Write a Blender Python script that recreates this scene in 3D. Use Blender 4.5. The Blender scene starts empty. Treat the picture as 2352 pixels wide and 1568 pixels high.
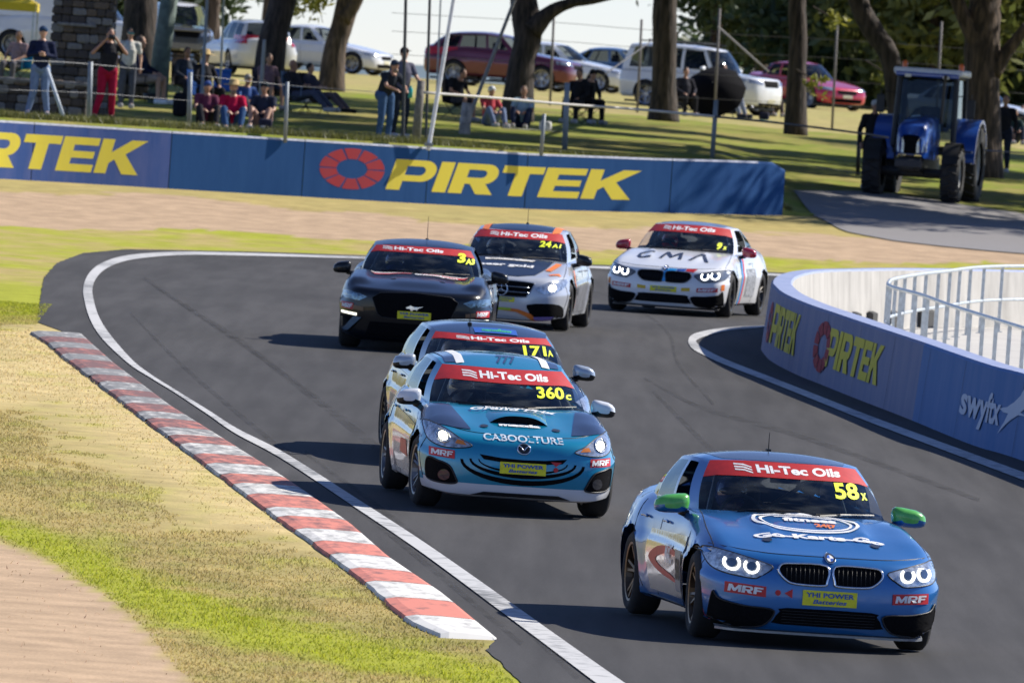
import bpy, bmesh, math, random
import numpy as np
from mathutils import Vector, Matrix, noise
from mathutils.bvhtree import BVHTree
from mathutils.geometry import tessellate_polygon
R = math.radians
rnd = random.Random(7)
scene = bpy.context.scene
COL = scene.collection
# ------------------------------------------------------------------ camera
F = 25700.0; ROLL = R(4.0); PITCH = math.atan(600 / F); EYE = 4.3
cam_data = bpy.data.cameras.new('camera')
cam_data.sensor_width = 36.0; cam_data.lens = 36.0 * F / 2352.0
cam_data.clip_start = 1.0; cam_data.clip_end = 20000.0
cam_data.dof.use_dof = True; cam_data.dof.focus_distance = 97.0; cam_data.dof.aperture_fstop = 11.0
cam = bpy.data.objects.new('camera', cam_data); COL.objects.link(cam)
cam.matrix_world = Matrix.Translation((0, 0, EYE)) @ Matrix.Rotation(R(90) - PITCH, 4, 'X') @ Matrix.Rotation(ROLL, 4, 'Z')
scene.camera = cam
# ------------------------------------------------------------------ sky and sun
SUN_EL = R(40); SUN_AZ = R(27)          # azimuth from +X towards +Y (behind the subject, on the right)
world = bpy.data.worlds.new('World'); scene.world = world; world.use_nodes = True
wn = world.node_tree; bg = wn.nodes['Background']
sky = wn.nodes.new('ShaderNodeTexSky'); sky.sky_type = 'NISHITA'; sky.sun_disc = False
sky.sun_elevation = SUN_EL; sky.sun_rotation = R(90) - SUN_AZ
sky.air_density = 1.0; sky.dust_density = .0; sky.ozone_density = 4.0; sky.altitude = 2200
wb = wn.nodes.new('ShaderNodeMix'); wb.data_type = 'RGBA'; wb.blend_type = 'MULTIPLY'; wb.inputs[0].default_value = 1.0; wb.inputs[7].default_value = (1.04, 1.0, 1.16, 1)   # white balance of the whole sky
wn.links.new(sky.outputs[0], wb.inputs[6]); wn.links.new(wb.outputs[2], bg.inputs[0]); bg.inputs[1].default_value = 0.082
sun_d = bpy.data.lights.new('sun', 'SUN'); sun_d.energy = 5.0; sun_d.angle = R(0.55); sun_d.color = (1.0, 0.94, 0.84)
sun = bpy.data.objects.new('sun', sun_d); COL.objects.link(sun)
sdir = Vector((math.cos(SUN_EL) * math.cos(SUN_AZ), math.cos(SUN_EL) * math.sin(SUN_AZ), math.sin(SUN_EL)))
sun.rotation_euler = sdir.to_track_quat('Z', 'Y').to_euler(); sun.location = (60, 100, 80)
scene.view_settings.view_transform = 'Standard'; scene.view_settings.look = 'None'
scene.view_settings.exposure = .55; scene.view_settings.gamma = 1.0; scene.view_settings.use_curve_mapping = False
scene.cycles.max_bounces = 6; scene.cycles.transparent_max_bounces = 16
# ------------------------------------------------------------------ photo <-> world
CR, SR = math.cos(ROLL), math.sin(ROLL); CP, SP = math.cos(PITCH), math.sin(PITCH)
def ray(px, py):
    u, v = px - 1176, py - 784
    x = u * CR + v * SR; y = -u * SR + v * CR
    return (x, F * CP - y * SP, -F * SP - y * CP)
def proj(X, Y, Z):
    Z = Z - EYE
    d = Y * CP - Z * SP; up = Y * SP + Z * CP
    x = F * X / d; y = -F * up / d
    return (x * CR - y * SR + 1176, x * SR + y * CR + 784)
def at(px, py, Y):
    r = ray(px, py); t = Y / r[1]
    return Vector((r[0] * t, Y, EYE + r[2] * t))
def pchip(pts):
    xs = np.array([p[0] for p in pts], float); ys = np.array([p[1] for p in pts], float)
    h = np.diff(xs); d = np.diff(ys) / h; m = np.zeros(len(xs))
    m[0], m[-1] = d[0], d[-1]
    for i in range(1, len(xs) - 1):
        m[i] = 0 if d[i-1] * d[i] <= 0 else 2 * d[i-1] * d[i] / (d[i-1] + d[i])
    def f(x):
        x = np.asarray(x, float); i = np.clip(np.searchsorted(xs, x) - 1, 0, len(xs) - 2)
        t = np.clip((x - xs[i]) / h[i], 0, 1)
        return ((1 + 2*t) * (1-t)**2 * ys[i] + t * (1-t)**2 * h[i] * m[i] + t*t * (3 - 2*t) * ys[i+1] + t*t * (t-1) * h[i] * m[i+1])
    return f
zf = pchip([(-200, -3), (40, -.2), (78, .11), (87, .14), (92, .18), (101, .35), (111, .46), (120, .58), (143, .82), (152, .90), (171, .96), (200, 1.03), (217, 1.66), (226, 1.68), (232.5, 1.88), (245, 2.1), (400, 2.3), (900, -20)])
WALLP = []                                # blue barrier: X, Y, z_top
for px, yt, Y in [(-420, 252, 212), (0, 277, 218.5), (425, 304, 221.5), (862, 331, 224.5), (1222, 353, 227.3), (1500, 364, 229.5), (1684, 369, 231), (1806, 374, 232.3)]:
    p = at(px, yt, Y); WALLP.append((p.x, p.y, p.z))
_wy = pchip([(-60, 178), (-25, 203)] + [(p[0], p[1]) for p in WALLP] + [(12, 239.5), (40, 262), (90, 280)])
_T = pchip([(-50, 2.85), (0, 2.86), (12, 2.92), (45, 3.25), (75, 3.62), (100, 3.95), (140, 4.12), (165, 4.0), (200, 2.0), (400, -18), (1200, -60)])
def sstep(a, b, x):
    t = np.clip((np.asarray(x, float) - a) / (b - a), 0, 1); return t * t * (3 - 2 * t)
def zb(X, Y):
    v = np.asarray(Y, float) - _wy(X)
    z = _T(v)
    k = sstep(4.0, 5.7, X)
    return z - k * (z - 1.93) * np.exp(-np.maximum(v, 0) / 15.0)
def hit(px, py, fn):
    r = ray(px, py); lo, hi = 60.0, None
    prev = None; Y = 60.0
    while Y < 700:
        t = Y / r[1]; d = EYE + r[2] * t - float(fn(r[0] * t, Y))
        if d < 0: break
        prev = Y; Y += 0.5
    if prev is None: prev = 60.0
    a, b = prev, Y
    for _ in range(25):
        m = (a + b) / 2; t = m / r[1]
        if EYE + r[2] * t - float(fn(r[0] * t, m)) < 0: b = m
        else: a = m
    t = a / r[1]
    return Vector((r[0] * t, a, float(fn(r[0] * t, a))))
ZF = lambda X, Y: zf(Y)
def gf(px, py): return hit(px, py, ZF)
def gb(px, py):
    r = ray(px, py); Y = 216.0; prev = Y
    while Y < 420:
        t = Y / r[1]; X = r[0] * t
        if Y >= float(_wy(X)) and EYE + r[2] * t < float(zb(X, Y)): break
        prev = Y; Y += 0.25
    t = prev / r[1]; X = r[0] * t
    return Vector((X, prev, float(zb(X, prev))))
# ------------------------------------------------------------------ materials
def newmat(name):
    m = bpy.data.materials.new(name); m.use_nodes = True; nt = m.node_tree
    return m, nt, nt.nodes['Principled BSDF']
def mat(name, col, rough=.6, metal=0.0, coat=0.0, var=.12, scale=18.0, bump=0.0, emit=None, es=1.0, spec=.5, vscale=None):
    m, nt, b = newmat(name)
    c = (*col, 1) if len(col) == 3 else col
    tc = nt.nodes.new('ShaderNodeTexCoord'); n = nt.nodes.new('ShaderNodeTexNoise'); n.inputs['Scale'].default_value = scale; n.inputs['Detail'].default_value = 5
    nt.links.new(tc.outputs['Object'], n.inputs['Vector'])
    if vscale:
        mp = nt.nodes.new('ShaderNodeMapping'); mp.inputs['Scale'].default_value = vscale
        nt.links.new(tc.outputs['Object'], mp.inputs[0]); nt.links.new(mp.outputs[0], n.inputs['Vector'])
    mix = nt.nodes.new('ShaderNodeMix'); mix.data_type = 'RGBA'
    mix.inputs[6].default_value = tuple(max(0, x * (1 - var)) for x in c[:3]) + (1,)
    mix.inputs[7].default_value = tuple(min(1, x * (1 + var)) for x in c[:3]) + (1,)
    rr = nt.nodes.new('ShaderNodeMapRange'); rr.inputs[1].default_value = .3; rr.inputs[2].default_value = .7
    nt.links.new(n.outputs[0], rr.inputs[0]); nt.links.new(rr.outputs[0], mix.inputs[0])
    nt.links.new(mix.outputs[2], b.inputs['Base Color'])
    b.inputs['Roughness'].default_value = rough; b.inputs['Metallic'].default_value = metal
    b.inputs['Coat Weight'].default_value = coat; b.inputs['Coat Roughness'].default_value = .04
    b.inputs['Specular IOR Level'].default_value = spec
    if bump:
        bp = nt.nodes.new('ShaderNodeBump'); bp.inputs['Strength'].default_value = bump; bp.inputs['Distance'].default_value = .02
        nt.links.new(n.outputs[0], bp.inputs['Height']); nt.links.new(bp.outputs[0], b.inputs['Normal'])
    if emit:
        b.inputs['Emission Color'].default_value = (*emit, 1); b.inputs['Emission Strength'].default_value = es
    return m
def paint(name, col, metal=.35, rough=.3, var=.05, flake=True):
    m = mat(name, col, rough=rough, metal=metal, coat=1.0, var=var, scale=3.0); nt = m.node_tree; b = nt.nodes['Principled BSDF']
    tc = nt.nodes.new('ShaderNodeTexCoord'); n = nt.nodes.new('ShaderNodeTexNoise'); n.inputs['Scale'].default_value = 7; n.inputs['Detail'].default_value = 8; nt.links.new(tc.outputs['Object'], n.inputs[0])
    r1 = nt.nodes.new('ShaderNodeMapRange'); r1.inputs[1].default_value = .4; r1.inputs[2].default_value = .75; r1.inputs[3].default_value = .02; r1.inputs[4].default_value = .22
    nt.links.new(n.outputs[0], r1.inputs[0]); nt.links.new(r1.outputs[0], b.inputs['Coat Roughness']); return m
def glassmat(name, tint=(.05, .07, .07), alpha=.55, ior=1.45):
    m, nt, b = newmat(name); nt.nodes.remove(b)
    out = nt.nodes['Material Output']
    tr = nt.nodes.new('ShaderNodeBsdfTransparent'); tr.inputs[0].default_value = tuple(alpha + (1 - alpha) * 0 + t for t in tint) + (1,)
    gl = nt.nodes.new('ShaderNodeBsdfGlossy'); gl.inputs['Roughness'].default_value = .03; gl.inputs[0].default_value = (.85, .95, 1, 1)
    fr = nt.nodes.new('ShaderNodeFresnel'); fr.inputs[0].default_value = ior
    n = nt.nodes.new('ShaderNodeTexNoise'); n.inputs['Scale'].default_value = 6
    df = nt.nodes.new('ShaderNodeBsdfDiffuse'); df.inputs[0].default_value = (.35, .38, .36, 1)
    mr = nt.nodes.new('ShaderNodeMapRange'); mr.inputs[1].default_value = .45; mr.inputs[2].default_value = .9; mr.inputs[3].default_value = .0; mr.inputs[4].default_value = .12
    nt.links.new(n.outputs[0], mr.inputs[0])
    m0 = nt.nodes.new('ShaderNodeMixShader'); m1 = nt.nodes.new('ShaderNodeMixShader')
    nt.links.new(mr.outputs[0], m0.inputs[0]); nt.links.new(tr.outputs[0], m0.inputs[1]); nt.links.new(df.outputs[0], m0.inputs[2])
    nt.links.new(fr.outputs[0], m1.inputs[0]); nt.links.new(m0.outputs[0], m1.inputs[1]); nt.links.new(gl.outputs[0], m1.inputs[2])
    nt.links.new(m1.outputs[0], out.inputs[0]); return m
_mc = {}
def M(key, *a, **k):
    if key not in _mc: _mc[key] = mat(key, *a, **k)
    return _mc[key]
# ------------------------------------------------------------------ objects
def obj(name, verts, faces, material, parent=None, smooth=False, label=None):
    me = bpy.data.meshes.new(name); me.from_pydata([tuple(v) for v in verts], [], [tuple(f) for f in faces]); me.validate(); me.update()
    if material: me.materials.append(material)
    if smooth: me.polygons.foreach_set('use_smooth', [True] * len(me.polygons))
    o = bpy.data.objects.new(name, me); COL.objects.link(o)
    if parent: o.parent = parent
    if label: o['label'] = label
    return o
def thing(name, label, cat, loc=(0, 0, 0), rot=0.0, group=None, pitch=0.0, scale=1.0):
    o = bpy.data.objects.new(name, None); COL.objects.link(o); o.empty_display_size = .3
    o.location = loc; o.rotation_euler = (pitch, 0, rot); o.scale = (scale,) * 3
    return tag(o, label, cat, group)
def tag(o, label, cat, group=None):
    o['label'] = label; o['category'] = cat
    if group: o['group'] = group
    return o
def struct(o, label=None):
    o['kind'] = 'structure'
    if label: o['label'] = label
    return o
class MB:
    def __init__(s): s.v = []; s.f = []
    def add(s, v, f):
        n = len(s.v); s.v += [tuple(x) for x in v]; s.f += [tuple(i + n for i in q) for q in f]; return s
    def box(s, x0, x1, y0, y1, z0, z1, M4=None, bev=0.0):
        if bev:
            b = bev; v = []; 
            bm = bmesh.new(); bmesh.ops.create_cube(bm, size=1)
            for q in bm.verts: q.co = Vector(((x0+x1)/2 + q.co.x*(x1-x0), (y0+y1)/2 + q.co.y*(y1-y0), (z0+z1)/2 + q.co.z*(z1-z0)))
            bmesh.ops.bevel(bm, geom=list(bm.edges), offset=b, segments=2, profile=.5, affect='EDGES')
            bm.verts.index_update(); v = [q.co.copy() for q in bm.verts]; f = [[w.index for w in q.verts] for q in bm.faces]; bm.free()
        else:
            v = [Vector(p) for p in [(x0,y0,z0),(x1,y0,z0),(x1,y1,z0),(x0,y1,z0),(x0,y0,z1),(x1,y0,z1),(x1,y1,z1),(x0,y1,z1)]]
            f = [(0,3,2,1),(4,5,6,7),(0,1,5,4),(1,2,6,5),(2,3,7,6),(3,0,4,7)]
        if M4: v = [M4 @ q for q in v]
        return s.add(v, f)
    def tube(s, pts, rad, n=8, caps=True, closed=False):
        pts = [Vector(p) for p in pts]; m = len(pts); rs = rad if hasattr(rad, '__len__') else [rad] * m
        v = []; up = None
        for i, p in enumerate(pts):
            if closed: t = pts[(i+1) % m] - pts[i-1]
            else: t = pts[min(i+1, m-1)] - pts[max(i-1, 0)]
            if t.length < 1e-9: t = Vector((0, 0, 1))
            t.normalize()
            if up is None:
                up = Vector((0, 0, 1)) if abs(t.z) < .9 else Vector((0, 1, 0))
            a = t.cross(up); 
            if a.length < 1e-6: a = t.orthogonal()
            a.normalize(); b = a.cross(t).normalized(); up = b
            for k in range(n):
                an = 2 * math.pi * k / n; v.append(p + (a * math.cos(an) + b * math.sin(an)) * rs[i])
        f = []
        for i in range(m if closed else m - 1):
            j = (i + 1) % m
            for k in range(n): f.append((i*n+k, i*n+(k+1) % n, j*n+(k+1) % n, j*n+k))
        if caps and not closed: f += [tuple(range(n))[::-1], tuple((m-1)*n+k for k in range(n))]
        return s.add(v, f)
    def ball(s, c, r, n=10, m=7):
        c = Vector(c); r = r if hasattr(r, '__len__') else (r, r, r); v = []; f = []
        for i in range(m + 1):
            th = math.pi * i / m
            for k in range(n):
                a = 2 * math.pi * k / n; v.append(c + Vector((r[0]*math.sin(th)*math.cos(a), r[1]*math.sin(th)*math.sin(a), r[2]*math.cos(th))))
        for i in range(m):
            for k in range(n): f.append((i*n+k, (i+1)*n+k, (i+1)*n+(k+1) % n, i*n+(k+1) % n))
        return s.add(v, f)
    def lathe(s, prof, n=28, axis='x', c=(0, 0, 0)):
        v = []; f = []; m = len(prof)
        for k in range(n):
            a = 2 * math.pi * k / n
            for (h, r) in prof:
                v.append(Vector((h, r*math.cos(a), r*math.sin(a))) if axis == 'x' else (Vector((r*math.cos(a), h, r*math.sin(a))) if axis == 'y' else Vector((r*math.cos(a), r*math.sin(a), h))))
        v = [q + Vector(c) for q in v]
        for k in range(n):
            j = (k + 1) % n
            for i in range(m - 1): f.append((k*m+i, k*m+i+1, j*m+i+1, j*m+i))
        return s.add(v, f)
    def grid(s, rows):
        m = len(rows[0]); v = [p for r in rows for p in r]; f = []
        for i in range(len(rows) - 1):
            for k in range(m - 1): f.append((i*m+k, i*m+k+1, (i+1)*m+k+1, (i+1)*m+k))
        return s.add(v, f)
    def build(s, name, material, parent=None, smooth=False, label=None):
        return obj(name, s.v, s.f, material, parent, smooth, label)
def catmull(pts, n, closed=False):
    P = [np.array(p, float) for p in pts]; out = []
    m = len(P); seg = m if closed else m - 1
    for i in range(seg):
        p0 = P[(i-1) % m] if closed or i > 0 else 2*P[0]-P[1]
        p1 = P[i]; p2 = P[(i+1) % m]; p3 = P[(i+2) % m] if closed or i + 2 < m else 2*P[-1]-P[-2]
        for k in range(n):
            t = k / n; out.append(.5*((2*p1)+(-p0+p2)*t+(2*p0-5*p1+4*p2-p3)*t*t+(-p0+3*p1-3*p2+p3)*t**3))
    if not closed: out.append(P[-1])
    return out
def resample(pts, n):
    P = np.array(pts, float); d = np.r_[0, np.cumsum(np.linalg.norm(np.diff(P, axis=0), axis=1))]
    t = np.linspace(0, d[-1], n); return np.stack([np.interp(t, d, P[:, k]) for k in range(P.shape[1])], 1)
# ---- text and 2D polygon patches that get laid onto a surface
_tc = {}
def text2d(s, size=1.0, bold=0.0, shear=0.0, wide=1.0):
    """triangles of a word in the xy plane, centred, with cap height = size"""
    key = (s, bold)
    if key not in _tc:
        cu = bpy.data.curves.new('word', 'FONT'); cu.body = s; cu.size = 1.0; cu.offset = bold; cu.resolution_u = 3
        o = bpy.data.objects.new('word', cu); COL.objects.link(o)
        dg = bpy.context.evaluated_depsgraph_get(); me = bpy.data.meshes.new_from_object(o.evaluated_get(dg))
        v = [(q.co.x, q.co.y) for q in me.vertices]; f = [tuple(p.vertices) for p in me.polygons]
        bpy.data.objects.remove(o); bpy.data.curves.remove(cu); bpy.data.meshes.remove(me)
        _tc[key] = (v, f)
    v, f = _tc[key]
    k = size / .7
    v = [((x + shear * y) * k * wide, y * k) for x, y in v]
    cx = (min(p[0] for p in v) + max(p[0] for p in v)) / 2
    return [(x - cx, y) for x, y in v], f
def refine(v2, f, maxlen):
    bm = bmesh.new(); vs = [bm.verts.new((x, y, 0)) for x, y in v2]
    for q in f:
        try: bm.faces.new([vs[i] for i in q])
        except ValueError: pass
    bmesh.ops.triangulate(bm, faces=bm.faces[:])
    for _ in range(6):
        es = [e for e in bm.edges if e.calc_length() > maxlen]
        if not es: break
        bmesh.ops.subdivide_edges(bm, edges=es, cuts=1)
        bmesh.ops.triangulate(bm, faces=bm.faces[:])
    bm.verts.index_update()
    v = [(q.co.x, q.co.y) for q in bm.verts]; ff = [tuple(w.index for w in q.verts) for q in bm.faces]
    be = [tuple(w.index for w in e.verts) for e in bm.edges if len(e.link_faces) == 1]
    bm.free(); return v, ff, be
def polyfill(pts):
    t = tessellate_polygon([[Vector((x, y, 0)) for x, y in pts]])
    return list(pts), [tuple(q) for q in t]
# ================================================================== ground
def ground_mat(name, bump=.22, fine=38, amt=.24):
    m, nt, b = newmat(name)
    at_ = nt.nodes.new('ShaderNodeAttribute'); at_.attribute_name = 'Col'
    tc = nt.nodes.new('ShaderNodeTexCoord')
    n1 = nt.nodes.new('ShaderNodeTexNoise'); n1.inputs['Scale'].default_value = fine; n1.inputs['Detail'].default_value = 6; n1.inputs['Roughness'].default_value = .7
    n2 = nt.nodes.new('ShaderNodeTexNoise'); n2.inputs['Scale'].default_value = 2.2; n2.inputs['Detail'].default_value = 6
    mul = nt.nodes.new('ShaderNodeMath'); mul.operation = 'MULTIPLY'
    r1 = nt.nodes.new('ShaderNodeMapRange'); r1.inputs[1].default_value = .28; r1.inputs[2].default_value = .72; r1.inputs[3].default_value = 1 - amt; r1.inputs[4].default_value = 1 + amt
    r2 = nt.nodes.new('ShaderNodeMapRange'); r2.inputs[1].default_value = .3; r2.inputs[2].default_value = .7; r2.inputs[3].default_value = .82; r2.inputs[4].default_value = 1.15
    for n in (n1, n2): nt.links.new(tc.outputs['Object'], n.inputs['Vector'])
    nt.links.new(n1.outputs[0], r1.inputs[0]); nt.links.new(n2.outputs[0], r2.inputs[0])
    nt.links.new(r1.outputs[0], mul.inputs[0]); nt.links.new(r2.outputs[0], mul.inputs[1])
    vm = nt.nodes.new('ShaderNodeVectorMath'); vm.operation = 'SCALE'
    nt.links.new(at_.outputs['Color'], vm.inputs[0]); nt.links.new(mul.outputs[0], vm.inputs['Scale'])
    nt.links.new(vm.outputs[0], b.inputs['Base Color']); b.inputs['Roughness'].default_value = .95; b.inputs['Specular IOR Level'].default_value = .15
    bp = nt.nodes.new('ShaderNodeBump'); bp.inputs['Strength'].default_value = bump; bp.inputs['Distance'].default_value = .03
    nt.links.new(n1.outputs[0], bp.inputs['Height']); nt.links.new(bp.outputs[0], b.inputs['Normal'])
    return m
G_OLIVE = np.array((.26, .225, .08)); G_STRAW = np.array((.56, .44, .215)); G_GREEN = np.array((.32, .335, .032)); G_TAN = np.array((.44, .315, .205)); G_DRY = np.array((.40, .315, .12))
def nz(x, y, sx, sy, o=0.0, oct=3):
    a = 0; w = 1; tw = 0
    for k in range(oct):
        a += w * noise.noise(Vector((x * sx * 2**k + o, y * sy * 2**k + o * .7, o))); tw += w; w *= .6
    return a / tw
KL = [(1010,1463),(934,1428),(869,1368),(809,1319),(722,1254),(646,1200),(543,1124),(472,1070),(380,1002),(304,945),(228,885),(157,831),(103,787),(70,767)]
KR = [(1140,1469),(1015.6,1365.6),(891,1281),(804,1205),(706,1135),(625,1080.5),(543,1029),(478,988),(391,934),(326,885),(261,836),(209,790),(187,769)]
def kl_x(py): return np.interp(py, [p[1] for p in KL[::-1]] + [1568], [p[0] for p in KL[::-1]] + [1180])
A_B = lambda x: np.interp(x, [0,425,780,1000,1369,1700,1900,2000,2352], [441,452,487,510,521,533,540,545,585])
B_B = lambda x: np.interp(x, [0,425,700,1369,1760,2050,2352], [522,530,547,571,590,604,606])
def front_col(X, Y):
    px, py = proj(X, Y, float(zf(Y)))
    j = nz(X, Y, .5, .25, 3.0); j2 = nz(X, Y, 2.0, .8, 9.0); big = nz(X, Y, .25, .08, 20)
    if Y > 158 or py < 640:
        e = j * 16 + j2 * 7
        if py + e < A_B(px):
            c = G_DRY * (1 + .35 * j2); c = c * (1 - .5 * max(0, min(1, .5 + 2 * j))) + G_OLIVE * .5 * max(0, min(1, .5 + 2 * j)) * 1.3
        elif py + e * .8 < B_B(px): c = G_TAN * (1 + .12 * j2)
        else:
            k = max(0, min(1, .55 + 1.6 * j + 1.2 * j2)); c = G_GREEN * k + G_DRY * (1 - k)
        return c
    k = kl_x(py) - px                    # distance left of the kerb in photo pixels
    # default: olive, dry mix
    m = max(0, min(1, .5 + 1.8 * j + 1.3 * j2)); c = G_OLIVE * m + G_DRY * (1 - m)
    s = math.exp(-max(k, 0) / 170) * (1 if 760 < py < 1220 else max(0, 1 - abs(py - 990) / 420))
    s = max(s, .75 * math.exp(-((py - 870) / 70) ** 2) * (1 if k > 0 else 1)) if px < 300 else s
    s = min(1, max(0, s * 1.5 + .9 * j2 + .3 * j)); c = c * (1 - s) + G_STRAW * s
    gl = np.interp(px, [-300, 0, 150, 330, 560, 800, 1010, 1200], [1160, 1222, 1270, 1370, 1440, 1500, 1535, 1580])
    g = math.exp(-((py - gl) / np.interp(px, [0, 300, 700], [32, 52, 38])) ** 2) * 1.5 + 1.1 * j2 + .5 * j
    if py < 745: g = max(g, 1.3 - max(0, py - 690) / 60 + j2)
    g = max(0, min(1, g)); c = c * (1 - g) + G_GREEN * g
    tl = np.interp(px, [-400, 0, 120, 220, 330, 440, 520], [1090, 1238, 1280, 1345, 1440, 1560, 1640])
    t = max(0, min(1, (py - tl + j * 30 + j2 * 12) / 14)); c = c * (1 - t) + G_TAN * 1.05 * t
    return c
def back_col(X, Y):
    j = nz(X, Y, .35, .12, 5.0); j2 = nz(X, Y, 1.6, .6, 11.0)
    px, py = proj(X, Y, float(zb(X, Y)))
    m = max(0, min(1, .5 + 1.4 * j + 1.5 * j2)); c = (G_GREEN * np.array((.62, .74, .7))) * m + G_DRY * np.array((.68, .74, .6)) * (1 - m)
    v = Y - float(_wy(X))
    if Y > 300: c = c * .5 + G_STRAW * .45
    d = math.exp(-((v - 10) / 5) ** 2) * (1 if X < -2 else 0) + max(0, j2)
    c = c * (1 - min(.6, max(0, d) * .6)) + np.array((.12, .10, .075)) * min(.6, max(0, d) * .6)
    return c
def height_sheet(name, xs, ys, zfun, cfun, material):
    nx, ny = len(xs), len(ys); verts = []; cols = []
    for y in ys:
        for x in xs:
            X, Y = (x, y) if not callable(zfun) else (x, y)
            verts.append((X, Y, float(zfun(X, Y))))
    f = [(j*nx+i, j*nx+i+1, (j+1)*nx+i+1, (j+1)*nx+i) for j in range(ny-1) for i in range(nx-1)]
    o = obj(name, verts, f, material, smooth=True)
    a = o.data.color_attributes.new('Col', 'FLOAT_COLOR', 'POINT')
    buf = np.ones((len(verts), 4), np.float32)
    for k, (X, Y, Z) in enumerate(verts):
        if abs(X) < 16: buf[k, :3] = np.clip(cfun(X, Y), 0, 1)
        else: buf[k, :3] = G_OLIVE
    a.data.foreach_set('color', buf.ravel()); return o
GM = ground_mat('turf_and_dirt')
xs = np.r_[-3000, -900, -300, -120, -50, -30, -20, -15, np.arange(-12, 12.01, .13), 15, 20, 30, 50, 120, 300, 900, 3000]
ys = np.r_[-300, -80, 0, 40, 60, np.arange(70, 130, .4), np.arange(130, 246, .55), 260, 300, 400, 900, 5000]
def zmain(X, Y):
    z = float(zf(Y)); return z
g = height_sheet('ground', xs, ys, zmain, front_col, GM); struct(g, 'dry grass, bare dirt and green turf around the race track')
# terrace lawn behind the blue wall
def terrace():
    us = np.r_[-900, -200, -60, -30, -20, -16, np.arange(-14, 16.01, .25), 20, 30, 60, 200, 900]
    vs = np.r_[.12, np.arange(.5, 40, .6), np.arange(40, 150, 1.5), 160, 175, 200, 260, 400, 900]
    verts = []; nx = len(us)
    for v in vs:
        for u in us:
            Y = float(_wy(u)) + v; verts.append((u, Y, float(zb(u, Y))))
    f = [(j*nx+i, j*nx+i+1, (j+1)*nx+i+1, (j+1)*nx+i) for j in range(len(vs)-1) for i in range(nx-1)]
    n = len(verts)                              # skirt down to the lower ground
    for i, u in enumerate(us): verts.append((u, float(_wy(u)) + .12, 1.2))
    f += [(n+i, n+i+1, i+1, i) for i in range(nx-1)]
    o = obj('lawn', verts, f, GM, smooth=True)
    a = o.data.color_attributes.new('Col', 'FLOAT_COLOR', 'POINT'); buf = np.ones((len(verts), 4), np.float32)
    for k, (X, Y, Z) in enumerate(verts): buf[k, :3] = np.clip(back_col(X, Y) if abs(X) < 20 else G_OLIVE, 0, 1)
    a.data.foreach_set('color', buf.ravel()); struct(o, 'sunlit spectator lawn behind the blue wall'); return o
terrace()
# distant hills
hv = []; hf = []
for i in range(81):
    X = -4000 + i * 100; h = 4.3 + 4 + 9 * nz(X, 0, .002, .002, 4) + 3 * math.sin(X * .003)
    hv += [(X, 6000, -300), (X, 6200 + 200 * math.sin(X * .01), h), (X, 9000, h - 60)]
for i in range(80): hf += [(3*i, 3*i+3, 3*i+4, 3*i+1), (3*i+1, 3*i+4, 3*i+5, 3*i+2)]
struct(obj('hills', hv, hf, M('haze_tinted_hills', (.16, .22, .27), rough=1, scale=.01, var=.3), smooth=True), 'distant hills on the horizon with blue haze put into their colour')  # haze of distance is mixed into the hill colour
vv = [(-9000, 390, -9), (9000, 390, -9), (9000, 6500, -60), (-9000, 6500, -60)]
struct(obj('valley', vv, [(0, 1, 2, 3)], M('valley_grass', (.2, .2, .1), rough=1, scale=.02)), 'valley floor far below the hill')
# ---- asphalt
AL = [(1500,1900),(1210,1580),(1120,1495)] + [(p[0]-2, p[1]) for p in KR] + [(150,764),(92,764),(84,740),(92,690),(100,640),(130,605),(190,582),(290,573),(400,575),(600,579),(900,589),(1400,609),(1760,625),(2050,638),(2352,652)]
ALW = sorted([(gf(px, py).y, gf(px, py).x) for px, py in AL if py < 1700])
ay = [p[0] for p in ALW]; ax = [p[1] for p in ALW]
def ground_noise_edge(Y): return .06 * nz(0, Y, 1, 1.3, 33) + .03 * nz(0, Y, 1, 6, 12)
ma, nt, b = newmat('asphalt')
tc = nt.nodes.new('ShaderNodeTexCoord')
def _n(s, d=5, v=None):
    n = nt.nodes.new('ShaderNodeTexNoise'); n.inputs['Scale'].default_value = s; n.inputs['Detail'].default_value = d
    if v:
        mp = nt.nodes.new('ShaderNodeMapping'); mp.inputs['Scale'].default_value = v; nt.links.new(tc.outputs['Object'], mp.inputs[0]); nt.links.new(mp.outputs[0], n.inputs[0])
    else: nt.links.new(tc.outputs['Object'], n.inputs[0])
    return n
n1 = _n(90, 3); n2 = _n(.5, 6, (1.2, .25, 1)); n3 = _n(1.6, 4, (2.6, .12, 1))
cr1 = nt.nodes.new('ShaderNodeMapRange'); cr1.inputs[1].default_value = .3; cr1.inputs[2].default_value = .7; cr1.inputs[3].default_value = .72; cr1.inputs[4].default_value = 1.3
cr2 = nt.nodes.new('ShaderNodeMapRange'); cr2.inputs[1].default_value = .35; cr2.inputs[2].default_value = .65; cr2.inputs[3].default_value = .82; cr2.inputs[4].default_value = 1.14
cr3 = nt.nodes.new('ShaderNodeMapRange'); cr3.inputs[1].default_value = .35; cr3.inputs[2].default_value = .65; cr3.inputs[3].default_value = .82; cr3.inputs[4].default_value = 1.12
nt.links.new(n1.outputs[0], cr1.inputs[0]); nt.links.new(n2.outputs[0], cr2.inputs[0]); nt.links.new(n3.outputs[0], cr3.inputs[0])
m1_ = nt.nodes.new('ShaderNodeMath'); m1_.operation = 'MULTIPLY'; m2_ = nt.nodes.new('ShaderNodeMath'); m2_.operation = 'MULTIPLY'
nt.links.new(cr1.outputs[0], m1_.inputs[0]); nt.links.new(cr2.outputs[0], m1_.inputs[1]); nt.links.new(m1_.outputs[0], m2_.inputs[0]); nt.links.new(cr3.outputs[0], m2_.inputs[1])
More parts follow.
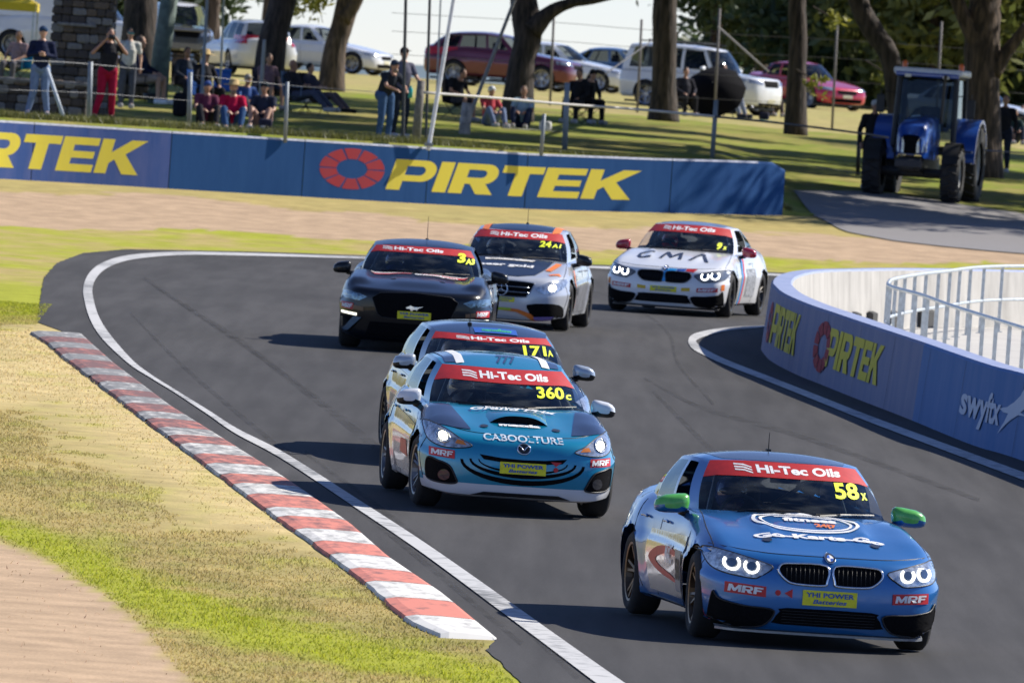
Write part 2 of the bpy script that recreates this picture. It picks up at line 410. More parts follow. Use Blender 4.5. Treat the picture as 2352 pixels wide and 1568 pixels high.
vs_ = nt.nodes.new('ShaderNodeVectorMath'); vs_.operation = 'SCALE'; vs_.inputs[0].default_value = (.052, .0505, .051); nt.links.new(m2_.outputs[0], vs_.inputs['Scale'])
nt.links.new(vs_.outputs[0], b.inputs['Base Color']); b.inputs['Roughness'].default_value = .88; b.inputs['Specular IOR Level'].default_value = .25
bp = nt.nodes.new('ShaderNodeBump'); bp.inputs['Strength'].default_value = .35; bp.inputs['Distance'].default_value = .006; nt.links.new(n1.outputs[0], bp.inputs['Height']); nt.links.new(bp.outputs[0], b.inputs['Normal'])
ASPH = ma
v = []; f = []; Ys = np.r_[45, 60, np.arange(72, ay[-1], .35)]
for Y in Ys:
    xl = float(np.interp(Y, ay, ax)) if Y > ay[0] else ax[0] + (Y - ay[0]) * -.02
    xl += ground_noise_edge(Y) if Y < 84 or Y > 150 else 0
    for x in (xl, xl + .6 * (12 - xl) / 12, 12, 30): v.append((x, Y, float(zf(Y)) + .007))
n = 4
f = [(j*n+i, j*n+i+1, (j+1)*n+i+1, (j+1)*n+i) for j in range(len(Ys)-1) for i in range(3)]
struct(obj('road', v, f, ASPH, smooth=True), 'dark asphalt race track curving round the corner')
def dline(pts, name, material, lift, label, sub=10):
    P = catmull([(a, b_, c_) for a, b_, c_ in pts], sub); L = []; Rr = []
    for i, p in enumerate(P):
        q = P[min(i+1, len(P)-1)] - P[max(i-1, 0)]; t = np.array((q[0], q[1])); t /= np.linalg.norm(t); nn = np.array((-t[1], t[0]))
        w = p[2]; a = gf(p[0] + nn[0]*w, p[1] + nn[1]*w); c_ = gf(p[0] - nn[0]*w, p[1] - nn[1]*w)
        L.append((a.x, a.y, a.z + lift)); Rr.append((c_.x, c_.y, c_.z + lift))
    mb = MB(); mb.grid([L, Rr]); return struct(mb.build(name, material), label)
mw, nt, b = newmat('worn_line_paint')
tc = nt.nodes.new('ShaderNodeTexCoord'); n = nt.nodes.new('ShaderNodeTexNoise'); n.inputs['Scale'].default_value = 7; n.inputs['Detail'].default_value = 8
n_b = nt.nodes.new('ShaderNodeTexNoise'); n_b.inputs['Scale'].default_value = .22; n_b.inputs['Detail'].default_value = 3
nt.links.new(tc.outputs['Object'], n.inputs[0]); nt.links.new(tc.outputs['Object'], n_b.inputs[0])
ad = nt.nodes.new('ShaderNodeMath'); ad.operation = 'ADD'; nt.links.new(n.outputs[0], ad.inputs[0]); nt.links.new(n_b.outputs[0], ad.inputs[1])
rp = nt.nodes.new('ShaderNodeMapRange'); rp.inputs[1].default_value = .75; rp.inputs[2].default_value = 1.05
nt.links.new(ad.outputs[0], rp.inputs[0])
mx = nt.nodes.new('ShaderNodeMix'); mx.data_type = 'RGBA'; mx.inputs[6].default_value = (.17, .175, .18, 1); mx.inputs[7].default_value = (.50, .50, .50, 1)
nt.links.new(rp.outputs[0], mx.inputs[0]); nt.links.new(mx.outputs[2], b.inputs['Base Color']); b.inputs['Roughness'].default_value = .8
LINE = mw
dline([(1500,1640,20),(1395,1568,19),(1250,1462,16),(1173,1406,15),(977.6,1265,11.5),(814.6,1156.5,9.5),(651.7,1050.6,7.5),(543,993,6),(478,950,4.5),(400,900,3)], 'edge_line', LINE, .017, 'worn white line along the left track edge')
dline([(400,900,3),(345,866,3.5),(299,833,6),(244,776,10),(217,733,10.5),(204,690,10.5),(202,662,10.5),(213,635,10),(240,612,8),(290,595,6),(370,586,4.5),(460,584,3.6),(600,587,3),(750,591,2.6),(1000,600,2.4),(1400,617,2.4),(1760,632,2.4),(2050,645,2.4)], 'edge_line', LINE, .017, 'white line round the far outside of the corner')
dline([(1760,751,1.5),(1736,753,2.5),(1666,758.5,4),(1613,770,6.5),(1591,781,8.5),(1594,795,8.5),(1618,811,7),(1666,834,6),(1771,875,6),(1877,917,6.5),(1982,959,7),(2123,1012,7.5),(2352,1097,8.5),(2450,1132,9)], 'edge_line', LINE, .017, 'white line along the inside of the corner below the wall')
# ---- skid marks
SK = mat('tyre_rubber_marks', (.034, .033, .033), rough=.85, scale=4, var=.3, vscale=(6, .5, 1))
_nt = SK.node_tree; _tr = _nt.nodes.new('ShaderNodeBsdfTransparent'); _mx = _nt.nodes.new('ShaderNodeMixShader'); _nn = _nt.nodes.new('ShaderNodeTexNoise'); _ct = _nt.nodes.new('ShaderNodeTexCoord'); _nn.inputs['Scale'].default_value = 1.1; _nn.inputs['Detail'].default_value = 10; _nn.inputs['Roughness'].default_value = .75
_mr = _nt.nodes.new('ShaderNodeMapRange'); _mr.inputs[1].default_value = .38; _mr.inputs[2].default_value = .68; _mr.inputs[4].default_value = .5
_nt.links.new(_ct.outputs['Object'], _nn.inputs[0]); _nt.links.new(_nn.outputs[0], _mr.inputs[0]); _nt.links.new(_mr.outputs[0], _mx.inputs[0]); _nt.links.new(_tr.outputs[0], _mx.inputs[1]); _nt.links.new(_nt.nodes['Principled BSDF'].outputs[0], _mx.inputs[2]); _nt.links.new(_mx.outputs[0], _nt.nodes['Material Output'].inputs[0])
SKL = [([(330,640,3),(420,700,4),(560,790,5),(700,900,5),(860,1030,4)],'dark tyre mark curving on the left half of the track'), ([(350,655,2),(470,735,3),(640,850,4),(800,970,4),(1000,1130,3)],'thin tyre mark just right of the left one'),
    ([(1500,900,3),(1590,990,5),(1700,1100,6),(1850,1260,5)],'faint tyre mark on the right half of the track'), ([(1480,870,2),(1620,940,4),(1860,1010,5),(2250,1150,4)],'tyre mark running beside the inner white line'), ([(300,720,2),(430,850,4),(620,1010,5),(900,1230,6),(1200,1480,5)],'broad tyre mark close to the left edge line'),
    ([(1250,640,1.5),(1420,690,2),(1530,760,3),(1560,840,3),(1640,930,3)],'tyre mark that turns in towards the apex'), ([(700,1040,3),(900,1190,5),(1150,1390,6),(1330,1560,6)],'dark tyre mark inside the lower edge line')]
for pts, lab in SKL: dline([(a_, b_, w_ * 1.1) for a_, b_, w_ in pts], 'skid_mark', SK, .0145, lab)
# ---- kerb
kerb = thing('kerb', 'worn red and white striped kerb along the left track edge', 'kerb', (0, 0, 0)); kerb['kind'] = 'structure'; del kerb['category']
def kerbpaint(name, col, dirt):
    m, nt, b = newmat(name); tc = nt.nodes.new('ShaderNodeTexCoord')
    n = nt.nodes.new('ShaderNodeTexNoise'); n.inputs['Scale'].default_value = 2.4; n.inputs['Detail'].default_value = 9; n.inputs['Roughness'].default_value = .65
    mp = nt.nodes.new('ShaderNodeMapping'); mp.inputs['Scale'].default_value = (3.2, 1, 1); mp.inputs['Rotation'].default_value = (0, 0, R(-8))
    nt.links.new(tc.outputs['Object'], mp.inputs[0]); nt.links.new(mp.outputs[0], n.inputs[0])
    sep = nt.nodes.new('ShaderNodeSeparateXYZ'); nt.links.new(tc.outputs['Object'], sep.inputs[0])
    g_ = nt.nodes.new('ShaderNodeMapRange'); g_.inputs[1].default_value = 84; g_.inputs[2].default_value = 122; g_.inputs[3].default_value = -.12; g_.inputs[4].default_value = .17
    nt.links.new(sep.outputs[1], g_.inputs[0])
    ad = nt.nodes.new('ShaderNodeMath'); ad.operation = 'ADD'; nt.links.new(n.outputs[0], ad.inputs[0]); nt.links.new(g_.outputs[0], ad.inputs[1])
    rp = nt.nodes.new('ShaderNodeMapRange'); rp.inputs[1].default_value = .42; rp.inputs[2].default_value = .66; nt.links.new(ad.outputs[0], rp.inputs[0])
    mx = nt.nodes.new('ShaderNodeMix'); mx.data_type = 'RGBA'; mx.inputs[6].default_value = (*col, 1); mx.inputs[7].default_value = (*dirt, 1)
    nt.links.new(rp.outputs[0], mx.inputs[0]); nt.links.new(mx.outputs[2], b.inputs['Base Color']); b.inputs['Roughness'].default_value = .75; return m
KW = kerbpaint('white_kerb_paint', (.66, .65, .62), (.20, .20, .20)); KRD = kerbpaint('red_kerb_paint', (.62, .205, .15), (.17, .085, .08))
yb = [1375,1300,1225,1155,1100,1038,985,932,880,842,785,740,700,655,615,570,535,503,465,435,400,370,343,308,280,250,215,190,165,140,118,95]
yb = [716.6 + .5431 * y for y in yb]
klx = [p[0] for p in KL[::-1]]; kly = [p[1] for p in KL[::-1]]; krx = [p[0] for p in KR[::-1]]; kry = [p[1] for p in KR[::-1]]
def kedge(t, xs_, ys_):                  # t in 0..1 along a kerb edge, bottom to top, by photo height
    y = ys_[-1] + (ys_[0] - ys_[-1]) * t; return gf(float(np.interp(y, ys_, xs_)), y)
ts = [(1463 - y) / (1463 - 768) for y in yb]; ts[0] = 0; ts[-1] = 1
for i in range(len(ts) - 1):
    mb = MB(); rows = []
    for k in range(4):
        t = ts[i] + (ts[i+1] - ts[i]) * (k / 3 * .985); a = kedge(t, klx, kly); b_ = kedge(t, krx, kry)
        wv = .05 * nz(t * 40, i, 1, 1, 7); a = a + Vector((wv, 0, 0)); row = [a + Vector((-.03, 0, -.05))]
        for s, h in ((0, .03), (.15, .045), (.5, .04), (.93, .026), (1, .0165)):
            q = a.lerp(b_, s); row.append(Vector((q.x, q.y, q.z + h)))
        rows.append(row)
    if i == 0: rows = [[Vector((q.x, q.y - .06, q.z - (.05 if j not in (0, 5) else .03))) for j, q in enumerate(rows[0])]] + rows
    mb.grid(rows[::-1])
    n0 = len(mb.v); mb.build('kerb_block', KW if i % 2 == 0 else KRD, kerb, smooth=False)
# ================================================================== barriers
def wallpaint(name, col, fade, amt=.5, rough=.7):
    m, nt, b = newmat(name); tc = nt.nodes.new('ShaderNodeTexCoord')
    mp = nt.nodes.new('ShaderNodeMapping'); mp.inputs['Scale'].default_value = (1.6, 1.6, .35); nt.links.new(tc.outputs['Object'], mp.inputs[0])
    n = nt.nodes.new('ShaderNodeTexNoise'); n.inputs['Scale'].default_value = 1.6; n.inputs['Detail'].default_value = 9; n.inputs['Roughness'].default_value = .68; nt.links.new(mp.outputs[0], n.inputs[0])
    rp = nt.nodes.new('ShaderNodeMapRange'); rp.inputs[1].default_value = .38; rp.inputs[2].default_value = .75; rp.inputs[4].default_value = amt; nt.links.new(n.outputs[0], rp.inputs[0])
    mx = nt.nodes.new('ShaderNodeMix'); mx.data_type = 'RGBA'; mx.inputs[6].default_value = (*col, 1); mx.inputs[7].default_value = (*fade, 1)
    nt.links.new(rp.outputs[0], mx.inputs[0]); nt.links.new(mx.outputs[2], b.inputs['Base Color']); b.inputs['Roughness'].default_value = rough; b.inputs['Specular IOR Level'].default_value = .2
    bp = nt.nodes.new('ShaderNodeBump'); bp.inputs['Strength'].default_value = .25; bp.inputs['Distance'].default_value = .02; nt.links.new(n.outputs[0], bp.inputs['Height']); nt.links.new(bp.outputs[0], b.inputs['Normal'])
    return m
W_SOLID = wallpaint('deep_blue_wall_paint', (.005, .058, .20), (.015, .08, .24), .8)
W_PALER = wallpaint('paler_blue_wall_paint', (.035, .085, .28), (.10, .13, .32), .9)  # paler blue for the leftmost panels
W_CAP = mat('chalky_wall_top', (.42, .45, .55), rough=.8, scale=12, var=.25)
CONC = wallpaint('raw_concrete', (.47, .455, .43), (.25, .24, .225), .9, .85)
YEL = wallpaint('yellow_wall_lettering', (.72, .60, .06), (.60, .52, .10), .6)
RED = wallpaint('dull_red_wall_logo', (.36, .035, .045), (.28, .05, .07), .6)
PALE = wallpaint('pale_wall_lettering', (.58, .62, .70), (.46, .51, .62), .5)
wx = [p[0] for p in WALLP]; wpx = [-420, 0, 425, 862, 1222, 1500, 1684, 1806]
def wz(X): return float(np.interp(X, wx, [p[2] for p in WALLP]))
wall = thing('barrier_wall', 'long deep blue painted concrete barrier with yellow lettering behind the dirt run-off', 'wall', (0, 0, 0))
cuts = [-420, -60, 78, 395, 700, 985, 1213, 1545, 1806]
for k in range(len(cuts) - 1):
    x0 = np.interp(cuts[k], wpx, wx) + .008; x1 = np.interp(cuts[k+1], wpx, wx) - .008
    secs = []; last = k == len(cuts) - 2
    for X in np.linspace(x0, x1, 9):
        Y = float(_wy(X)); zt = wz(X)
        e = x1 - X if last else 9
        if last and e < .16: zt -= .16 - math.sqrt(max(0, .16**2 - (.16 - e)**2))
        secs.append([(X, Y - .0, .9), (X, Y, zt - .045), (X, Y + .012, zt - .01), (X, Y + .03, zt), (X, Y + .25, zt), (X, Y + .28, zt - .04), (X, Y + .28, .9)])
    if last:
        X = x1
        for e in (.12, .08, .04, .015): 
            pass
    mb = MB(); mb.grid(secs); m_ = len(secs[0]); mb.f += [tuple(range(m_)), tuple(len(mb.v) - m_ + i for i in range(m_))[::-1]]
    p = mb.build('wall_panel', W_PALER if k <= 2 else W_SOLID, wall)
    cap = MB(); cap.grid([[(s[3][0], s[3][1] - .034, s[3][2] - .035), (s[3][0], s[3][1] - .018, s[3][2] + .004), (s[3][0], s[4][1] + .01, s[3][2] + .004)] for s in secs[:7 if last else 9]])
    cap.build('cap', W_CAP, p)
# chunky slanted capitals
def arc(cx, cy, rx, ry, a0, a1, n=10): return [(cx + rx*math.cos(R(a0 + (a1-a0)*i/n)), cy + ry*math.sin(R(a0 + (a1-a0)*i/n))) for i in range(n+1)]
GL = {
 'P': ([[(0,0),(.42,0),(.42,.3)] + arc(.95,.65,.4,.35,-90,90) + [(0,1)], [(.42,.5),(.42,.8)] + arc(.86,.65,.16,.15,90,-90)], 1.38),
 'I': ([[(0,0),(.42,0),(.42,1),(0,1)]], .46),
 'R': ([[(0,0),(.42,0),(.42,.33),(.58,.33),(.86,0),(1.38,0),(1.05,.36)] + arc(.98,.67,.38,.33,-70,90) + [(0,1)], [(.42,.54),(.42,.80)] + arc(.86,.67,.15,.13,90,-90)], 1.42),
 'T': ([[(.42,0),(.86,0),(.86,.76),(1.28,.76),(1.28,1),(0,1),(0,.76),(.42,.76)]], 1.30),
 'E': ([[(0,0),(1.25,0),(1.25,.22),(.42,.22),(.42,.40),(1.18,.40),(1.18,.60),(.42,.60),(.42,.78),(1.25,.78),(1.25,1),(0,1)]], 1.30),
 'M': ([[(0,0),(.34,0),(.34,.52),(.64,.06),(.92,.06),(1.22,.52),(1.22,0),(1.56,0),(1.56,1),(1.16,1),(.78,.46),(.40,1),(0,1)]], 1.60), 'F': ([[(0,0),(.40,0),(.40,.38),(1.0,.38),(1.0,.60),(.40,.60),(.40,.78),(1.15,.78),(1.15,1),(0,1)]], 1.15),
 'c': ([[(.9,.02),(.9,.20),(.35,.20),(.22,.32),(.22,.68),(.35,.80),(.9,.80),(.9,.98),(.25,.98),(.04,.78),(.04,.22),(.25,.02)]], 1.15), 'm': ([[(0,0),(.20,0),(.30,.62),(.62,.12),(.72,.12),(1.05,.62),(1.15,0),(1.36,0),(1.16,1),(1.0,1),(.68,.42),(.36,1),(.20,1)]], 1.5), 'a': ([[(0,0),(.22,0),(.62,.72),(1.02,0),(1.24,0),(.72,1),(.52,1)]], 1.24),
 'K': ([[(0,0),(.42,0),(.42,.30),(.58,.42),(.98,0),(1.55,0),(.92,.58),(1.58,1),(1.02,1),(.42,.62),(.42,1),(0,1)]], 1.56)}
def word2d(s, shear=.28, gap=.04):
    v = []; f = []; x = 0
    for ch in s:
        loops, w = GL[ch]; n = len(v)
        t = tessellate_polygon([[Vector((a, b_, 0)) for a, b_ in l] for l in loops])
        v += [(x + a + shear * b_, b_) for l in loops for a, b_ in l]; f += [tuple(i + n for i in q) for q in t]; x += w + gap
    W = max(p[0] for p in v); return [(a / W, b_) for a, b_ in v], f
def wall_word(name, v, f, px0, px1, f0, f1, material, surf, parent, ml=.05, tilt=(0, 0)):
    v, f, _ = refine(v, f, ml)
    vv = [surf(px0 + (px1 - px0) * a, f0 + (f1 - f0) * b_ + tilt[0] * (1 - a) + tilt[1] * a) for a, b_ in v]
    return obj(name, vv, f, material, parent)
def surf_a(px, fr):
    X = float(np.interp(px, wpx, wx)); Y = float(_wy(X)); zl = float(zf(Y)); return (X, Y - .004, zl + (wz(X) - zl) * fr)
w2, f2 = word2d('PIRTEK')
wall_word('lettering', w2, f2, 892, 1476, .22, .76, YEL, surf_a, wall, .05)
wall_word('lettering', w2, f2, -180, 342, .20, .80, YEL, surf_a, wall)
def flower(px, wpxr, f0, f1, surf, parent, n=10, ri=.48):
    v = []; f = []
    for k in range(n):
        a0 = 2*math.pi*(k + .06)/n; a1 = 2*math.pi*(k + .94)/n; b0 = len(v)
        for r in (ri, 1.0):
            for j in range(5):
                a = a0 + (a1 - a0) * j / 4; v.append((.5 + .5*r*math.cos(a), .5 + .5*r*math.sin(a)))
        for j in range(4): f.append((b0+j, b0+j+1, b0+5+j+1, b0+5+j))
    vv = [surf(px - wpxr + 2*wpxr*a, f0 + (f1 - f0)*b_) for a, b_ in v]
    return obj('ring_logo', vv, f, RED, parent)
flower(812, 75, .18, .90, surf_a, wall)
# ---- inner concrete wall round the apex
IW = [(1750,811),(1771,832),(1824,860),(1877,881.5),(1964.5,916.7),(2073.5,959),(2228,1022),(2352,1061)]
IH = .91
base = [gf(*p) for p in IW]
def up(px, py, h): return hit(px, py, lambda X, Y: float(zf(Y)) + h)
b0 = base[0]
pl = [(9.6, 82), (7.9, 96), (6.9, 107)] + [(p.x, p.y) for p in base[::-1]] + [(b0.x + .03, b0.y + 4), (b0.x + .25, b0.y + 8.5), (b0.x + .75, b0.y + 14)] + [tuple(up(x_, y_, IH)[:2]) for x_, y_ in ((1900, 617), (1975, 613.5), (2088, 613))] + [(11, up(2088, 613, IH).y + 14), (20, up(2088, 613, IH).y + 22)]
ipx_key = {i: p[0] for i, p in zip(range(10, 2, -1), IW)}
PTS = catmull(pl, 8)
kp = []; 
for i in range(len(pl)): kp.append(i * 8)
DEN = np.array(PTS)
for _ in range(60):
    q_ = DEN.copy(); q_[84:-1] = DEN[84:-1]*.5 + (DEN[83:-2] + DEN[85:])*.25; DEN = q_
pxs = [IW[7 - (i - 3)][0] for i in range(3, 11)]          # px at control points 3..10
def iw_idx(px):                          # photo x on the near face -> position along the wall curve
    return float(np.interp(px, pxs[::-1], [k * 8 for k in range(3, 11)][::-1]))
def iw_point(idx, inward=0.0):
    i = int(max(0, min(len(DEN) - 2, math.floor(idx)))); t = idx - i
    p = DEN[i] * (1 - t) + DEN[i+1] * t
    q = DEN[min(i+2, len(DEN)-1)] - DEN[max(i-1, 0)]; q = q / np.linalg.norm(q); nrm = np.array((q[1], -q[0]))  # points to the inside of the curve (+X)
    return p + nrm * inward
inner = thing('concrete_wall', 'curved blue and mauve painted concrete wall round the inside of the corner', 'wall', (0, 0, 0))
W_MAUVE = wallpaint('mauve_blue_wall_paint', (.19, .215, .34), (.30, .29, .38), .9)
W_BRIGHT = wallpaint('mid_blue_wall_paint', (.085, .185, .40), (.16, .24, .44), .8)
W_TOP = wallpaint('blue_wall_top_paint', (.25, .30, .48), (.38, .43, .58), .8)
NI = len(DEN)
def iw_strip(i0, i1, name, material, prof, parent, step=1.0):
    rows = []; n = max(2, int((i1 - i0) / step) + 1)
    for t in np.linspace(i0, i1, n):
        z0 = float(zf(iw_point(t)[1]))
        row = []
        for inw, h in prof:
            p = iw_point(t, inw); row.append((p[0], p[1], z0 + h))
        rows.append(row)
    mb = MB(); mb.grid(rows); return mb.build(name, material, parent)
isplit = iw_idx(2094)
# sequence runs from the off-frame right end towards the nose, then along the far side
iw_strip(0, isplit, 'painted_face', W_BRIGHT, [(0, -.2), (.09, IH - .03), (.12, IH)], inner)
iw_strip(isplit, NI - 1, 'painted_face', W_MAUVE, [(0, -.2), (.09, IH - .03), (.12, IH)], inner)
iw_strip(0, NI - 1, 'wall_top', W_TOP, [(.12, IH), (.36, IH + .005), (.38, IH - .02)], inner)
iw_strip(0, NI - 1, 'inner_face', CONC, [(.38, IH - .02), (.46, -.2)], inner)
def surf_b(px, fr):
    t = iw_idx(px); p = iw_point(t, .09 * fr - .004); return (p[0], p[1], float(zf(p[1])) + IH * fr)
wall_word('lettering', w2, f2, 1886, 2013, .27, .80, YEL, surf_b, inner, .04)
wall_word('lettering', w2, f2, 1762.5, 1818, .24, .82, YEL, surf_b, inner, .04)
flower(1876, 18, .16, .86, surf_b, inner); flower(1757, 4.5, .2, .8, surf_b, inner)
v, f = text2d('swyftx', 1.0, .03); W = max(p[0] for p in v) * 2; v = [(p[0] / W + .5, p[1]) for p in v]
wall_word('lettering', v, f, 2192, 2300, .34, .68, PALE, surf_b, inner, .05)
bird = [(0,.36),(.35,.44),(.55,.58),(.72,.78),(.80,1.0),(.88,.72),(.86,.50),(.78,.40),(.98,.36),(.74,.33),(.55,.18),(.10,-.22),(.32,.10),(.42,.30),(.22,.30)]
v, f = polyfill(bird); wall_word('bird_logo', v, f, 2296, 2350, .34, .86, PALE, surf_b, inner, .08)
SCUP = M('dark_scupper', (.05, .05, .05), rough=.9)
def scupper(idx):
    mb = MB(); z0 = float(zf(iw_point(idx)[1])); a = [iw_point(idx + d, .447) for d in (-.55, .55)]; c = [iw_point(idx + d, .53) for d in (-.55, .55)]
    for (p, q) in ((a[0], c[0]), (a[1], c[1])): pass
    v = [(a[0][0], a[0][1], z0 + .02), (a[1][0], a[1][1], z0 + .02), (a[1][0], a[1][1], z0 + .30), (a[0][0], a[0][1], z0 + .30), (c[0][0], c[0][1], z0 + .02), (c[1][0], c[1][1], z0 + .02), (c[1][0], c[1][1], z0 + .27), (c[0][0], c[0][1], z0 + .27)]
    mb.add(v, [(0,1,2,3),(4,5,6,7),(0,1,5,4),(2,3,7,6),(1,2,6,5),(0,3,7,4)]); mb.build('drain_hole', SCUP, inner)
for t in (NI - 46, NI - 41, NI - 37, NI - 33, NI - 29, NI - 25, NI - 21): scupper(t)
s_ = 0.0; JN = M('panel_joint_gap', (.06, .06, .075), rough=1)
for i_ in range(1, NI - 1):
    s_ += float(np.linalg.norm(DEN[i_] - DEN[i_ - 1]))
    if s_ > 3.4:
        s_ = 0.0; mb = MB(); z0 = float(zf(DEN[i_][1])); d_ = DEN[i_ + 1] - DEN[i_]; d_ = d_ / np.linalg.norm(d_) * .008; row = []
        for h_ in (0, .35, .7, 1.0):
            p = iw_point(i_, .09 * h_ - .003); row.append([(p[0] - d_[0], p[1] - d_[1], z0 + h_ * (IH - .03)), (p[0] + d_[0], p[1] + d_[1], z0 + h_ * (IH - .03))])
        mb.grid(row); mb.build('panel_joint', JN, inner)
# floor inside
v = []; n = 24
fl = [tuple(iw_point(t, .40)) for t in np.linspace(4, NI - 2, 60)] 
fv = [(p[0], p[1], float(zf(p[1])) + .03) for p in fl]; 
rows = []
for p in fl: rows.append([(p[0] + (26 - p[0]) * s, p[1] + (150 - p[1]) * s * .3, float(zf(p[1] + (150 - p[1]) * s * .3)) + .03) for s in (0, .1, .3, 1)])
mb = MB(); mb.grid(rows); struct(mb.build('pavement', wallpaint('pale_concrete_floor', (.56, .54, .50), (.42, .40, .37), .9), None), 'pale concrete apron inside the curved wall')
# ---- galvanised railing
GALV = mat('galvanised_steel', (.52, .56, .58), rough=.45, metal=.75, scale=14, var=.2)
rail = thing('railing', 'curved galvanised steel railing with upright posts behind the inner wall', 'railing', (0, 0, 0))
fa = [(7.6, 112), (6.95, 123)] + [tuple(up(x_, y_, 1.06)[:2]) for x_, y_ in ((2352, 748), (2193, 699), (2123, 674), (2050, 654))]
ba = [tuple(up(x_, y_, 1.06)[:2]) for x_, y_ in ((2042, 643), (2062, 634), (2158, 620), (2352, 607))]; ba.append((ba[-1][0] + 4, ba[-1][1] + 7))
RP = [tuple(p) for p in resample(catmull(fa + ba, 8), 150)]
YT = ba[0][1]; KT = min(range(150), key=lambda i: abs(RP[i][0] - ba[0][0]) + abs(RP[i][1] - ba[0][1]))
def zrail(Y, h): return float(zf(Y)) + h
mb = MB(); mb.tube([(x, y, zrail(y, 1.03)) for x, y in RP], .027, 8); mb.build('top_rail', GALV, rail, True)
mb = MB(); mb.tube([(x, y, zrail(y, .52)) for x, y in RP[KT - 6:]], .024, 8); mb.build('middle_rail', GALV, rail, True)
pp = [RP[0]]; 
for p in RP:
    if math.dist(p, pp[-1]) > (1.35 if p[1] < YT else 1.75): pp.append(p)
post = None
for x, y in pp:
    if post is None:
        mb = MB(); mb.box(-.024, .024, -.024, .024, 0, 1.0); mb.box(-.06, .06, -.06, .06, 0, .012); post = mb.build('post', GALV, rail); o = post
    else:
        o = post.copy(); COL.objects.link(o); o.parent = rail
    o.location = (x, y, zrail(y, .03))
# ================================================================== vehicles
BLACKP = M('black_plastic', (.012, .012, .013), rough=.5)
GRILLE = M('grille_mesh', (.005, .005, .006), rough=.8, scale=90, var=.6, spec=.08)
TYRE = M('tyre_rubber', (.022, .022, .023), rough=.85, scale=30, bump=.2)
CHROME = M('chrome_trim', (.75, .77, .8), rough=.15, metal=1.0)
GLASS = glassmat('tinted_glass', (.0, .03, .03), .80)
SIDEGLASS = glassmat('side_glass', (.0, .02, .02), .30, 1.25)
LENS = M('lamp_lens', (.50, .53, .56), rough=.14, metal=.6, coat=1.0, scale=25, var=.5)
LAMP_W = M('lit_lamp', (1, 1, 1), emit=(1, .98, .90), es=2.6)
LAMP_H = M('lit_headlamp', (1, 1, 1), emit=(1, .93, .66), es=8.0)
REDL = M('red_tail_lamp', (.42, .01, .01), rough=.2, coat=1.0)
AMB = M('amber_lamp', (.7, .22, .03), rough=.25, coat=1.0)
INT = M('dark_interior', (.02, .021, .022), rough=.8)
CAGE = M('roll_cage_paint', (.10, .12, .12), rough=.4)
TXW = M('white_print', (.80, .80, .80), rough=.45); TXR = M('red_print', (.55, .02, .025), rough=.45); TXY = M('fluoro_yellow_print', (.80, .92, .02), rough=.5)
TXB = M('blue_print', (.02, .10, .42), rough=.5); TXK = M('black_print', (.015, .015, .02), rough=.5); PLY = M('yellow_plate', (.80, .74, .02), rough=.45); TXO = M('orange_print', (.80, .20, .03), rough=.45)
BANNER = M('red_sunstrip', (.44, .014, .009), rough=.5, coat=.1)
def smin(a): return a
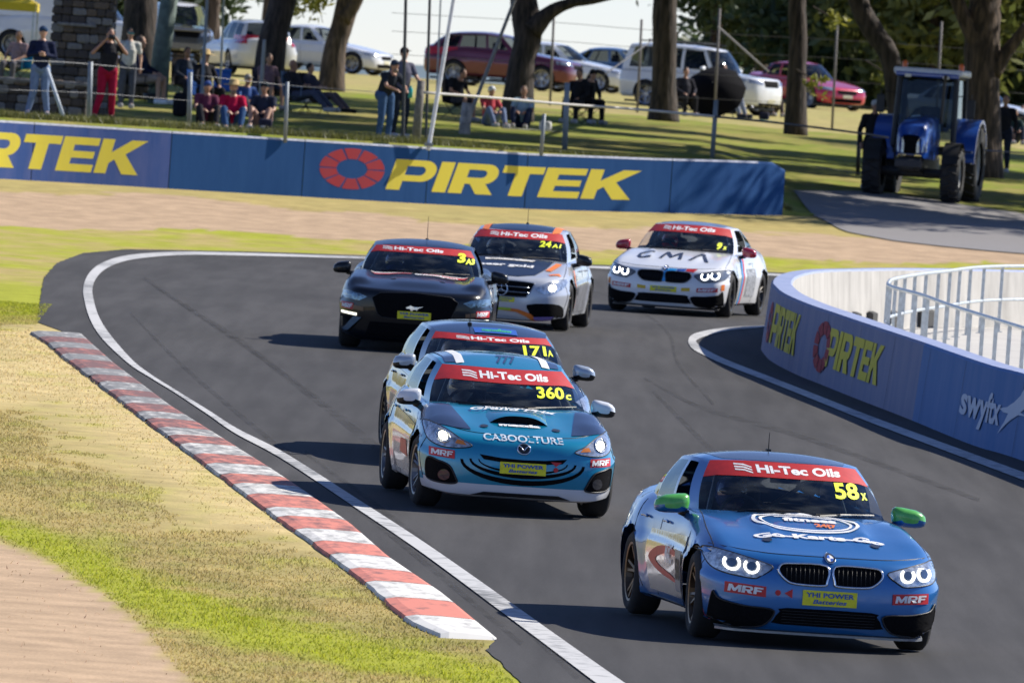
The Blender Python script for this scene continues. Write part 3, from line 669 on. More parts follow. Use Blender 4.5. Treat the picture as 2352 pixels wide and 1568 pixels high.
class Car:
    def __init__(s, name, label, sp, loc=(0, 0, 0), rot=0.0, group=None, cat='car', slope=0.0):
        s.sp = sp; s.root = thing(name, label, cat, loc, rot, group, slope)
        s.geo()
    def top(s, x, y):
        sp = s.sp; z = float(s._zc(y)) - float(s._cr(y)) * (abs(x) / sp['hw']) ** 2.4
        if 'bulge' in sp: z += sp['bulge'](abs(x), y)
        return z
    def roofz(s, x, y): return float(s._zr(y)) - s.sp.get('rc', .055) * (abs(x) / s.sp['xt']) ** 2.3
    def geo(s):
        sp = s.sp; s._zc = pchip(sp['zc']); s._cr = pchip(sp.get('cr', [(0, .05), (1.2, .05), (4, .05)])); s._zr = pchip(sp['zr'])
        O = resample(catmull(sp['outline'], 8), sp.get('n', 120)); n = len(O)
        T = np.gradient(O, axis=0); T /= np.linalg.norm(T, axis=1)[:, None] + 1e-9
        Nn = np.stack([T[:, 1], -T[:, 0]], 1)                 # outward
        Nn[0] = (0, -1); Nn[-1] = (0, 1)
        m = 18; 
        pr = {k: resample(catmull(sp[k], 6), m) for k in ('pf', 'ps', 'pr')}
        V = []; zb = sp['zb']; Rw = sp['R']; Ra = Rw + sp.get('gap', .045); hw = sp['hw']
        wc = [sp['fo'], sp['fo'] + sp['wb']]
        edge = []
        for i in range(n):
            nx, ny = Nn[i]; wf = max(0, -ny) ** 1.4; wr = max(0, ny) ** 1.4; ws = max(0, 1 - wf - wr)
            t = wf + ws + wr; wf, ws, wr = wf / t, ws / t, wr / t
            P = wf * pr['pf'] + ws * pr['ps'] + wr * pr['pr']
            z0 = wf * zb[0] + ws * zb[1] + wr * zb[2]
            tp_ = 1 + sp.get('taper', 0) * ws * float(sstep(sp['L'] - 1.25, sp['L'] - .55, O[i][1])); ex, ey = O[i][0] - nx * P[-1][1] * tp_, O[i][1] - ny * P[-1][1] * tp_; ex = max(ex, 0)
            ze = s.top(ex, ey); row = []
            for k in range(m):
                z = z0 + (ze - z0) * P[k][0]; ins = P[k][1]; ins *= 1 + sp.get('taper', 0) * ws * float(sstep(sp['L'] - 1.25, sp['L'] - .55, O[i][1])) * max(0, min(1, (P[k][0] - .55) / .25))
                if ws > .5 and sp.get('flare', 0):
                    for w in wc:
                        r = math.hypot(O[i][1] - w, z - Rw); ins -= sp['flare'] * math.exp(-((max(r, Ra) - Ra) / .12) ** 2) * (1 if k < m - 2 else .3)
                row.append([max(O[i][0] - nx * ins, 0), O[i][1] - ny * ins, z])
            V.append(row); edge.append((ex, ey, ze))
            row[-1] = [ex, ey, ze]
        V = np.array(V)
        # arches: drop faces inside the wheel circles, snap the rim of the hole onto the circle
        drop = set(); 
        for i in range(n - 1):
            for k in range(m - 1):
                c = (V[i, k] + V[i+1, k] + V[i, k+1] + V[i+1, k+1]) / 4
                if c[0] > .55 * hw and any(math.hypot(c[1] - w, c[2] - Rw) < Ra for w in wc): drop.add((i, k))
        for i in range(n):
            for k in range(m):
                nb = [(a, b) for a in (i-1, i) for b in (k-1, k) if 0 <= a < n-1 and 0 <= b < m-1]
                d = [q in drop for q in nb]
                if any(d) and not all(d):
                    for w in wc:
                        r = math.hypot(V[i,k,1] - w, V[i,k,2] - Rw)
                        if r < Ra * 1.25 and r > 1e-3:
                            V[i,k,1] = w + (V[i,k,1] - w) * Ra / r; V[i,k,2] = Rw + (V[i,k,2] - Rw) * Ra / r
        mb = MB(); lower = MB(); lz = sp.get('lower_z', -1)
        for sgn in (1, -1):
            v = [(V[i,k,0]*sgn, V[i,k,1], V[i,k,2]) for i in range(n) for k in range(m)]
            f = []; fl = []
            for i in range(n-1):
                for k in range(m-1):
                    if (i, k) in drop: continue
                    q = (i*m+k, i*m+k+1, (i+1)*m+k+1, (i+1)*m+k)
                    q = q if sgn > 0 else q[::-1]
                    zc_ = (V[i,k,2] + V[i,k+1,2]) / 2
                    (fl if zc_ < lz else f).append(q[::-1])
            mb.add(v, f)
            if fl: lower.add(v, fl)
        # top skin
        cx = s.cabin_cols(); ring = [(c[0][0], c[0][1]) for c in cx]
        rx = np.array([p[0] for p in ring]); ry = np.array([p[1] for p in ring])
        ymin_c, ymax_c = ry[0], ry[-1]
        def inside(x, y):
            x = abs(x) + .035
            if y <= ymin_c + .03 or y >= ymax_c - .03: return False
            # half width of the cabin ring at this y
            best = 0
            for a in range(len(rx) - 1):
                y0, y1 = ry[a], ry[a+1]
                if (y0 - y) * (y1 - y) <= 0 and y0 != y1: best = max(best, rx[a] + (rx[a+1] - rx[a]) * (y - y0) / (y1 - y0))
            return x < best
        nx_ = 34; rows = []
        for (ex, ey, ze) in edge: rows.append([(ex * (2*j/nx_ - 1), ey, s.top(ex * (2*j/nx_ - 1), ey)) for j in range(nx_ + 1)])
        v = [p for r in rows for p in r]; f = []
        for i in range(n - 1):
            for j in range(nx_):
                q = (i*(nx_+1)+j, i*(nx_+1)+j+1, (i+1)*(nx_+1)+j+1, (i+1)*(nx_+1)+j)
                c = [sum(v[w][k] for w in q) / 4 for k in range(2)]
                if not inside(c[0], c[1]): f.append(q)
        mb.add(v, f)
        # cabin
        mt = 12; cols = []
        for (b, t, kind) in cx:
            bx, by = b; tx, ty = t; zb_ = s.top(bx, by) - .008; zt = s.roofz(tx, ty)
            col = []
            for k in range(mt + 1):
                u = k / mt; bl = sp.get('bow', .028) * math.sin(math.pi * u)
                nrm = Vector((bx + .15, (-1 if by < (ymin_c + ymax_c) / 2 else 1) * (1.0 if kind in ('ws', 'rg') else .05), 0)).normalized() if kind in ('ws', 'rg') else Vector((1, 0, 0))
                if kind in ('ws', 'rg'): nrm = Vector((.0, -1 if kind == 'ws' else 1, .9)).normalized()
                col.append((bx + (tx - bx) * u + nrm.x * bl * (1 if kind not in ('ws', 'rg') else 0), by + (ty - by) * u + nrm.y * bl, zb_ + (zt - zb_) * u + nrm.z * bl * (1 if bx > 0 or True else 0)))
            cols.append(col)
        glass = {}
        frame = MB()
        lo, hi = sp.get('winlo', 1), mt - 1
        pieces = []
        for a in range(len(cols) - 1):
            kind = cx[a][2]
            pieces.append((kind, cols[a], cols[a+1]))
        for sgn in (1, -1):
            def mir(p): return (p[0] * sgn, p[1], p[2])
            run = {}
            for idx, (kind, c0, c1) in enumerate(pieces):
                g = kind.startswith('g') or kind in ('ws', 'rg')
                a0, a1 = (0, mt) if kind in ('ws', 'rg') else (lo, hi)
                for k in range(mt):
                    q = [mir(c0[k]), mir(c1[k]), mir(c1[k+1]), mir(c0[k+1])]
                    if g and a0 <= k < a1: glass.setdefault((kind, sgn if kind not in ('ws', 'rg') else 0), MB()).add(q, [(0, 1, 2, 3) if sgn > 0 else (3, 2, 1, 0)])
                    else: frame.add(q, [(0, 1, 2, 3) if sgn > 0 else (3, 2, 1, 0)])
        # roof
        roofp = MB(); nr = 24; rows = []
        for (b, t, kind) in cx: rows.append([(t[0] * (2*j/nr - 1), t[1], s.roofz(t[0] * (2*j/nr - 1), t[1]) + (.0 if j not in (0, nr) else 0)) for j in range(nr + 1)])
        rv = [p for r in rows for p in r]; wpan = sp.get('roof_w', .86)
        fo_, fi_ = [], []
        for i in range(len(rows) - 1):
            for j in range(nr):
                q = (i*(nr+1)+j, i*(nr+1)+j+1, (i+1)*(nr+1)+j+1, (i+1)*(nr+1)+j)
                if abs((j + .5) / nr * 2 - 1) > wpan: fo_.append(q)
                else: fi_.append(q)
        frame.add(rv, fo_)
        rp = MB(); rp.add([(p[0], p[1], p[2] + (.002)) for p in rv], fi_)
        mb.add(frame.v, frame.f)
        s.V = V; s.edge = edge; s.cols = cols; s.cx = cx; s.mt = mt; s.wc = wc; s.Ra = Ra
        def clean(o):
            bm = bmesh.new(); bm.from_mesh(o.data); bmesh.ops.remove_doubles(bm, verts=bm.verts, dist=.0006); 
            bmesh.ops.recalc_face_normals(bm, faces=bm.faces); loose = [q for q in bm.verts if not q.link_faces]; bmesh.ops.delete(bm, geom=loose, context='VERTS')
            bm.to_mesh(o.data); bm.free(); o.data.polygons.foreach_set('use_smooth', [True] * len(o.data.polygons)); 
            try: o.data.set_sharp_from_angle(angle=R(38))
            except Exception: pass
            return o
        s.body = clean(mb.build('body', sp['paint'], s.root, True))
        if lower.f: clean(lower.build('bumper_skirt', sp['lower_paint'], s.root, True))
        s.roof = clean(rp.build('roof', sp.get('roof_paint', sp['paint']), s.root, True))
        # bvh for laying decals and lamps on the skin
        allv, allf = list(mb.v), list(mb.f); k0 = len(allv); allv += lower.v; allf += [tuple(i + k0 for i in q) for q in lower.f]
        k0 = len(allv); allv += rp.v; allf += [tuple(i + k0 for i in q) for q in rp.f]
        for g_ in glass.values():
            k0 = len(allv); allv += g_.v; allf += [tuple(i + k0 for i in q) for q in g_.f]
        s.bvh = BVHTree.FromPolygons([Vector(p) for p in allv], allf)
        for (kind, sg), g_ in glass.items():
            if kind == 'g1' and sp.get('race'): continue            # race cars run with the front side windows open
            nm = {'ws': 'windscreen', 'rg': 'rear_window'}.get(kind, 'side_window')
            clean(g_.build(nm, GLASS if kind in ('ws', 'rg') else sp.get('sideglass', SIDEGLASS), s.root, True))
        # floor, arch liners, cabin tub
        mbx = MB(); mbx.box(-hw*.80, hw*.80, .35, sp['L'] - .3, .16, .22); 
        for w in wc:
            for sg in (1, -1):
                pts = []
                for a in range(0, 181, 15):
                    y = w + (Ra + .012) * math.cos(R(a)); z = Rw + (Ra + .012) * math.sin(R(a)); pts.append((y, z))
                rows = [[(sg * hw * .97 - sg*.02, y, z) for y, z in pts], [(sg * (hw - .34), y, z) for y, z in pts]]
                mbx.grid(rows); 
                mbx.add([(sg * (hw - .34), y, z) for y, z in pts], [tuple(range(len(pts)))])
        mbx.build('underbody', BLACKP, s.root)
        if sp.get('interior', True):
            y0, y1 = ry[0] + .15, ry[-1] - .1; xx = sp['xa'] - .03; tb = MB()
            for r_ in ((-xx, xx, y0, y1, .42, .45), (-xx, -xx + .03, y0 + .3, y1, .45, .86), (xx - .03, xx, y0 + .3, y1, .45, .86), (-xx, xx, y1 - .4, y1 - .37, .45, .95)): tb.box(*r_)
            tb.build('cabin_floor', INT, s.root)
            d = MB(); zc0 = s.top(0, ry[0]) ; d.box(-xx + .02, xx - .02, y0 + .08, y0 + .48, .6, zc0 - .06, bev=.04); d.build('dashboard', INT, s.root)
            for sx in (-.36, .36):
                if sx > 0 and sp.get('race'): continue
                st = MB(); ys_ = ry[0] + sp.get('seat', 1.05)
                st.box(sx - .25, sx + .25, ys_ - .35, ys_ + .15, .42, .55, bev=.05); st.box(sx - .25, sx + .25, ys_ + .12, ys_ + .26, .48, 1.12, bev=.06); st.box(sx - .14, sx + .14, ys_ + .14, ys_ + .24, 1.1, sp.get('headrest', 1.22), bev=.04)
                st.build('seat', INT, s.root)
            if sp.get('race'):
                cg = MB(); yb = ry[0] + sp.get('seat', 1.05) + .45; zt = s.roofz(.5, yb) - .06; xt_ = sp['xt'] - .08; yf = ry[0] + .95; zf_ = s.roofz(xt_, yf) - .07; xb_ = sp['xa'] - .1
                cg.tube([(-xb_, yb, .45), (-xb_, yb, .9), (-xt_, yb, zt), (xt_, yb, zt), (xb_, yb, .9), (xb_, yb, .45)], .02, 6)
                cg.tube([(-xt_, yb, zt), (xb_, yb, .5)], .018, 6); cg.tube([(xt_, yb, zt), (-xb_, yb, .5)], .018, 6)
                for sg in (1, -1): cg.tube([(sg*xt_, yb, zt), (sg*xt_, yf, zf_), (sg*(xb_ + .02), ry[0] + .42, .88), (sg*(xb_ + .02), ry[0] + .42, .5)], .02, 6); cg.tube([(sg*xt_, yb, zt), (sg*xt_*.9, yb + .9, .9)], .018, 6)
                cg.build('roll_cage', sp.get('cage', CAGE), s.root)
                sw = MB(); sw.tube([(-.36 + .17*math.cos(a), ry[0] + .55 + .05*math.sin(a), .88 + .17*math.sin(a)) for a in np.linspace(0, 2*math.pi, 17)[:-1]], .015, 6, closed=True); sw.build('steering_wheel', BLACKP, s.root)
        if sp.get('mirror_in', True):
            im = MB(); yy = ry[0] + .72; im.box(-.12, .12, yy, yy + .03, s.roofz(0, yy) * 0 + sp['zmir'], sp['zmir'] + .06, bev=.01); im.build('rear_view_mirror', BLACKP, s.root)
        # wheels
        tw = sp.get('tw', .24); steer = sp.get('steer', 0)
        tyre = rim = None
        for wi, w in enumerate(wc):
            for sg in (1, -1):
                if tyre is None:
                    b = MB(); r = Rw; ri = Rw * .70
                    b.lathe([(-tw/2 + .012, ri), (-tw/2, ri + .02), (-tw/2, r - .045), (-tw/2 + .03, r - .008), (-tw/2 + .05, r), (tw/2 - .05, r), (tw/2 - .03, r - .008), (tw/2, r - .045), (tw/2, ri + .02), (tw/2 - .012, ri)], 36)
                    t_ = b.build('wheel', TYRE, s.root, True)
                    b = MB(); b.lathe([(tw/2 - .01, ri), (tw/2 - .015, ri - .018), (tw/2 - .07, ri - .03), (-tw/2 + .01, ri - .03), (-tw/2 + .01, ri)], 36)
                    b.lathe([(tw/2 - .10, .01), (tw/2 - .06, .02), (tw/2 - .06, .06), (tw/2 - .10, .09)], 16)
                    ns = sp.get('spokes', 5)
                    for k in range(ns):
                        for off in ((-.10, .10) if sp.get('double', True) else (0,)):
                            a = 2*math.pi*(k)/ns + off; a2 = 2*math.pi*k/ns + off * 1.9
                            p0 = Vector((tw/2 - .075, .05*math.cos(a), .05*math.sin(a))); p1 = Vector((tw/2 - .035, (ri - .02)*math.cos(a2), (ri - .02)*math.sin(a2)))
                            b.tube([p0, p1], [.020, .014], 5)
                    r_ = b.build('rim', sp.get('rim', M('dark_alloy', (.06, .055, .05), rough=.35, metal=.7)), t_, False)
                    b = MB(); b.lathe([(tw/2 - .13, .02), (tw/2 - .13, ri * .82), (tw/2 - .15, ri * .82), (tw/2 - .15, .02)], 24); d_ = b.build('brake_disc', M('brake_steel', (.25, .24, .23), rough=.4, metal=.8), t_)
                    tyre, rim, disc = t_, r_, d_; cur = t_
                else:
                    cur = tyre.copy(); COL.objects.link(cur); cur.parent = s.root
                    for ch in (rim, disc): c2 = ch.copy(); COL.objects.link(c2); c2.parent = cur
                cur.location = (sg * (hw - tw/2 - sp.get('wheel_in', .012)), w, Rw)
                cur.rotation_euler = (rnd.random() * 6, 0, (0 if sg > 0 else math.pi) + (steer if wi == 0 else 0))
        # arch lips
        if sp.get('archlip'):
            for w in wc:
                for sg in (1, -1):
                    pts = []
                    for a in range(-12, 193, 10):
                        y = w + Ra * math.cos(R(a)); z = Rw + Ra * math.sin(R(a)); pts.append(s.on('left' if sg < 0 else 'right', y, z + .0, .002) or Vector((sg * hw, y, z)))
                    b = MB(); b.tube(pts, .012, 5); b.build('wheel_arch', sp['archlip'], s.root, True)
    def cabin_cols(s):
        sp = s.sp; out = []; n = 9
        xa, xt = sp['xa'], sp['xt']; (c0, c1), (w0, w1) = sp['ws_b'], sp['ws_t']
        for i in range(n):
            u = i / n; out.append(((xa * u, c0 + (c1 - c0) * u**2.2), (xt * u, w0 + (w1 - w0) * u**2.2), 'ws'))
        st = [((xa, c1), (xt, w1), 'pA')] + [((xa + dx, yb), (xt + dt, yt), k) for (yb, yt, dx, dt, k) in sp['side']]
        for a in range(len(st)):
            out.append(st[a])
            if a + 1 < len(st) and st[a][2].startswith('g'):
                for u in (.25, .5, .75):
                    (b0, t0, k), (b1, t1, _) = st[a], st[a+1]
                    out.append(((b0[0] + (b1[0]-b0[0])*u, b0[1] + (b1[1]-b0[1])*u), (t0[0] + (t1[0]-t0[0])*u, t0[1] + (t1[1]-t0[1])*u), k))
        (r0, r1), (t0, t1) = sp['rg_b'], sp['rg_t']; xr, xrt = sp.get('xr', xa - .12), sp.get('xrt', xt - .05)
        m = 7
        for i in range(m + 1):
            u = 1 - i / m; out.append(((xr * u, r0 + (r1 - r0) * u**2), (xrt * u, t0 + (t1 - t0) * u**2), 'rg'))
        return out
    def on(s, side, a, b, off=.004):
        if side == 'front': o, d = Vector((a, -3, b + (s.sp.get('dz', 0) if b < 1.0 * s.sp.get('dzmax', .78) else 0))), Vector((0, 1, 0))
        elif side == 'top': o, d = Vector((a, b, 5)), Vector((0, 0, -1))
        elif side == 'left': o, d = Vector((-4, a, b)), Vector((1, 0, 0))
        elif side == 'right': o, d = Vector((4, a, b)), Vector((-1, 0, 0))
        elif side == 'rear': o, d = Vector((a, 9, b)), Vector((0, -1, 0))
        h = s.bvh.ray_cast(o, d)
        if h[0] is None: return None
        nn = h[1] if h[1].dot(d) < 0 else -h[1]
        return h[0] + nn * off * .5 - d * off
    def patch(s, name, v, f, side, material, off=.004, ml=.05, parent=None, skirt=0.0, smooth=True):
        v, f, be = refine(v, f, ml); P = []; good = []
        for (a, b) in v:
            p = s.on(side, a, b, off); P.append(p)
        ok = [p for p in P if p is not None]
        if not ok: return None
        f = [q for q in f if all(P[i] is not None for i in q)]
        P = [p if p is not None else ok[0] for p in P]
        if skirt:
            d = {'front': Vector((0, 1, 0)), 'top': Vector((0, 0, -1)), 'left': Vector((1, 0, 0)), 'right': Vector((-1, 0, 0)), 'rear': Vector((0, -1, 0))}[side]
            n0 = len(P); P = P + [p + d * skirt for p in P]; f = f + [(a, b, b + n0, a + n0) for a, b in be]
        return obj(name, P, f, material, parent or s.root, smooth and not skirt)
    def poly(s, name, pts, side, material, off=.004, ml=.05, sm=0, **k):
        if sm: pts = [tuple(p) for p in catmull(pts, sm, closed=True)]
        v, f = polyfill(pts); return s.patch(name, v, f, side, material, off, ml, **k)
    def both(s, name, pts, side, material, **k):
        r = [s.poly(name, pts, side, material, **k)]
        if side in ('front', 'top', 'rear'): r.append(s.poly(name, [(-a, b) for a, b in pts][::-1], side, material, **k))
        return r
    def text(s, txt, a, b, size, side, material, bold=.01, shear=0, wide=1.0, rot=0.0, parent=None, off=.006, name='lettering', flip=False, w=None):
        v, f = text2d(txt, size, bold, shear, wide)
        if w: k = w / (2 * max(p[0] for p in v)); v = [(p[0] * k, p[1]) for p in v]
        c, sn = math.cos(R(rot)), math.sin(R(rot))
        v = [((x * c - y * sn) * (-1 if flip else 1) + a, x * sn + y * c + b) for x, y in v]
        return s.patch(name, v, f, side, material, off, .09, parent)
    def rim(s, name, pts, side, rad, material, off=.003, sm=4, parent=None, closed=True):
        P = catmull(pts, sm, closed=closed) if sm else pts; Q = [s.on(side, p[0], p[1], off) for p in P]; Q = [q for q in Q if q is not None]
        mb = MB(); mb.tube(Q, rad, 6, closed=closed); return mb.build(name, material, parent or s.root, True)
    def mirror(s, x, y, z, material, sizes=(.115, .075, .075), label=None, base=None):
        for sg in (1, -1):
            mb = MB(); sx, sy, sz = sizes; n = 14; m = 9; v = []; f = []
            for i in range(m + 1):
                th = math.pi * i / m
                for k in range(n):
                    a = 2 * math.pi * k / n; cx, cy, cz = math.cos(a) * math.sin(th), math.cos(th), math.sin(a) * math.sin(th)
                    e = lambda q, p: math.copysign(abs(q) ** p, q)
                    yy = e(cy, .8); yy = yy if yy < 0 else yy * .35
                    v.append((sg * (x + sx * e(cx, .65) * (1 + 0)), y + sy * yy, z + sz * e(cz, .65) * (1 - .18 * e(cx, 1)) - .02 * e(cx, 1)))
            for i in range(m):
                for k in range(n): f.append((i*n+k, (i+1)*n+k, (i+1)*n+(k+1) % n, i*n+(k+1) % n))
            fl = [q for q in f if sum(v[w][2] for w in q) / 4 < z - sz * .25]; fu = [q for q in f if q not in fl]; mb.add(v, fu); o = mb.build('mirror', material, s.root, True); lo_ = MB(); lo_.add(v, fl); lo_.build('mirror_base', base or BLACKP, o, True)
            st = MB(); st.tube([(sg * (x - sx * .5), y + .01, z - sz * .75), (sg * (s.sp['xa'] + .04), y + .05, z - sz - .01)], [.03, .035], 6); st.build('mirror_arm', BLACKP, o, True)
            gl = MB(); gl.box(sg*(x - sx*.8) if sg > 0 else sg*(x + sx*.8), sg*(x + sx*.8) if sg > 0 else sg*(x - sx*.8), y + sy*.355, y + sy*.37, z - sz*.7, z + sz*.65); gl.build('mirror_glass', CHROME, o)
    def banner(s, t0, material=None, off=.004, u_end=1.0):
        """strip across the top of the windscreen, from height fraction t0 to the top"""
        cols = [c for c, k in zip(s.cols, s.cx) if k[2] == 'ws'] + [s.cols[9]]
        rows = []
        for t in np.linspace(t0, .995, 5):
            r = []
            for c in cols:
                k = t * s.mt; i = min(int(k), s.mt - 1); p = Vector(c[i]).lerp(Vector(c[i+1]), k - i); r.append(p + Vector((0, -off * .7, off * .7)))
            rows.append([Vector((-p.x, p.y, p.z)) for p in r[::-1]][:-1] + r)
        mb = MB(); mb.grid(rows); return mb.build('sun_strip', material or BANNER, s.root, True)
    def splitter(s, material, z=.10, out=.03):
        O = [(q[0][0], q[0][1]) for q in s.V if q[0][1] < .42]; O = [(-x, y) for x, y in O[::-1]][:-1] + O
        rows = []
        for x, y in O: rows.append([(x * .9, y + .12, z), (x, y - out, z), (x, y - out, z + .018), (x, y + .03, z + .035)])
        mb = MB(); mb.grid(rows); return mb.build('front_splitter', material, s.root, False)
    def seam(s, pts, side, sm=4, rad=.0055):
        return s.rim('seam', pts, side, rad, BLACKP, off=-.001, sm=sm, closed=False)
def wsz(c, t):
    k = t * c.mt; i = min(int(k), c.mt - 1); return c.cols[0][i][2] * (1 - k + i) + c.cols[0][i+1][2] * (k - i)
def strip(c, t0, x=0, w=.80, num=None, suf=None, sz=.095):
    c.banner(t0); z0, z1 = wsz(c, t0), wsz(c, .99); h = z1 - z0; size = h * .48; z = z0 + h * .30
    c.text('Hi-Tec Oils', x + w*.09, z, size, 'front', TXW, bold=.038, w=w * .80)
    for k in range(3):
        x0 = x - w*.5; q = z + size*.98 - k*size*.36; c.poly('stripe_logo', [(x0, q), (x0 + .07, q), (x0 + .125, q - size*.30), (x0 + .125, q - size*.48), (x0 + .065, q - size*.19), (x0, q - size*.19)], 'front', TXW, off=.006)
    if num:
        xe = c.sp['xa'] * .82; wn = sz * 1.0 * len(num); ws_ = .055 * len(suf); c.text(num, xe - ws_ - .01 - wn/2, z0 - sz - .012, sz, 'front', TXY, bold=.03, w=wn); c.text(suf, xe - ws_/2 + .005, z0 - sz - .018, sz*.66, 'front', TXY, bold=.03, w=ws_)
def plate(c, z0, z1, hwid=.21, skirt=.01, words=True):
    p = c.poly('sponsor_plate', [(-hwid, z0), (hwid, z0), (hwid, z1), (-hwid, z1)], 'front', PLY, off=.008, skirt=skirt)
    h = z1 - z0
    c.text('YHI POWER', 0, z0 + h*.56, h*.30, 'front', TXB, bold=.03, parent=p, off=.0105, w=hwid*1.78); c.text('Batteries', 0, z0 + h*.14, h*.27, 'front', TXB, bold=.025, shear=.25, parent=p, off=.0105, w=hwid*1.25)
def mrf(c, x0, x1, z0, z1, slope=0.0):
    for sg in (1, -1):
        q = [(sg*x0, z0), (sg*x1, z0 + slope), (sg*x1, z1 + slope), (sg*x0, z1)]
        p = c.poly('sponsor_sticker', q if sg > 0 else q[::-1], 'front', TXR, off=.005)
        v, f = word2d('MRF', .12, .05); W_ = (x1 - x0) * .86; H_ = (z1 - z0) * .66; c.patch('lettering', [(sg*(x0 + x1)/2 + (a - .5)*W_, (z0 + z1)/2 - H_/2 + slope/2 + b_*H_ + slope*sg*(a - .5)*.86) for a, b_ in v], f, 'front', TXW, .009, .05, p)
BASE = dict(
    outline=[(0,0),(.32,.008),(.57,.042),(.75,.115),(.855,.24),(.905,.44),(.925,.70),(.925,1.2),(.90,2.0),(.905,3.0),(.935,3.8),(.89,4.25),(.78,4.50),(.5,4.64),(0,4.67)],
    pf=[(0,.10),(.02,.05),(.10,.02),(.32,.0),(.52,.0),(.70,.01),(.84,.035),(.94,.075),(1,.15)],
    ps=[(0,.10),(.04,.05),(.2,.025),(.42,.006),(.585,.0),(.61,.014),(.74,.030),(.86,.05),(.94,.08),(1,.13)],
    pr=[(0,.12),(.05,.06),(.2,.01),(.5,.0),(.7,.01),(.85,.03),(.95,.06),(1,.12)],
    zb=(.115, .17, .22), hw=.94, L=4.67, R=.335, fo=.80, wb=2.81, flare=.022,
    zc=[(0,.685),(.15,.71),(.5,.79),(.9,.87),(1.5,.955),(1.9,.975),(3.2,1.0),(3.9,1.06),(4.5,1.06),(4.7,1.0)],
    taper=.75, cr=[(0,.03),(.5,.05),(1.2,.07),(2,.07),(3.2,.09),(4,.17),(4.7,.18)],
    zr=[(1.9,1.275),(2.2,1.34),(2.65,1.38),(3.1,1.365),(3.5,1.29)],
    xa=.735, xt=.575, ws_b=(1.42,1.78), ws_t=(2.10,2.32),
    side=[(2.02,2.46,.035,.045,'g1'),(2.60,2.66,.05,.07,'pB'),(2.69,2.75,.05,.07,'g2'),(3.40,3.22,.045,.06,'pM'),(3.45,3.26,.04,.06,'g3'),(3.74,3.44,.015,.03,'pC')],
    rg_b=(4.02,3.88), rg_t=(3.34,3.40), race=True, zmir=1.16, seat=.98)
def spec(**k): d = dict(BASE); d.update(k); return d
def place(px, py, yaw):
    p = gf(px, py); a = R(yaw) - math.atan2(p.x, p.y) * 1.0
    sl = math.atan2(float(zf(p.y + 3)) - float(zf(p.y)), 3)
    return dict(loc=(p.x, p.y, p.z + .013), rot=a, slope=sl)
# ---------------------------------------------------------------- blue sedan and white coupe share their nose
def bm_nose(c, ring_mat, frame, hl_mat, lip):
    HL = [(.445,.60),(.52,.635),(.62,.662),(.76,.695),(.875,.712),(.90,.685),(.895,.62),(.86,.565),(.78,.535),(.60,.512),(.54,.53)]
    for sg in (1, -1):
        q = [(sg*a, b) for a, b in HL]; q = q if sg > 0 else q[::-1]
        h = c.poly('headlight', q, 'front', hl_mat, off=.006, sm=3)
        for cx, cz, r in ((.605,.600,.056),(.745,.617,.058)):
            c.rim('lamp_ring', [(sg*cx + r*.90*math.cos(a), cz + r*.86*math.sin(a)) for a in np.linspace(R(140 if 1 else 0), R(400), 12)], 'front', .0085, ring_mat, off=.012, sm=2, parent=h, closed=False)
            c.poly('projector_lens', [(sg*cx + .033*math.cos(a), cz + .033*math.sin(a)) for a in np.linspace(0, 2*math.pi, 13)[:-1]][::sg], 'front', M('projector_glass', (.25,.3,.34), rough=.05, metal=.9), off=.012, parent=h, sm=0)
        c.rim('lamp_surround', q, 'front', .006, BLACKP, off=.003, parent=h)
        K = [(.035,.635),(.30,.64),(.385,.625),(.40,.575),(.345,.515),(.27,.49),(.06,.488),(.03,.52)]
        K = [(sg*a, b) for a, b in K]; K = K if sg > 0 else K[::-1]
        k_ = c.poly('kidney_grille', K, 'front', GRILLE, off=.003, sm=3)
        for j in range(9):
            xx = sg * (.06 + j*.035)
            c.rim('grille_slat', [(xx, .50 + .004*max(0, j-4)**2*.5), (xx, .63 - (.004 if j > 7 else 0))], 'front', .003, BLACKP, off=.006, sm=0, parent=k_, closed=False)
        c.rim('grille_frame', K, 'front', .0095, frame, off=.009, parent=k_)
        S = [(.86,.385),(.81,.335),(.64,.300),(.46,.290),(.42,.255),(.50,.160),(.70,.138),(.85,.145)]
        S = [(sg*a, b) for a, b in S]; S = S if sg > 0 else S[::-1]
        s_ = c.poly('side_intake', S, 'front', GRILLE, off=.014, sm=3); c.rim('intake_edge', S, 'front', .007, BLACKP, off=.012, parent=s_)
    I = [(-.33,.305),(.33,.305),(.375,.275),(.42,.205),(.36,.178),(-.36,.178),(-.42,.205),(-.375,.275)]
    i_ = c.poly('lower_intake', I, 'front', GRILLE, off=.004, sm=2)
    for j in range(5): c.rim('grille_bar', [(-.36,.195 + j*.022), (0,.195 + j*.022), (.36,.195 + j*.022)], 'front', .0025, BLACKP, off=.006, sm=4, parent=i_, closed=False)
    c.splitter(lip)
    b_ = c.poly('badge', [(.042*math.cos(a), .692 + .036*math.sin(a)) for a in np.linspace(0, 2*math.pi, 17)[:-1]], 'front', TXK, off=.006)
    for a0 in (0, 180): c.poly('badge_quarter', [(0, .692)] + [(.026*math.cos(R(a)), .692 + .023*math.sin(R(a))) for a in range(a0, a0+91, 15)], 'front', TXW, off=.009, parent=b_)
    for a0 in (90, 270): c.poly('badge_quarter', [(0, .692)] + [(.026*math.cos(R(a)), .692 + .023*math.sin(R(a))) for a in range(a0, a0+91, 15)], 'front', TXB, off=.009, parent=b_)
    c.rim('badge_ring', [(.04*math.cos(a), .692 + .034*math.sin(a)) for a in np.linspace(0, 2*math.pi, 13)[:-1]], 'front', .003, CHROME, off=.008, parent=b_)
    c.seam([(-.86,.735),(-.5,.705),(-.2,.70),(0,.70),(.2,.70),(.5,.705),(.86,.735)], 'front')
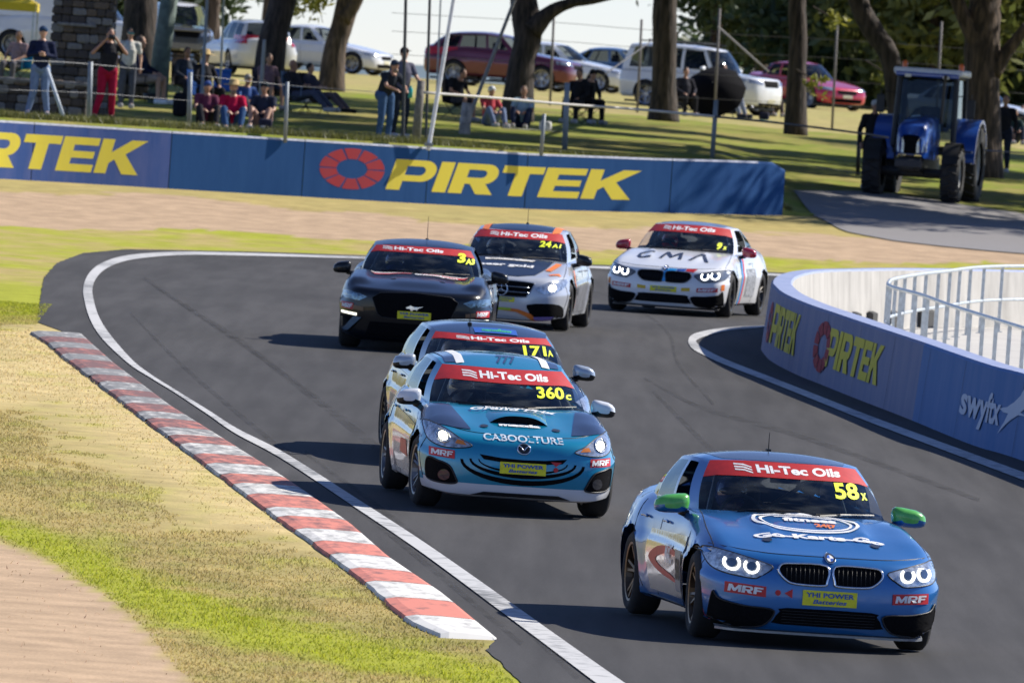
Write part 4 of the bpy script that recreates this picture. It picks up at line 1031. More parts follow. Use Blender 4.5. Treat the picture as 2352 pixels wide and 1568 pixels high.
def bm_bulge(x, y):
    d = (.022 * max(0, 1 - abs(x - .36 - .10 * (y - .6)) / .085) + .010 * (x < .36 + .10 * (y - .6))) * float(sstep(.3, .8, y)) * float(1 - sstep(1.2, 1.5, y))
    f = .022 * math.exp(-((x - .74) / .13) ** 2) * float(sstep(.3, .7, y)) * float(1 - sstep(1.1, 1.9, y))
    return d + f
def common_seams(c, yA=1.22, yB=2.6, yC=3.5):
    if c.sp.get('race'): wipers(c)
    hood_lines(c, c.sp['hw'] - .10, .36, c.sp['xa'] + .01, c.sp['ws_b'][1] - .12)
    for side in ('left', 'right'): c.seam([(.50, .58), (.46, .64), (.44, .70)], side); c.seam([(.42, .30), (.47, .45), (.50, .58)], side)
    for side in ('left', 'right'):
        c.seam([(yA + .03, .22), (yA, .5), (yA + .05, .86)], side); c.seam([(yB, .22), (yB, .5), (yB + .03, .9)], side); 
        if yC: c.seam([(yC - .35, .25), (yC - .1, .5), (yC, .75), (yC + .02, .92)], side)
        c.seam([(yA, .20), (yC or yB, .20)], side)
        for yh in (yB - .22, (yC or 9) - .25 if yC else None):
            if yh:
                h = c.rim('door_handle', [(yh - .09, .80), (yh, .805), (yh + .09, .80)], side, .012, c.sp['paint'], off=.012, closed=False)
def wipers(c):
    sp = c.sp
    for sg, x0 in ((1, .12), (1, -.50)):
        pts = []
        for u in np.linspace(0, 1, 6):
            x = x0 + .50 * u; k = c.cols[min(8, int(abs(x) / sp['xa'] * 9))]; q = Vector(k[0]).lerp(Vector(k[1]), .35 + .45*u); pts.append((x, q.y - .012, q.z + .012))
        mb = MB(); mb.tube(pts, .008, 5); mb.tube([(x0 + .02, pts[0][1] - .06, pts[0][2] - .01), pts[3]], .009, 5); mb.build('wiper', BLACKP, c.root)
def hood_lines(c, x0, y0, x1, y1):
    for sg in (1, -1): c.seam([(sg*x0, y0), (sg*(x0*.6 + x1*.4 + .015), y0*.55 + y1*.45), (sg*x1, y1)], 'top')
def hood_pins(c, x, y):
    for sg in (1, -1): c.poly('hood_pin', [(sg*x + .04*math.cos(a), y + .05*math.sin(a)) for a in np.linspace(0, 2*math.pi, 9)[:-1]], 'top', M('pin_plate', (.10,.10,.10), rough=.3, metal=.8), off=.006)
def aerial(c, x, y, h):
    z = c.roofz(x, y); mb = MB(); mb.tube([(x, y, z), (x, y, z + h)], [.005, .0025], 5); mb.box(x-.02, x+.02, y-.03, y+.03, z-.005, z+.02, bev=.006); mb.build('aerial', BLACKP, c.root)
BLUE = paint('metallic_blue_paint', (.012, .145, .42), metal=.35, rough=.36)
CARBON = M('carbon_roof', (.03, .033, .04), rough=.32, coat=.8, scale=60, var=.5)
c = Car('race_car', 'metallic blue race sedan with yellow 58x on the windscreen, nearest of the cars', spec(paint=BLUE, roof_paint=CARBON, bulge=bm_bulge, rim=M('bronze_alloy', (.12, .08, .05), rough=.35, metal=.8), steer=R(-3), roof_w=.84), group='race cars on the track', **place(1897, 1497, 11))
CAR_BLUE = c
bm_nose(c, LAMP_W, CHROME, LENS, M('silver_splitter', (.25,.27,.30), rough=.3, metal=.5)); common_seams(c)
strip(c, .66, 0, .84, '58', 'x', .108)
plate(c, .335, .45); mrf(c, .49, .79, .375, .455, .018)
c.poly('kill_switch', [(-.40 + .022*math.cos(a), .415 + .022*math.sin(a)) for a in np.linspace(0, 2*math.pi, 11)[:-1]], 'front', TXR, off=.006); c.poly('tow_arrow', [(-.35,.415),(-.29,.45),(-.29,.38)], 'front', TXR, off=.006)
hood_pins(c, .42, .50)
c.text('Go-Karts-Go', .0, .56, .10, 'top', TXW, bold=.055, w=1.02)
def oval(a, b, cx, cy, n=40): return [(cx + a*math.cos(t), cy + b*math.sin(t)) for t in np.linspace(0, 2*math.pi, n + 1)[:-1]]
def ovring(c, a, b, cx, cy, w, material):
    o1, o2 = oval(a, b, cx, cy), oval(a - w, b - w*1.4, cx, cy); v = o1 + o2; n = len(o1)
    c.patch('ring_decal', v, [(i, (i+1) % n, n + (i+1) % n, n + i) for i in range(n)], 'top', material, .005, .06)
ovring(c, .42, .36, -.02, 1.09, .028, TXW); ovring(c, .365, .30, -.02, 1.09, .022, TXW)
c.text('fitness', .02, 1.10, .12, 'top', TXW, bold=.05, w=.42, shear=.1); c.text('24|7', .12, .94, .10, 'top', TXO, bold=.05, w=.17)
c.poly('roof_shape_decal', [(-.25,1.26),(-.02,1.34),(.22,1.26),(.20,1.235),(-.02,1.31),(-.23,1.235)], 'top', TXW, off=.005)
GREEN = M('green_wrap', (.10, .42, .08), rough=.3, coat=.6)
c.mirror(.935, 1.86, .965, GREEN, sizes=(.14, .09, .075), base=BLUE)
for sg in (1, -1): pass
aerial(c, .0, 2.95, .15)
SILV = paint('silver_door_wrap', (.50, .52, .56), metal=.6, rough=.22)
for side in ('left', 'right'):
    c.poly('door_wrap', [(1.30,.25),(2.9,.25),(3.05,.50),(2.95,.72),(1.30,.74)], side, SILV, off=.003)
    c.poly('red_swoosh', [(1.4,.56),(1.9,.62),(2.5,.60),(2.9,.50),(2.5,.41),(1.9,.37),(1.5,.36),(1.9,.41),(2.4,.45),(2.6,.50),(2.3,.55),(1.9,.57)], side, TXR, off=.006, sm=3)
    c.poly('number_panel', [(1.34,.30),(1.66,.30),(1.66,.62),(1.34,.62)], side, M('grey_panel', (.22,.23,.25), rough=.4), off=.007)
    c.text('58', 1.5, .40, .15, side, TXK, bold=.04, w=.24, flip=side == 'left', off=.010); c.text('MAC', 2.0, .50, .14, side, TXW, bold=.03, w=.3, flip=side == 'left', off=.009)
    c.poly('front_wing_stripe', [(.42,.14),(.47,.14),(.47,.40),(.42,.36)], side, TXR, off=.005)
# white coupe
WHITE = paint('white_race_paint', (.78, .79, .80), metal=0.0, rough=.3); BLKP = paint('black_race_paint', (.005, .006, .009), metal=0, rough=.3); BLKP.node_tree.nodes['Principled BSDF'].inputs['Coat Weight'].default_value = .55; BLKP.node_tree.nodes['Principled BSDF'].inputs['Specular IOR Level'].default_value = .25
c = Car('race_car', 'white race coupe with CMA lettering and red mirrors, farthest right on the track', spec(paint=WHITE, roof_paint=M('blue_grey_roof', (.12,.15,.22), rough=.35, coat=.6, scale=4, var=.5), bulge=bm_bulge, steer=R(2), zr=[(1.9,1.28),(2.2,1.34),(2.65,1.375),(3.1,1.35),(3.6,1.26)], side=[(2.02,2.46,.025,.02,'g1'),(2.85,2.86,.035,.035,'pB'),(2.9,2.92,.035,.035,'g2'),(3.55,3.3,.01,.01,'pC')]), group='race cars on the track', **place(1519, 723, -9.5))
CAR_WHITE = c
bm_nose(c, M('bright_halo_lamp', (1,1,1), emit=(1,1,.96), es=3.5), BLACKP, M('smoked_lens', (.10,.11,.13), rough=.2, coat=1), M('black_splitter', (.02,.02,.022), rough=.5)); common_seams(c, yB=2.85, yC=None)
strip(c, .66, 0, .80); c.text('9', .52, 1.0, .09, 'front', TXY, bold=.05, w=.07); c.text('x', .60, 1.0, .06, 'front', TXY, bold=.05, w=.05)
v, f = word2d('cma', .0, .25); c.patch('lettering', [((a - .5)*1.12, .60 + b_*.48) for a, b_ in v], f, 'top', M('navy_print', (.02,.03,.06), rough=.4), .005, .06); mrf(c, .50, .80, .36, .42, .02)
plate(c, .34, .42, .20); c.both('yellow_sticker', [(.27,.36),(.40,.37),(.40,.42),(.27,.41)], 'front', M('amber_print', (.75,.50,.03), rough=.5))
c.poly('blue_stripe', [(0,.69),(.18,.69),(.16,.645),(0,.645)], 'front', M('light_blue_print', (.03,.35,.75), rough=.4)); c.poly('navy_stripe', [(.18,.69),(.32,.695),(.30,.66),(.18,.655)], 'front', TXB); c.poly('red_stripe', [(.32,.695),(.48,.70),(.43,.65),(.31,.66)], 'front', TXR)
c.poly('blue_stripe', [(-.022,.49),(.022,.49),(.022,.64),(-.022,.64)], 'front', M('light_blue_print', (.03,.35,.75)), off=.012)
for side in ('left', 'right'):
    c.poly('blue_stripe', [(1.55,.2),(1.70,.2),(1.95,.88),(1.82,.88)], side, M('light_blue_print', (.03,.35,.75))); c.poly('red_stripe', [(1.72,.2),(1.86,.2),(2.1,.88),(1.97,.88)], side, TXR)
    c.poly('grey_lettering_block', [(2.2,.3),(3.0,.3),(3.05,.72),(2.3,.72)], side, M('grey_print', (.30,.31,.33), rough=.5, scale=30, var=.9)); c.poly('red_sticker', [(.55,.30),(.66,.30),(.66,.40),(.55,.40)], side, TXR)
c.both('red_sticker', [(.60,.26),(.74,.275),(.74,.31),(.60,.30)], 'front', TXR); c.both('orange_sticker', [(.84,.40),(.88,.41),(.88,.50),(.84,.49)], 'front', TXO)
c.mirror(.965, 1.86, .97, M('red_mirror', (.40,.015,.03), rough=.25, coat=1), base=M('red_mirror', (0,0,0)))
# ---------------------------------------------------------------- teal hatchback
TEAL = paint('teal_paint', (.0, .25, .42), metal=.3, rough=.32); 
def mz_bulge(x, y):
    return .03 * math.exp(-((x - .66) / .16) ** 2) * float(sstep(.25, .7, y)) * float(1 - sstep(1.0, 1.7, y)) - .012 * math.exp(-((x - .42) / .12) ** 2) * float(sstep(.3, .7, y)) * float(1 - sstep(.9, 1.2, y))
HATCH = dict(outline=[(0,0),(.31,.006),(.55,.045),(.72,.125),(.82,.26),(.875,.45),(.895,.70),(.895,1.2),(.88,2.0),(.875,3.0),(.86,3.7),(.82,4.1),(.70,4.38),(.4,4.48),(0,4.5)],
    hw=.905, L=4.5, R=.325, fo=.87, wb=2.64, flare=.018, zb=(.15, .18, .22), dz=.055,
    zc=[(0,.675),(.12,.70),(.4,.775),(.8,.86),(1.2,.93),(1.6,.955),(3.2,1.01),(3.9,1.02),(4.3,1.0),(4.6,.95)], cr=[(0,.03),(.5,.05),(1.2,.06),(2,.06),(4,.06)],
    zr=[(1.7,1.20),(2.0,1.29),(2.45,1.365),(3.0,1.37),(3.5,1.34),(4.0,1.26)], xa=.72, xt=.555, ws_b=(1.15,1.52), ws_t=(1.88,2.12),
    side=[(1.84,2.30,.02,.02,'g1'),(2.42,2.50,.025,.03,'pB'),(2.50,2.58,.025,.03,'g2'),(3.25,3.22,.02,.02,'pM'),(3.3,3.28,.01,.02,'g3'),(3.65,3.6,0,0,'pC')],
    rg_b=(4.28,4.12), rg_t=(3.92,3.86), zmir=1.08, seat=.95, xr=.62, xrt=.50)
WLIP = paint('white_lower_bumper', (.66, .68, .72), metal=0, rough=.35)
c = Car('race_car', 'teal race hatchback with bonnet scoop, white lower bumper and yellow 360c', spec(**{**HATCH, 'zr': [(1.7,1.20),(2.0,1.28),(2.45,1.355),(3.0,1.36),(3.5,1.33),(4.0,1.25)]}, paint=TEAL, roof_paint=TEAL, lower_paint=WLIP, lower_z=.285, bulge=mz_bulge, rim=M('grey_alloy', (.20,.20,.21), rough=.35, metal=.7), roof_w=.97, steer=R(3)), group='race cars on the track', **place(1193, 1189, 7))
CAR_TEAL = c
common_seams(c, 1.15, 2.45, 3.35)
for sg in (1, -1):
    HL = [(.47,.55),(.56,.60),(.66,.665),(.76,.715),(.84,.73),(.855,.66),(.83,.575),(.74,.53),(.60,.525)]; q = [(sg*a, b) for a, b in HL][::sg]
    h = c.poly('headlight', q, 'front', LENS, off=.006, sm=3); c.rim('lamp_surround', q, 'front', .006, BLACKP, off=.003, parent=h)
    c.rim('lamp_reflector', [(sg*.72 + .058*math.cos(a), .622 + .056*math.sin(a)) for a in np.linspace(0, 2*math.pi, 13)[:-1]], 'front', .007, CHROME, off=.010, parent=h); c.poly('lit_headlamp', [(sg*.72 + .036*math.cos(a), .622 + .036*math.sin(a)) for a in np.linspace(0, 2*math.pi, 13)[:-1]][::sg], 'front', LAMP_H, off=.012, parent=h)
    c.poly('indicator_lens', [(sg*a, b) for a, b in [(.52,.555),(.62,.565),(.60,.60),(.55,.59)]][::sg], 'front', AMB, off=.010, parent=h)
    FG = [(sg*a, b) for a, b in [(.84,.415),(.76,.40),(.66,.36),(.60,.26),(.585,.215),(.66,.20),(.80,.215),(.84,.27)]][::sg]
    f_ = c.poly('fog_lamp_recess', FG, 'front', GRILLE, off=.004, sm=2); c.rim('fog_lamp_surround', FG, 'front', .008, BLACKP, off=.004, parent=f_)
    c.poly('fog_lamp', [(sg*.70 + .05*math.cos(a), .275 + .05*math.sin(a)) for a in np.linspace(0, 2*math.pi, 13)[:-1]][::sg], 'front', M('dark_lens', (.05,.05,.055), rough=.1), off=.009, parent=f_)
c.poly('upper_slot', [(-.40,.485),(-.2,.463),(0,.457),(.2,.463),(.40,.485),(.36,.442),(.2,.425),(0,.42),(-.2,.425),(-.36,.442)], 'front', GRILLE, off=.004)
def smile(x0, z0, zb_, th):
    o = [(x0*math.sin(R(a)), z0 - (z0 - zb_)*math.cos(R(a))) for a in range(-90, 91, 10)]; i = [((x0 - th*.55)*math.sin(R(a)), z0 - (z0 - zb_ - th)*math.cos(R(a))) for a in range(90, -91, -10)]
    return o + i
for (x0, z0, z_b, th) in ((.57,.43,.225,.046),(.49,.44,.287,.036),(.41,.44,.33,.020)): c.poly('grille_opening', smile(x0, z0, z_b, th), 'front', GRILLE, off=.004)
c.poly('bumper_gap', [(-.46,.115),(-.34,.15),(.34,.15),(.46,.115)], 'front', BLACKP, off=.006)
plate(c, .325, .43); mrf(c, .62, .83, .425, .50, .015)
c.poly('tow_arrow', [(.25,.455),(.35,.455),(.30,.415)], 'front', TXR, off=.006); c.poly('kill_switch', [(.30 + .022*math.cos(a), .385 + .022*math.sin(a)) for a in np.linspace(0, 2*math.pi, 11)[:-1]], 'front', TXR, off=.007)
b_ = c.rim('badge', [(.058*math.cos(a), .555 + .048*math.sin(a)) for a in np.linspace(0, 2*math.pi, 13)[:-1]], 'front', .006, CHROME, off=.006); c.rim('badge_wing', [(-.045,.58),(-.02,.565),(0,.54),(.02,.565),(.045,.58)], 'front', .006, CHROME, off=.008, closed=False, parent=b_); c.poly('badge_back', oval(.052,.043,0,.555,16), 'front', TXK, off=.003, parent=b_)
c.text('CABOOLTURE', 0, .615, .052, 'front', M('pale_print', (.55,.62,.70), rough=.5), bold=.02, w=.73)
c.seam([(-.80,.74),(-.5,.675),(-.2,.662),(0,.66),(.2,.662),(.5,.675),(.80,.74)], 'front')
sc = MB(); prof = []
for u in np.linspace(-1, 1, 13):
    x = .27*u; hgt = .075*(1 - abs(u)**3); prof.append((x, hgt))
rows = []
for (y, k) in ((.56, .92), (.60, 1.0), (.8, .75), (1.05, .08)): rows.append([(x*(1.0 + .15*(y - .56)), y, c.top(x, y) + h_*k - .002) for x, h_ in prof])
sc.grid(rows); s_ = sc.build('bonnet_scoop', TEAL, c.root, True)
sm_ = MB(); sm_.add([(x*.97, .557, c.top(x, .557) + .006) for x, h_ in prof] + [(x*.97, .557, c.top(x, .557) + h_*.93) for x, h_ in prof], [(i, i+1, 13+i+1, 13+i) for i in range(12)]); sm_.build('scoop_mouth', GRILLE, s_)
c.text('mazda', 0, .44, .075, 'top', TXW, bold=.06, w=.38); c.text('Grand Prix', .0, .98, .085, 'top', TXW, bold=.03, shear=.3, w=.80, off=.012); c.text('Envirotek', .0, 1.09, .05, 'top', TXW, bold=.03, w=.50)
hood_pins(c, .33, .42); strip(c, .58, 0, .80, '360', 'c', .09)
NAVY = paint('navy_roof_stripe', (.02, .03, .06), metal=.3, rough=.3)
for sg in (1, -1):
    for y0, y1 in ((2.06, 2.5), (2.5, 3.0), (3.0, 3.6)):
        c.poly('roof_stripe', [(sg*.36, y0), (sg*.435, y0), (sg*.435, y1), (sg*.36, y1)][::sg], 'top', TXW, off=.005); c.poly('roof_side_band', [(sg*.437, y0 + .04), (sg*.53, y0 + .08), (sg*.53, y1 + .08 if y1 < 3.5 else y1), (sg*.437, y1)][::sg], 'top', NAVY, off=.004)
c.text('777', .04, 2.05, .30, 'top', NAVY, bold=.02, w=.20, shear=.3)
for sg in (1, -1): c.poly('navy_wing_wrap', [(sg*a, b) for a, b in [(.46,.30),(.58,1.12),(.84,1.32),(.90,.9),(.88,.60),(.80,.50),(.62,.36)]][::sg], 'top', NAVY, off=.004, ml=.08)
c.mirror(.90, 1.62, .95, paint('white_mirror', (.70,.72,.76), metal=0), base=BLACKP)
for sg in (1, -1): c.poly('red_mark', [(0,0)], 'front', TXR) if 0 else None
c.text('Castrol', -.98, .895, .028, 'front', TXR, bold=.03, w=.10) if 0 else None
LIV = M('livery_side_wrap', (.42, .40, .42), rough=.25, coat=1.0, scale=2.2, var=.6)
for side in ('left', 'right'): c.poly('side_wrap', [(1.25,.26),(3.1,.26),(3.2,.6),(3.05,.80),(1.25,.72)], side, LIV, off=.003); c.poly('red_side_patch', [(1.6,.4),(2.3,.42),(2.2,.55),(1.7,.55)], side, TXR, off=.006)
# ---------------------------------------------------------------- dark hatchback 171
DKB = paint('dark_navy_paint', (.015, .025, .045), metal=.5, rough=.25)
c = Car('race_car', 'navy race hatchback with yellow 171 on its windscreen, close behind the teal one', spec(**HATCH, paint=DKB, roof_paint=DKB, roof_w=.98), group='race cars on the track', **place(1160, 1088, 6.5))
CAR_NAVY = c
strip(c, .80, 0, .74, '171', 'A', .082)
SGW = paint('silver_green_wrap', (.10,.13,.125), metal=.6, rough=.25)
for side in ('left', 'right'): c.poly('side_wrap', [(.6,.72),(1.3,.80),(3.0,.86),(4.1,.9),(4.1,.55),(3.0,.3),(1.3,.28),(1.2,.6),(.9,.7)], side, SGW, off=.003)
c.poly('roof_sticker', [(-.18,1.95),(.25,1.95),(.25,2.15),(-.18,2.15)], 'top', TXB, off=.005); c.text('nanoflow', .05, 2.0, .10, 'top', M('green_print', (.05,.5,.2)), bold=.02, w=.3, off=.008)
c.mirror(.90, 1.62, .96, paint('pale_steel_mirror', (.42,.48,.55), metal=.3), base=BLACKP); common_seams(c, 1.15, 2.45, 3.35)
for sg in (1, -1):
    q = [(sg*a, b) for a, b in [(.47,.55),(.66,.66),(.84,.72),(.83,.575),(.60,.525)]][::sg]; h = c.poly('headlight', q, 'front', LENS, off=.006, sm=2)
c.poly('grille', [(-.4,.5),(.4,.5),(.3,.38),(-.3,.38)], 'front', GRILLE, off=.004); c.poly('lower_intake', [(-.4,.3),(.4,.3),(.45,.18),(-.45,.18)], 'front', GRILLE, off=.004)
aerial(c, -.2, 2.3, .16)
# ---------------------------------------------------------------- black muscle coupe
def mu_bulge(x, y):
    return .05 * math.exp(-((x - .76) / .15) ** 4) * float(sstep(.25, .5, y)) * float(1 - sstep(1.2, 1.9, y)) + .02 * math.exp(-((x) / .33) ** 6) * float(sstep(.2, .5, y)) * float(1 - sstep(1.1, 1.4, y))
c = Car('race_car', 'black muscle race coupe with yellow 3 on the windscreen, leftmost of the far cars', spec(paint=BLKP, bulge=mu_bulge,
    outline=[(0,0),(.34,.008),(.58,.04),(.76,.10),(.87,.22),(.925,.42),(.945,.75),(.935,1.3),(.92,2.2),(.94,3.2),(.955,3.8),(.93,4.3),(.85,4.62),(.5,4.77),(0,4.79)], hw=.958, L=4.79, R=.345, fo=.86, wb=2.72, tw=.27,
    dz=.06, zc=[(0,.74),(.12,.78),(.5,.86),(.9,.91),(1.4,.955),(1.9,.97),(3.2,1.0),(3.9,1.05),(4.5,1.04),(4.8,.98)], cr=[(0,.02),(.5,.03),(1.2,.05),(2,.06),(4,.06)], pf=[(0,.14),(.02,.08),(.10,.04),(.25,.02),(.5,.0),(.75,.0),(.9,.01),(.97,.04),(1,.10)],
    zr=[(1.9,1.24),(2.3,1.32),(2.75,1.36),(3.2,1.33),(3.9,1.20)], xa=.745, xt=.60, ws_b=(1.42,1.78), ws_t=(2.08,2.28), side=[(2.0,2.44,.02,.02,'g1'),(2.95,2.96,.03,.03,'pB'),(3.0,3.0,.03,.03,'g2'),(3.45,3.4,.0,0,'pC')], rg_b=(4.35,4.15), rg_t=(3.5,3.5), zmir=1.15, seat=1.1), group='race cars on the track', **place(945, 813, -1.5))
CAR_MUSTANG = c
G_ = [(-.54,.60),(-.44,.665),(0,.69),(.44,.665),(.54,.60),(.46,.40),(.40,.36),(0,.35),(-.40,.36),(-.46,.40)]
g_ = c.poly('grille', G_, 'front', GRILLE, off=.004); c.rim('grille_edge', G_, 'front', .006, BLACKP, off=.004, sm=0, parent=g_)
c.poly('horse_badge', [(-.11,.50),(-.08,.515),(-.05,.53),(-.01,.515),(.04,.515),(.11,.525),(.05,.50),(.03,.47),(.0,.485),(-.04,.46),(-.06,.49),(-.09,.49)], 'front', CHROME, off=.012, skirt=.01)
for sg in (1, -1):
    q = [(sg*a, b) for a, b in [(.60,.60),(.70,.64),(.86,.665),(.92,.66),(.93,.60),(.88,.57),(.70,.55)]][::sg]; h = c.poly('headlight', q, 'front', M('dark_blue_lens', (.10,.16,.20), rough=.15, metal=.6, coat=1, scale=20, var=.8), off=.006)
    c.poly('fog_lamp', [(sg*a, b) for a, b in [(.72,.36),(.92,.385),(.92,.41),(.72,.39)]][::sg], 'front', M('pale_lamp', (.8,.8,.65), emit=(1,.97,.8), es=1.6), off=.010)
    c.poly('corner_intake', [(sg*a, b) for a, b in [(.64,.34),(.94,.36),(.93,.16),(.80,.15)]][::sg], 'front', GRILLE, off=.004)
    c.poly('bumper_blade', [(sg*a, b) for a, b in [(.66,.34),(.76,.35),(.86,.22),(.94,.155),(.82,.17)]][::sg], 'front', M('steel_blue_blade', (.12,.20,.30), rough=.25, metal=.4), off=.008)
    c.poly('orange_reflector', [(sg*a, b) for a, b in [(.64,.42),(.78,.44),(.78,.49),(.64,.47)]][::sg], 'front', M('brown_wrap', (.20,.11,.05), rough=.4), off=.005)
plate(c, .36, .455); mrf(c, .77, .93, .43, .51, .01); c.poly('lower_intake', [(-.55,.30),(.55,.30),(.60,.12),(-.60,.12)], 'front', GRILLE, off=.004)
c.poly('white_bonnet_band', [(-.62,1.30),(-.3,1.31),(.3,1.31),(.62,1.30),(.60,1.22),(-.6,1.22)], 'top', M('off_white_wrap', (.62,.60,.56), rough=.5, scale=20, var=.5), off=.005); c.poly('red_bonnet_band', [(-.60,1.20),(-.1,1.20),(-.1,1.10),(-.55,1.08)], 'top', M('dusty_red_wrap', (.38,.07,.09), rough=.5), off=.005); c.poly('red_bonnet_band', [(0,1.20),(.62,1.20),(.58,1.06),(.1,1.12)], 'top', TXR, off=.005)
c.text('autoslyon', .22, 1.02, .10, 'top', TXW, bold=.05, w=.55, off=.008); hood_pins(c, .31, .7)
strip(c, .72, -.12, .78); c.text('3', .50, 1.125, .10, 'front', TXY, bold=.05, w=.10, off=.009); c.text('A3', .61, 1.105, .06, 'front', TXY, bold=.05, w=.11, off=.009)
c.mirror(1.0, 1.9, .96, BLKP); aerial(c, .02, 3.0, .30); common_seams(c, 1.3, 2.9, None)
# ---------------------------------------------------------------- silver and black hatchback coupe
CLAP = paint('pale_silver_paint', (.60, .62, .65), metal=.25, rough=.25)
c = Car('race_car', 'silver and orange race car with black bonnet and yellow 24, half behind the black coupe', spec(paint=CLAP, roof_paint=BLKP, roof_w=.80,
    outline=[(0,0),(.28,.008),(.48,.05),(.66,.14),(.78,.28),(.85,.48),(.875,.75),(.88,1.3),(.87,2.0),(.87,3.2),(.86,3.9),(.80,4.35),(.6,4.6),(.3,4.68),(0,4.69)], hw=.888, L=4.69, R=.335, fo=.90, wb=2.70,
    zc=[(0,.66),(.12,.70),(.4,.77),(.8,.86),(1.25,.95),(1.7,.97),(3.2,1.02),(3.9,1.02),(4.5,.98),(4.7,.94)], cr=[(0,.03),(.5,.06),(1.2,.08),(4,.06)],
    zr=[(1.8,1.27),(2.1,1.34),(2.5,1.39),(3.0,1.385),(3.6,1.28),(4.1,1.15)], xa=.72, xt=.57, ws_b=(1.20,1.52), ws_t=(1.92,2.12), side=[(1.86,2.3,.02,.02,'g1'),(2.5,2.56,.03,.03,'pB'),(2.58,2.64,.03,.03,'g2'),(3.3,3.3,.0,0,'pC')], rg_b=(4.15,4.0), rg_t=(3.4,3.4), zmir=1.18, seat=1.0), group='race cars on the track', **place(1145, 755, -6))
CAR_CLA = c
G_ = [(-.40,.64),(0,.655),(.40,.64),(.43,.60),(.36,.47),(.28,.44),(-.28,.44),(-.36,.47),(-.43,.60)]
g_ = c.poly('grille', G_, 'front', GRILLE, off=.004, sm=2); c.rim('grille_edge', G_, 'front', .008, M('satin_trim', (.25,.28,.32), rough=.3, metal=.8), off=.005, parent=g_)
for z_ in (.50, .57): c.rim('grille_bar', [(-.38, z_), (0, z_ + .005), (.38, z_)], 'front', .008, M('satin_trim', (.25,.28,.32)), off=.010, closed=False, parent=g_)
st = c.rim('star_badge', [(.085*math.cos(a), .535 + .085*math.sin(a)) for a in np.linspace(0, 2*math.pi, 17)[:-1]], 'front', .007, CHROME, off=.014)
for a in (90, 210, 330): c.rim('badge_spoke', [(0, .535), (.08*math.cos(R(a)), .535 + .08*math.sin(R(a)))], 'front', .006, CHROME, off=.014, sm=0, closed=False, parent=st)
for sg in (1, -1):
    q = [(sg*a, b) for a, b in [(.46,.55),(.54,.62),(.68,.685),(.82,.71),(.83,.62),(.74,.53),(.60,.49)]][::sg]; h = c.poly('headlight', q, 'front', LENS, off=.006, sm=2)
    c.poly('lit_headlamp', [(sg*.68 + .045*math.cos(a), .585 + .045*math.sin(a)) for a in np.linspace(0, 2*math.pi, 13)[:-1]][::sg], 'front', M('warm_headlamp', (1,1,1), emit=(1,.85,.6), es=10), off=.012, parent=h)
    c.poly('corner_intake', [(sg*a, b) for a, b in [(.36,.34),(.60,.37),(.78,.36),(.83,.28),(.80,.16),(.66,.12),(.44,.14),(.40,.24)]][::sg], 'front', GRILLE, off=.004, sm=2)
    c.poly('orange_blade', [(sg*a, b) for a, b in [(0,.285),(.25,.275),(.42,.22),(.52,.13),(.46,.12),(.36,.18),(.22,.235),(0,.25)]][::sg], 'front', TXO, off=.009)
    c.poly('orange_bonnet_flash', [(sg*a, b) for a, b in [(.52,.60),(.62,1.1),(.70,1.12),(.60,.62)]][::sg], 'top', TXO, off=.007); c.poly('orange_lamp_flash', [(sg*a, b) for a, b in [(.58,.40),(.72,.56),(.76,.50),(.62,.38)]][::sg], 'top', TXO, off=.007)
    c.poly('sponsor_sticker', [(sg*a, b) for a, b in [(.46,.13),(.72,.15),(.72,.20),(.46,.18)]][::sg], 'front', M('purple_sticker', (.20,.15,.45), rough=.5), off=.010)
    c.poly('roof_orange_stripe', [(sg*a, b) for a, b in [(.44,2.0),(.54,2.1),(.54,2.9),(.44,2.9)]][::sg], 'top', TXO, off=.005)
c.poly('black_bonnet', [(-.58,1.2),(-.3,1.17),(.3,1.17),(.58,1.2),(.52,.7),(.42,.3),(.2,.16),(-.2,.16),(-.42,.3),(-.52,.7)], 'top', BLKP, off=.004)
c.text('cheer gold', -.08, .66, .13, 'top', TXW, bold=.04, w=.85, off=.008); c.poly('white_bonnet_panel', [(-.35,.98),(.30,.98),(.34,1.07),(-.36,1.07)], 'top', M('off_white_wrap', (.6,.6,.6)), off=.008)
plate(c, .365, .425, .19, words=False); c.poly('green_strip', [(-.3,.25),(.15,.25),(.15,.285),(-.3,.285)], 'front', M('lime_print', (.40,.55,.04), rough=.5), off=.012)
strip(c, .68, 0, .80, '24', 'A1', .075)
c.mirror(.94, 1.68, .96, BLKP); aerial(c, 0, 2.9, .25); common_seams(c, 1.2, 2.55, 3.3)
for side in ('left', 'right'): c.poly('grey_side_wrap', [(1.3,.25),(3.1,.25),(3.2,.7),(1.4,.75)], side, M('grey_wrap', (.30,.31,.34), rough=.3, coat=1, scale=5, var=.4)); c.poly('orange_side_flash', [(1.25,.3),(1.32,.3),(1.5,.82),(1.38,.82)], side, TXO, off=.007)
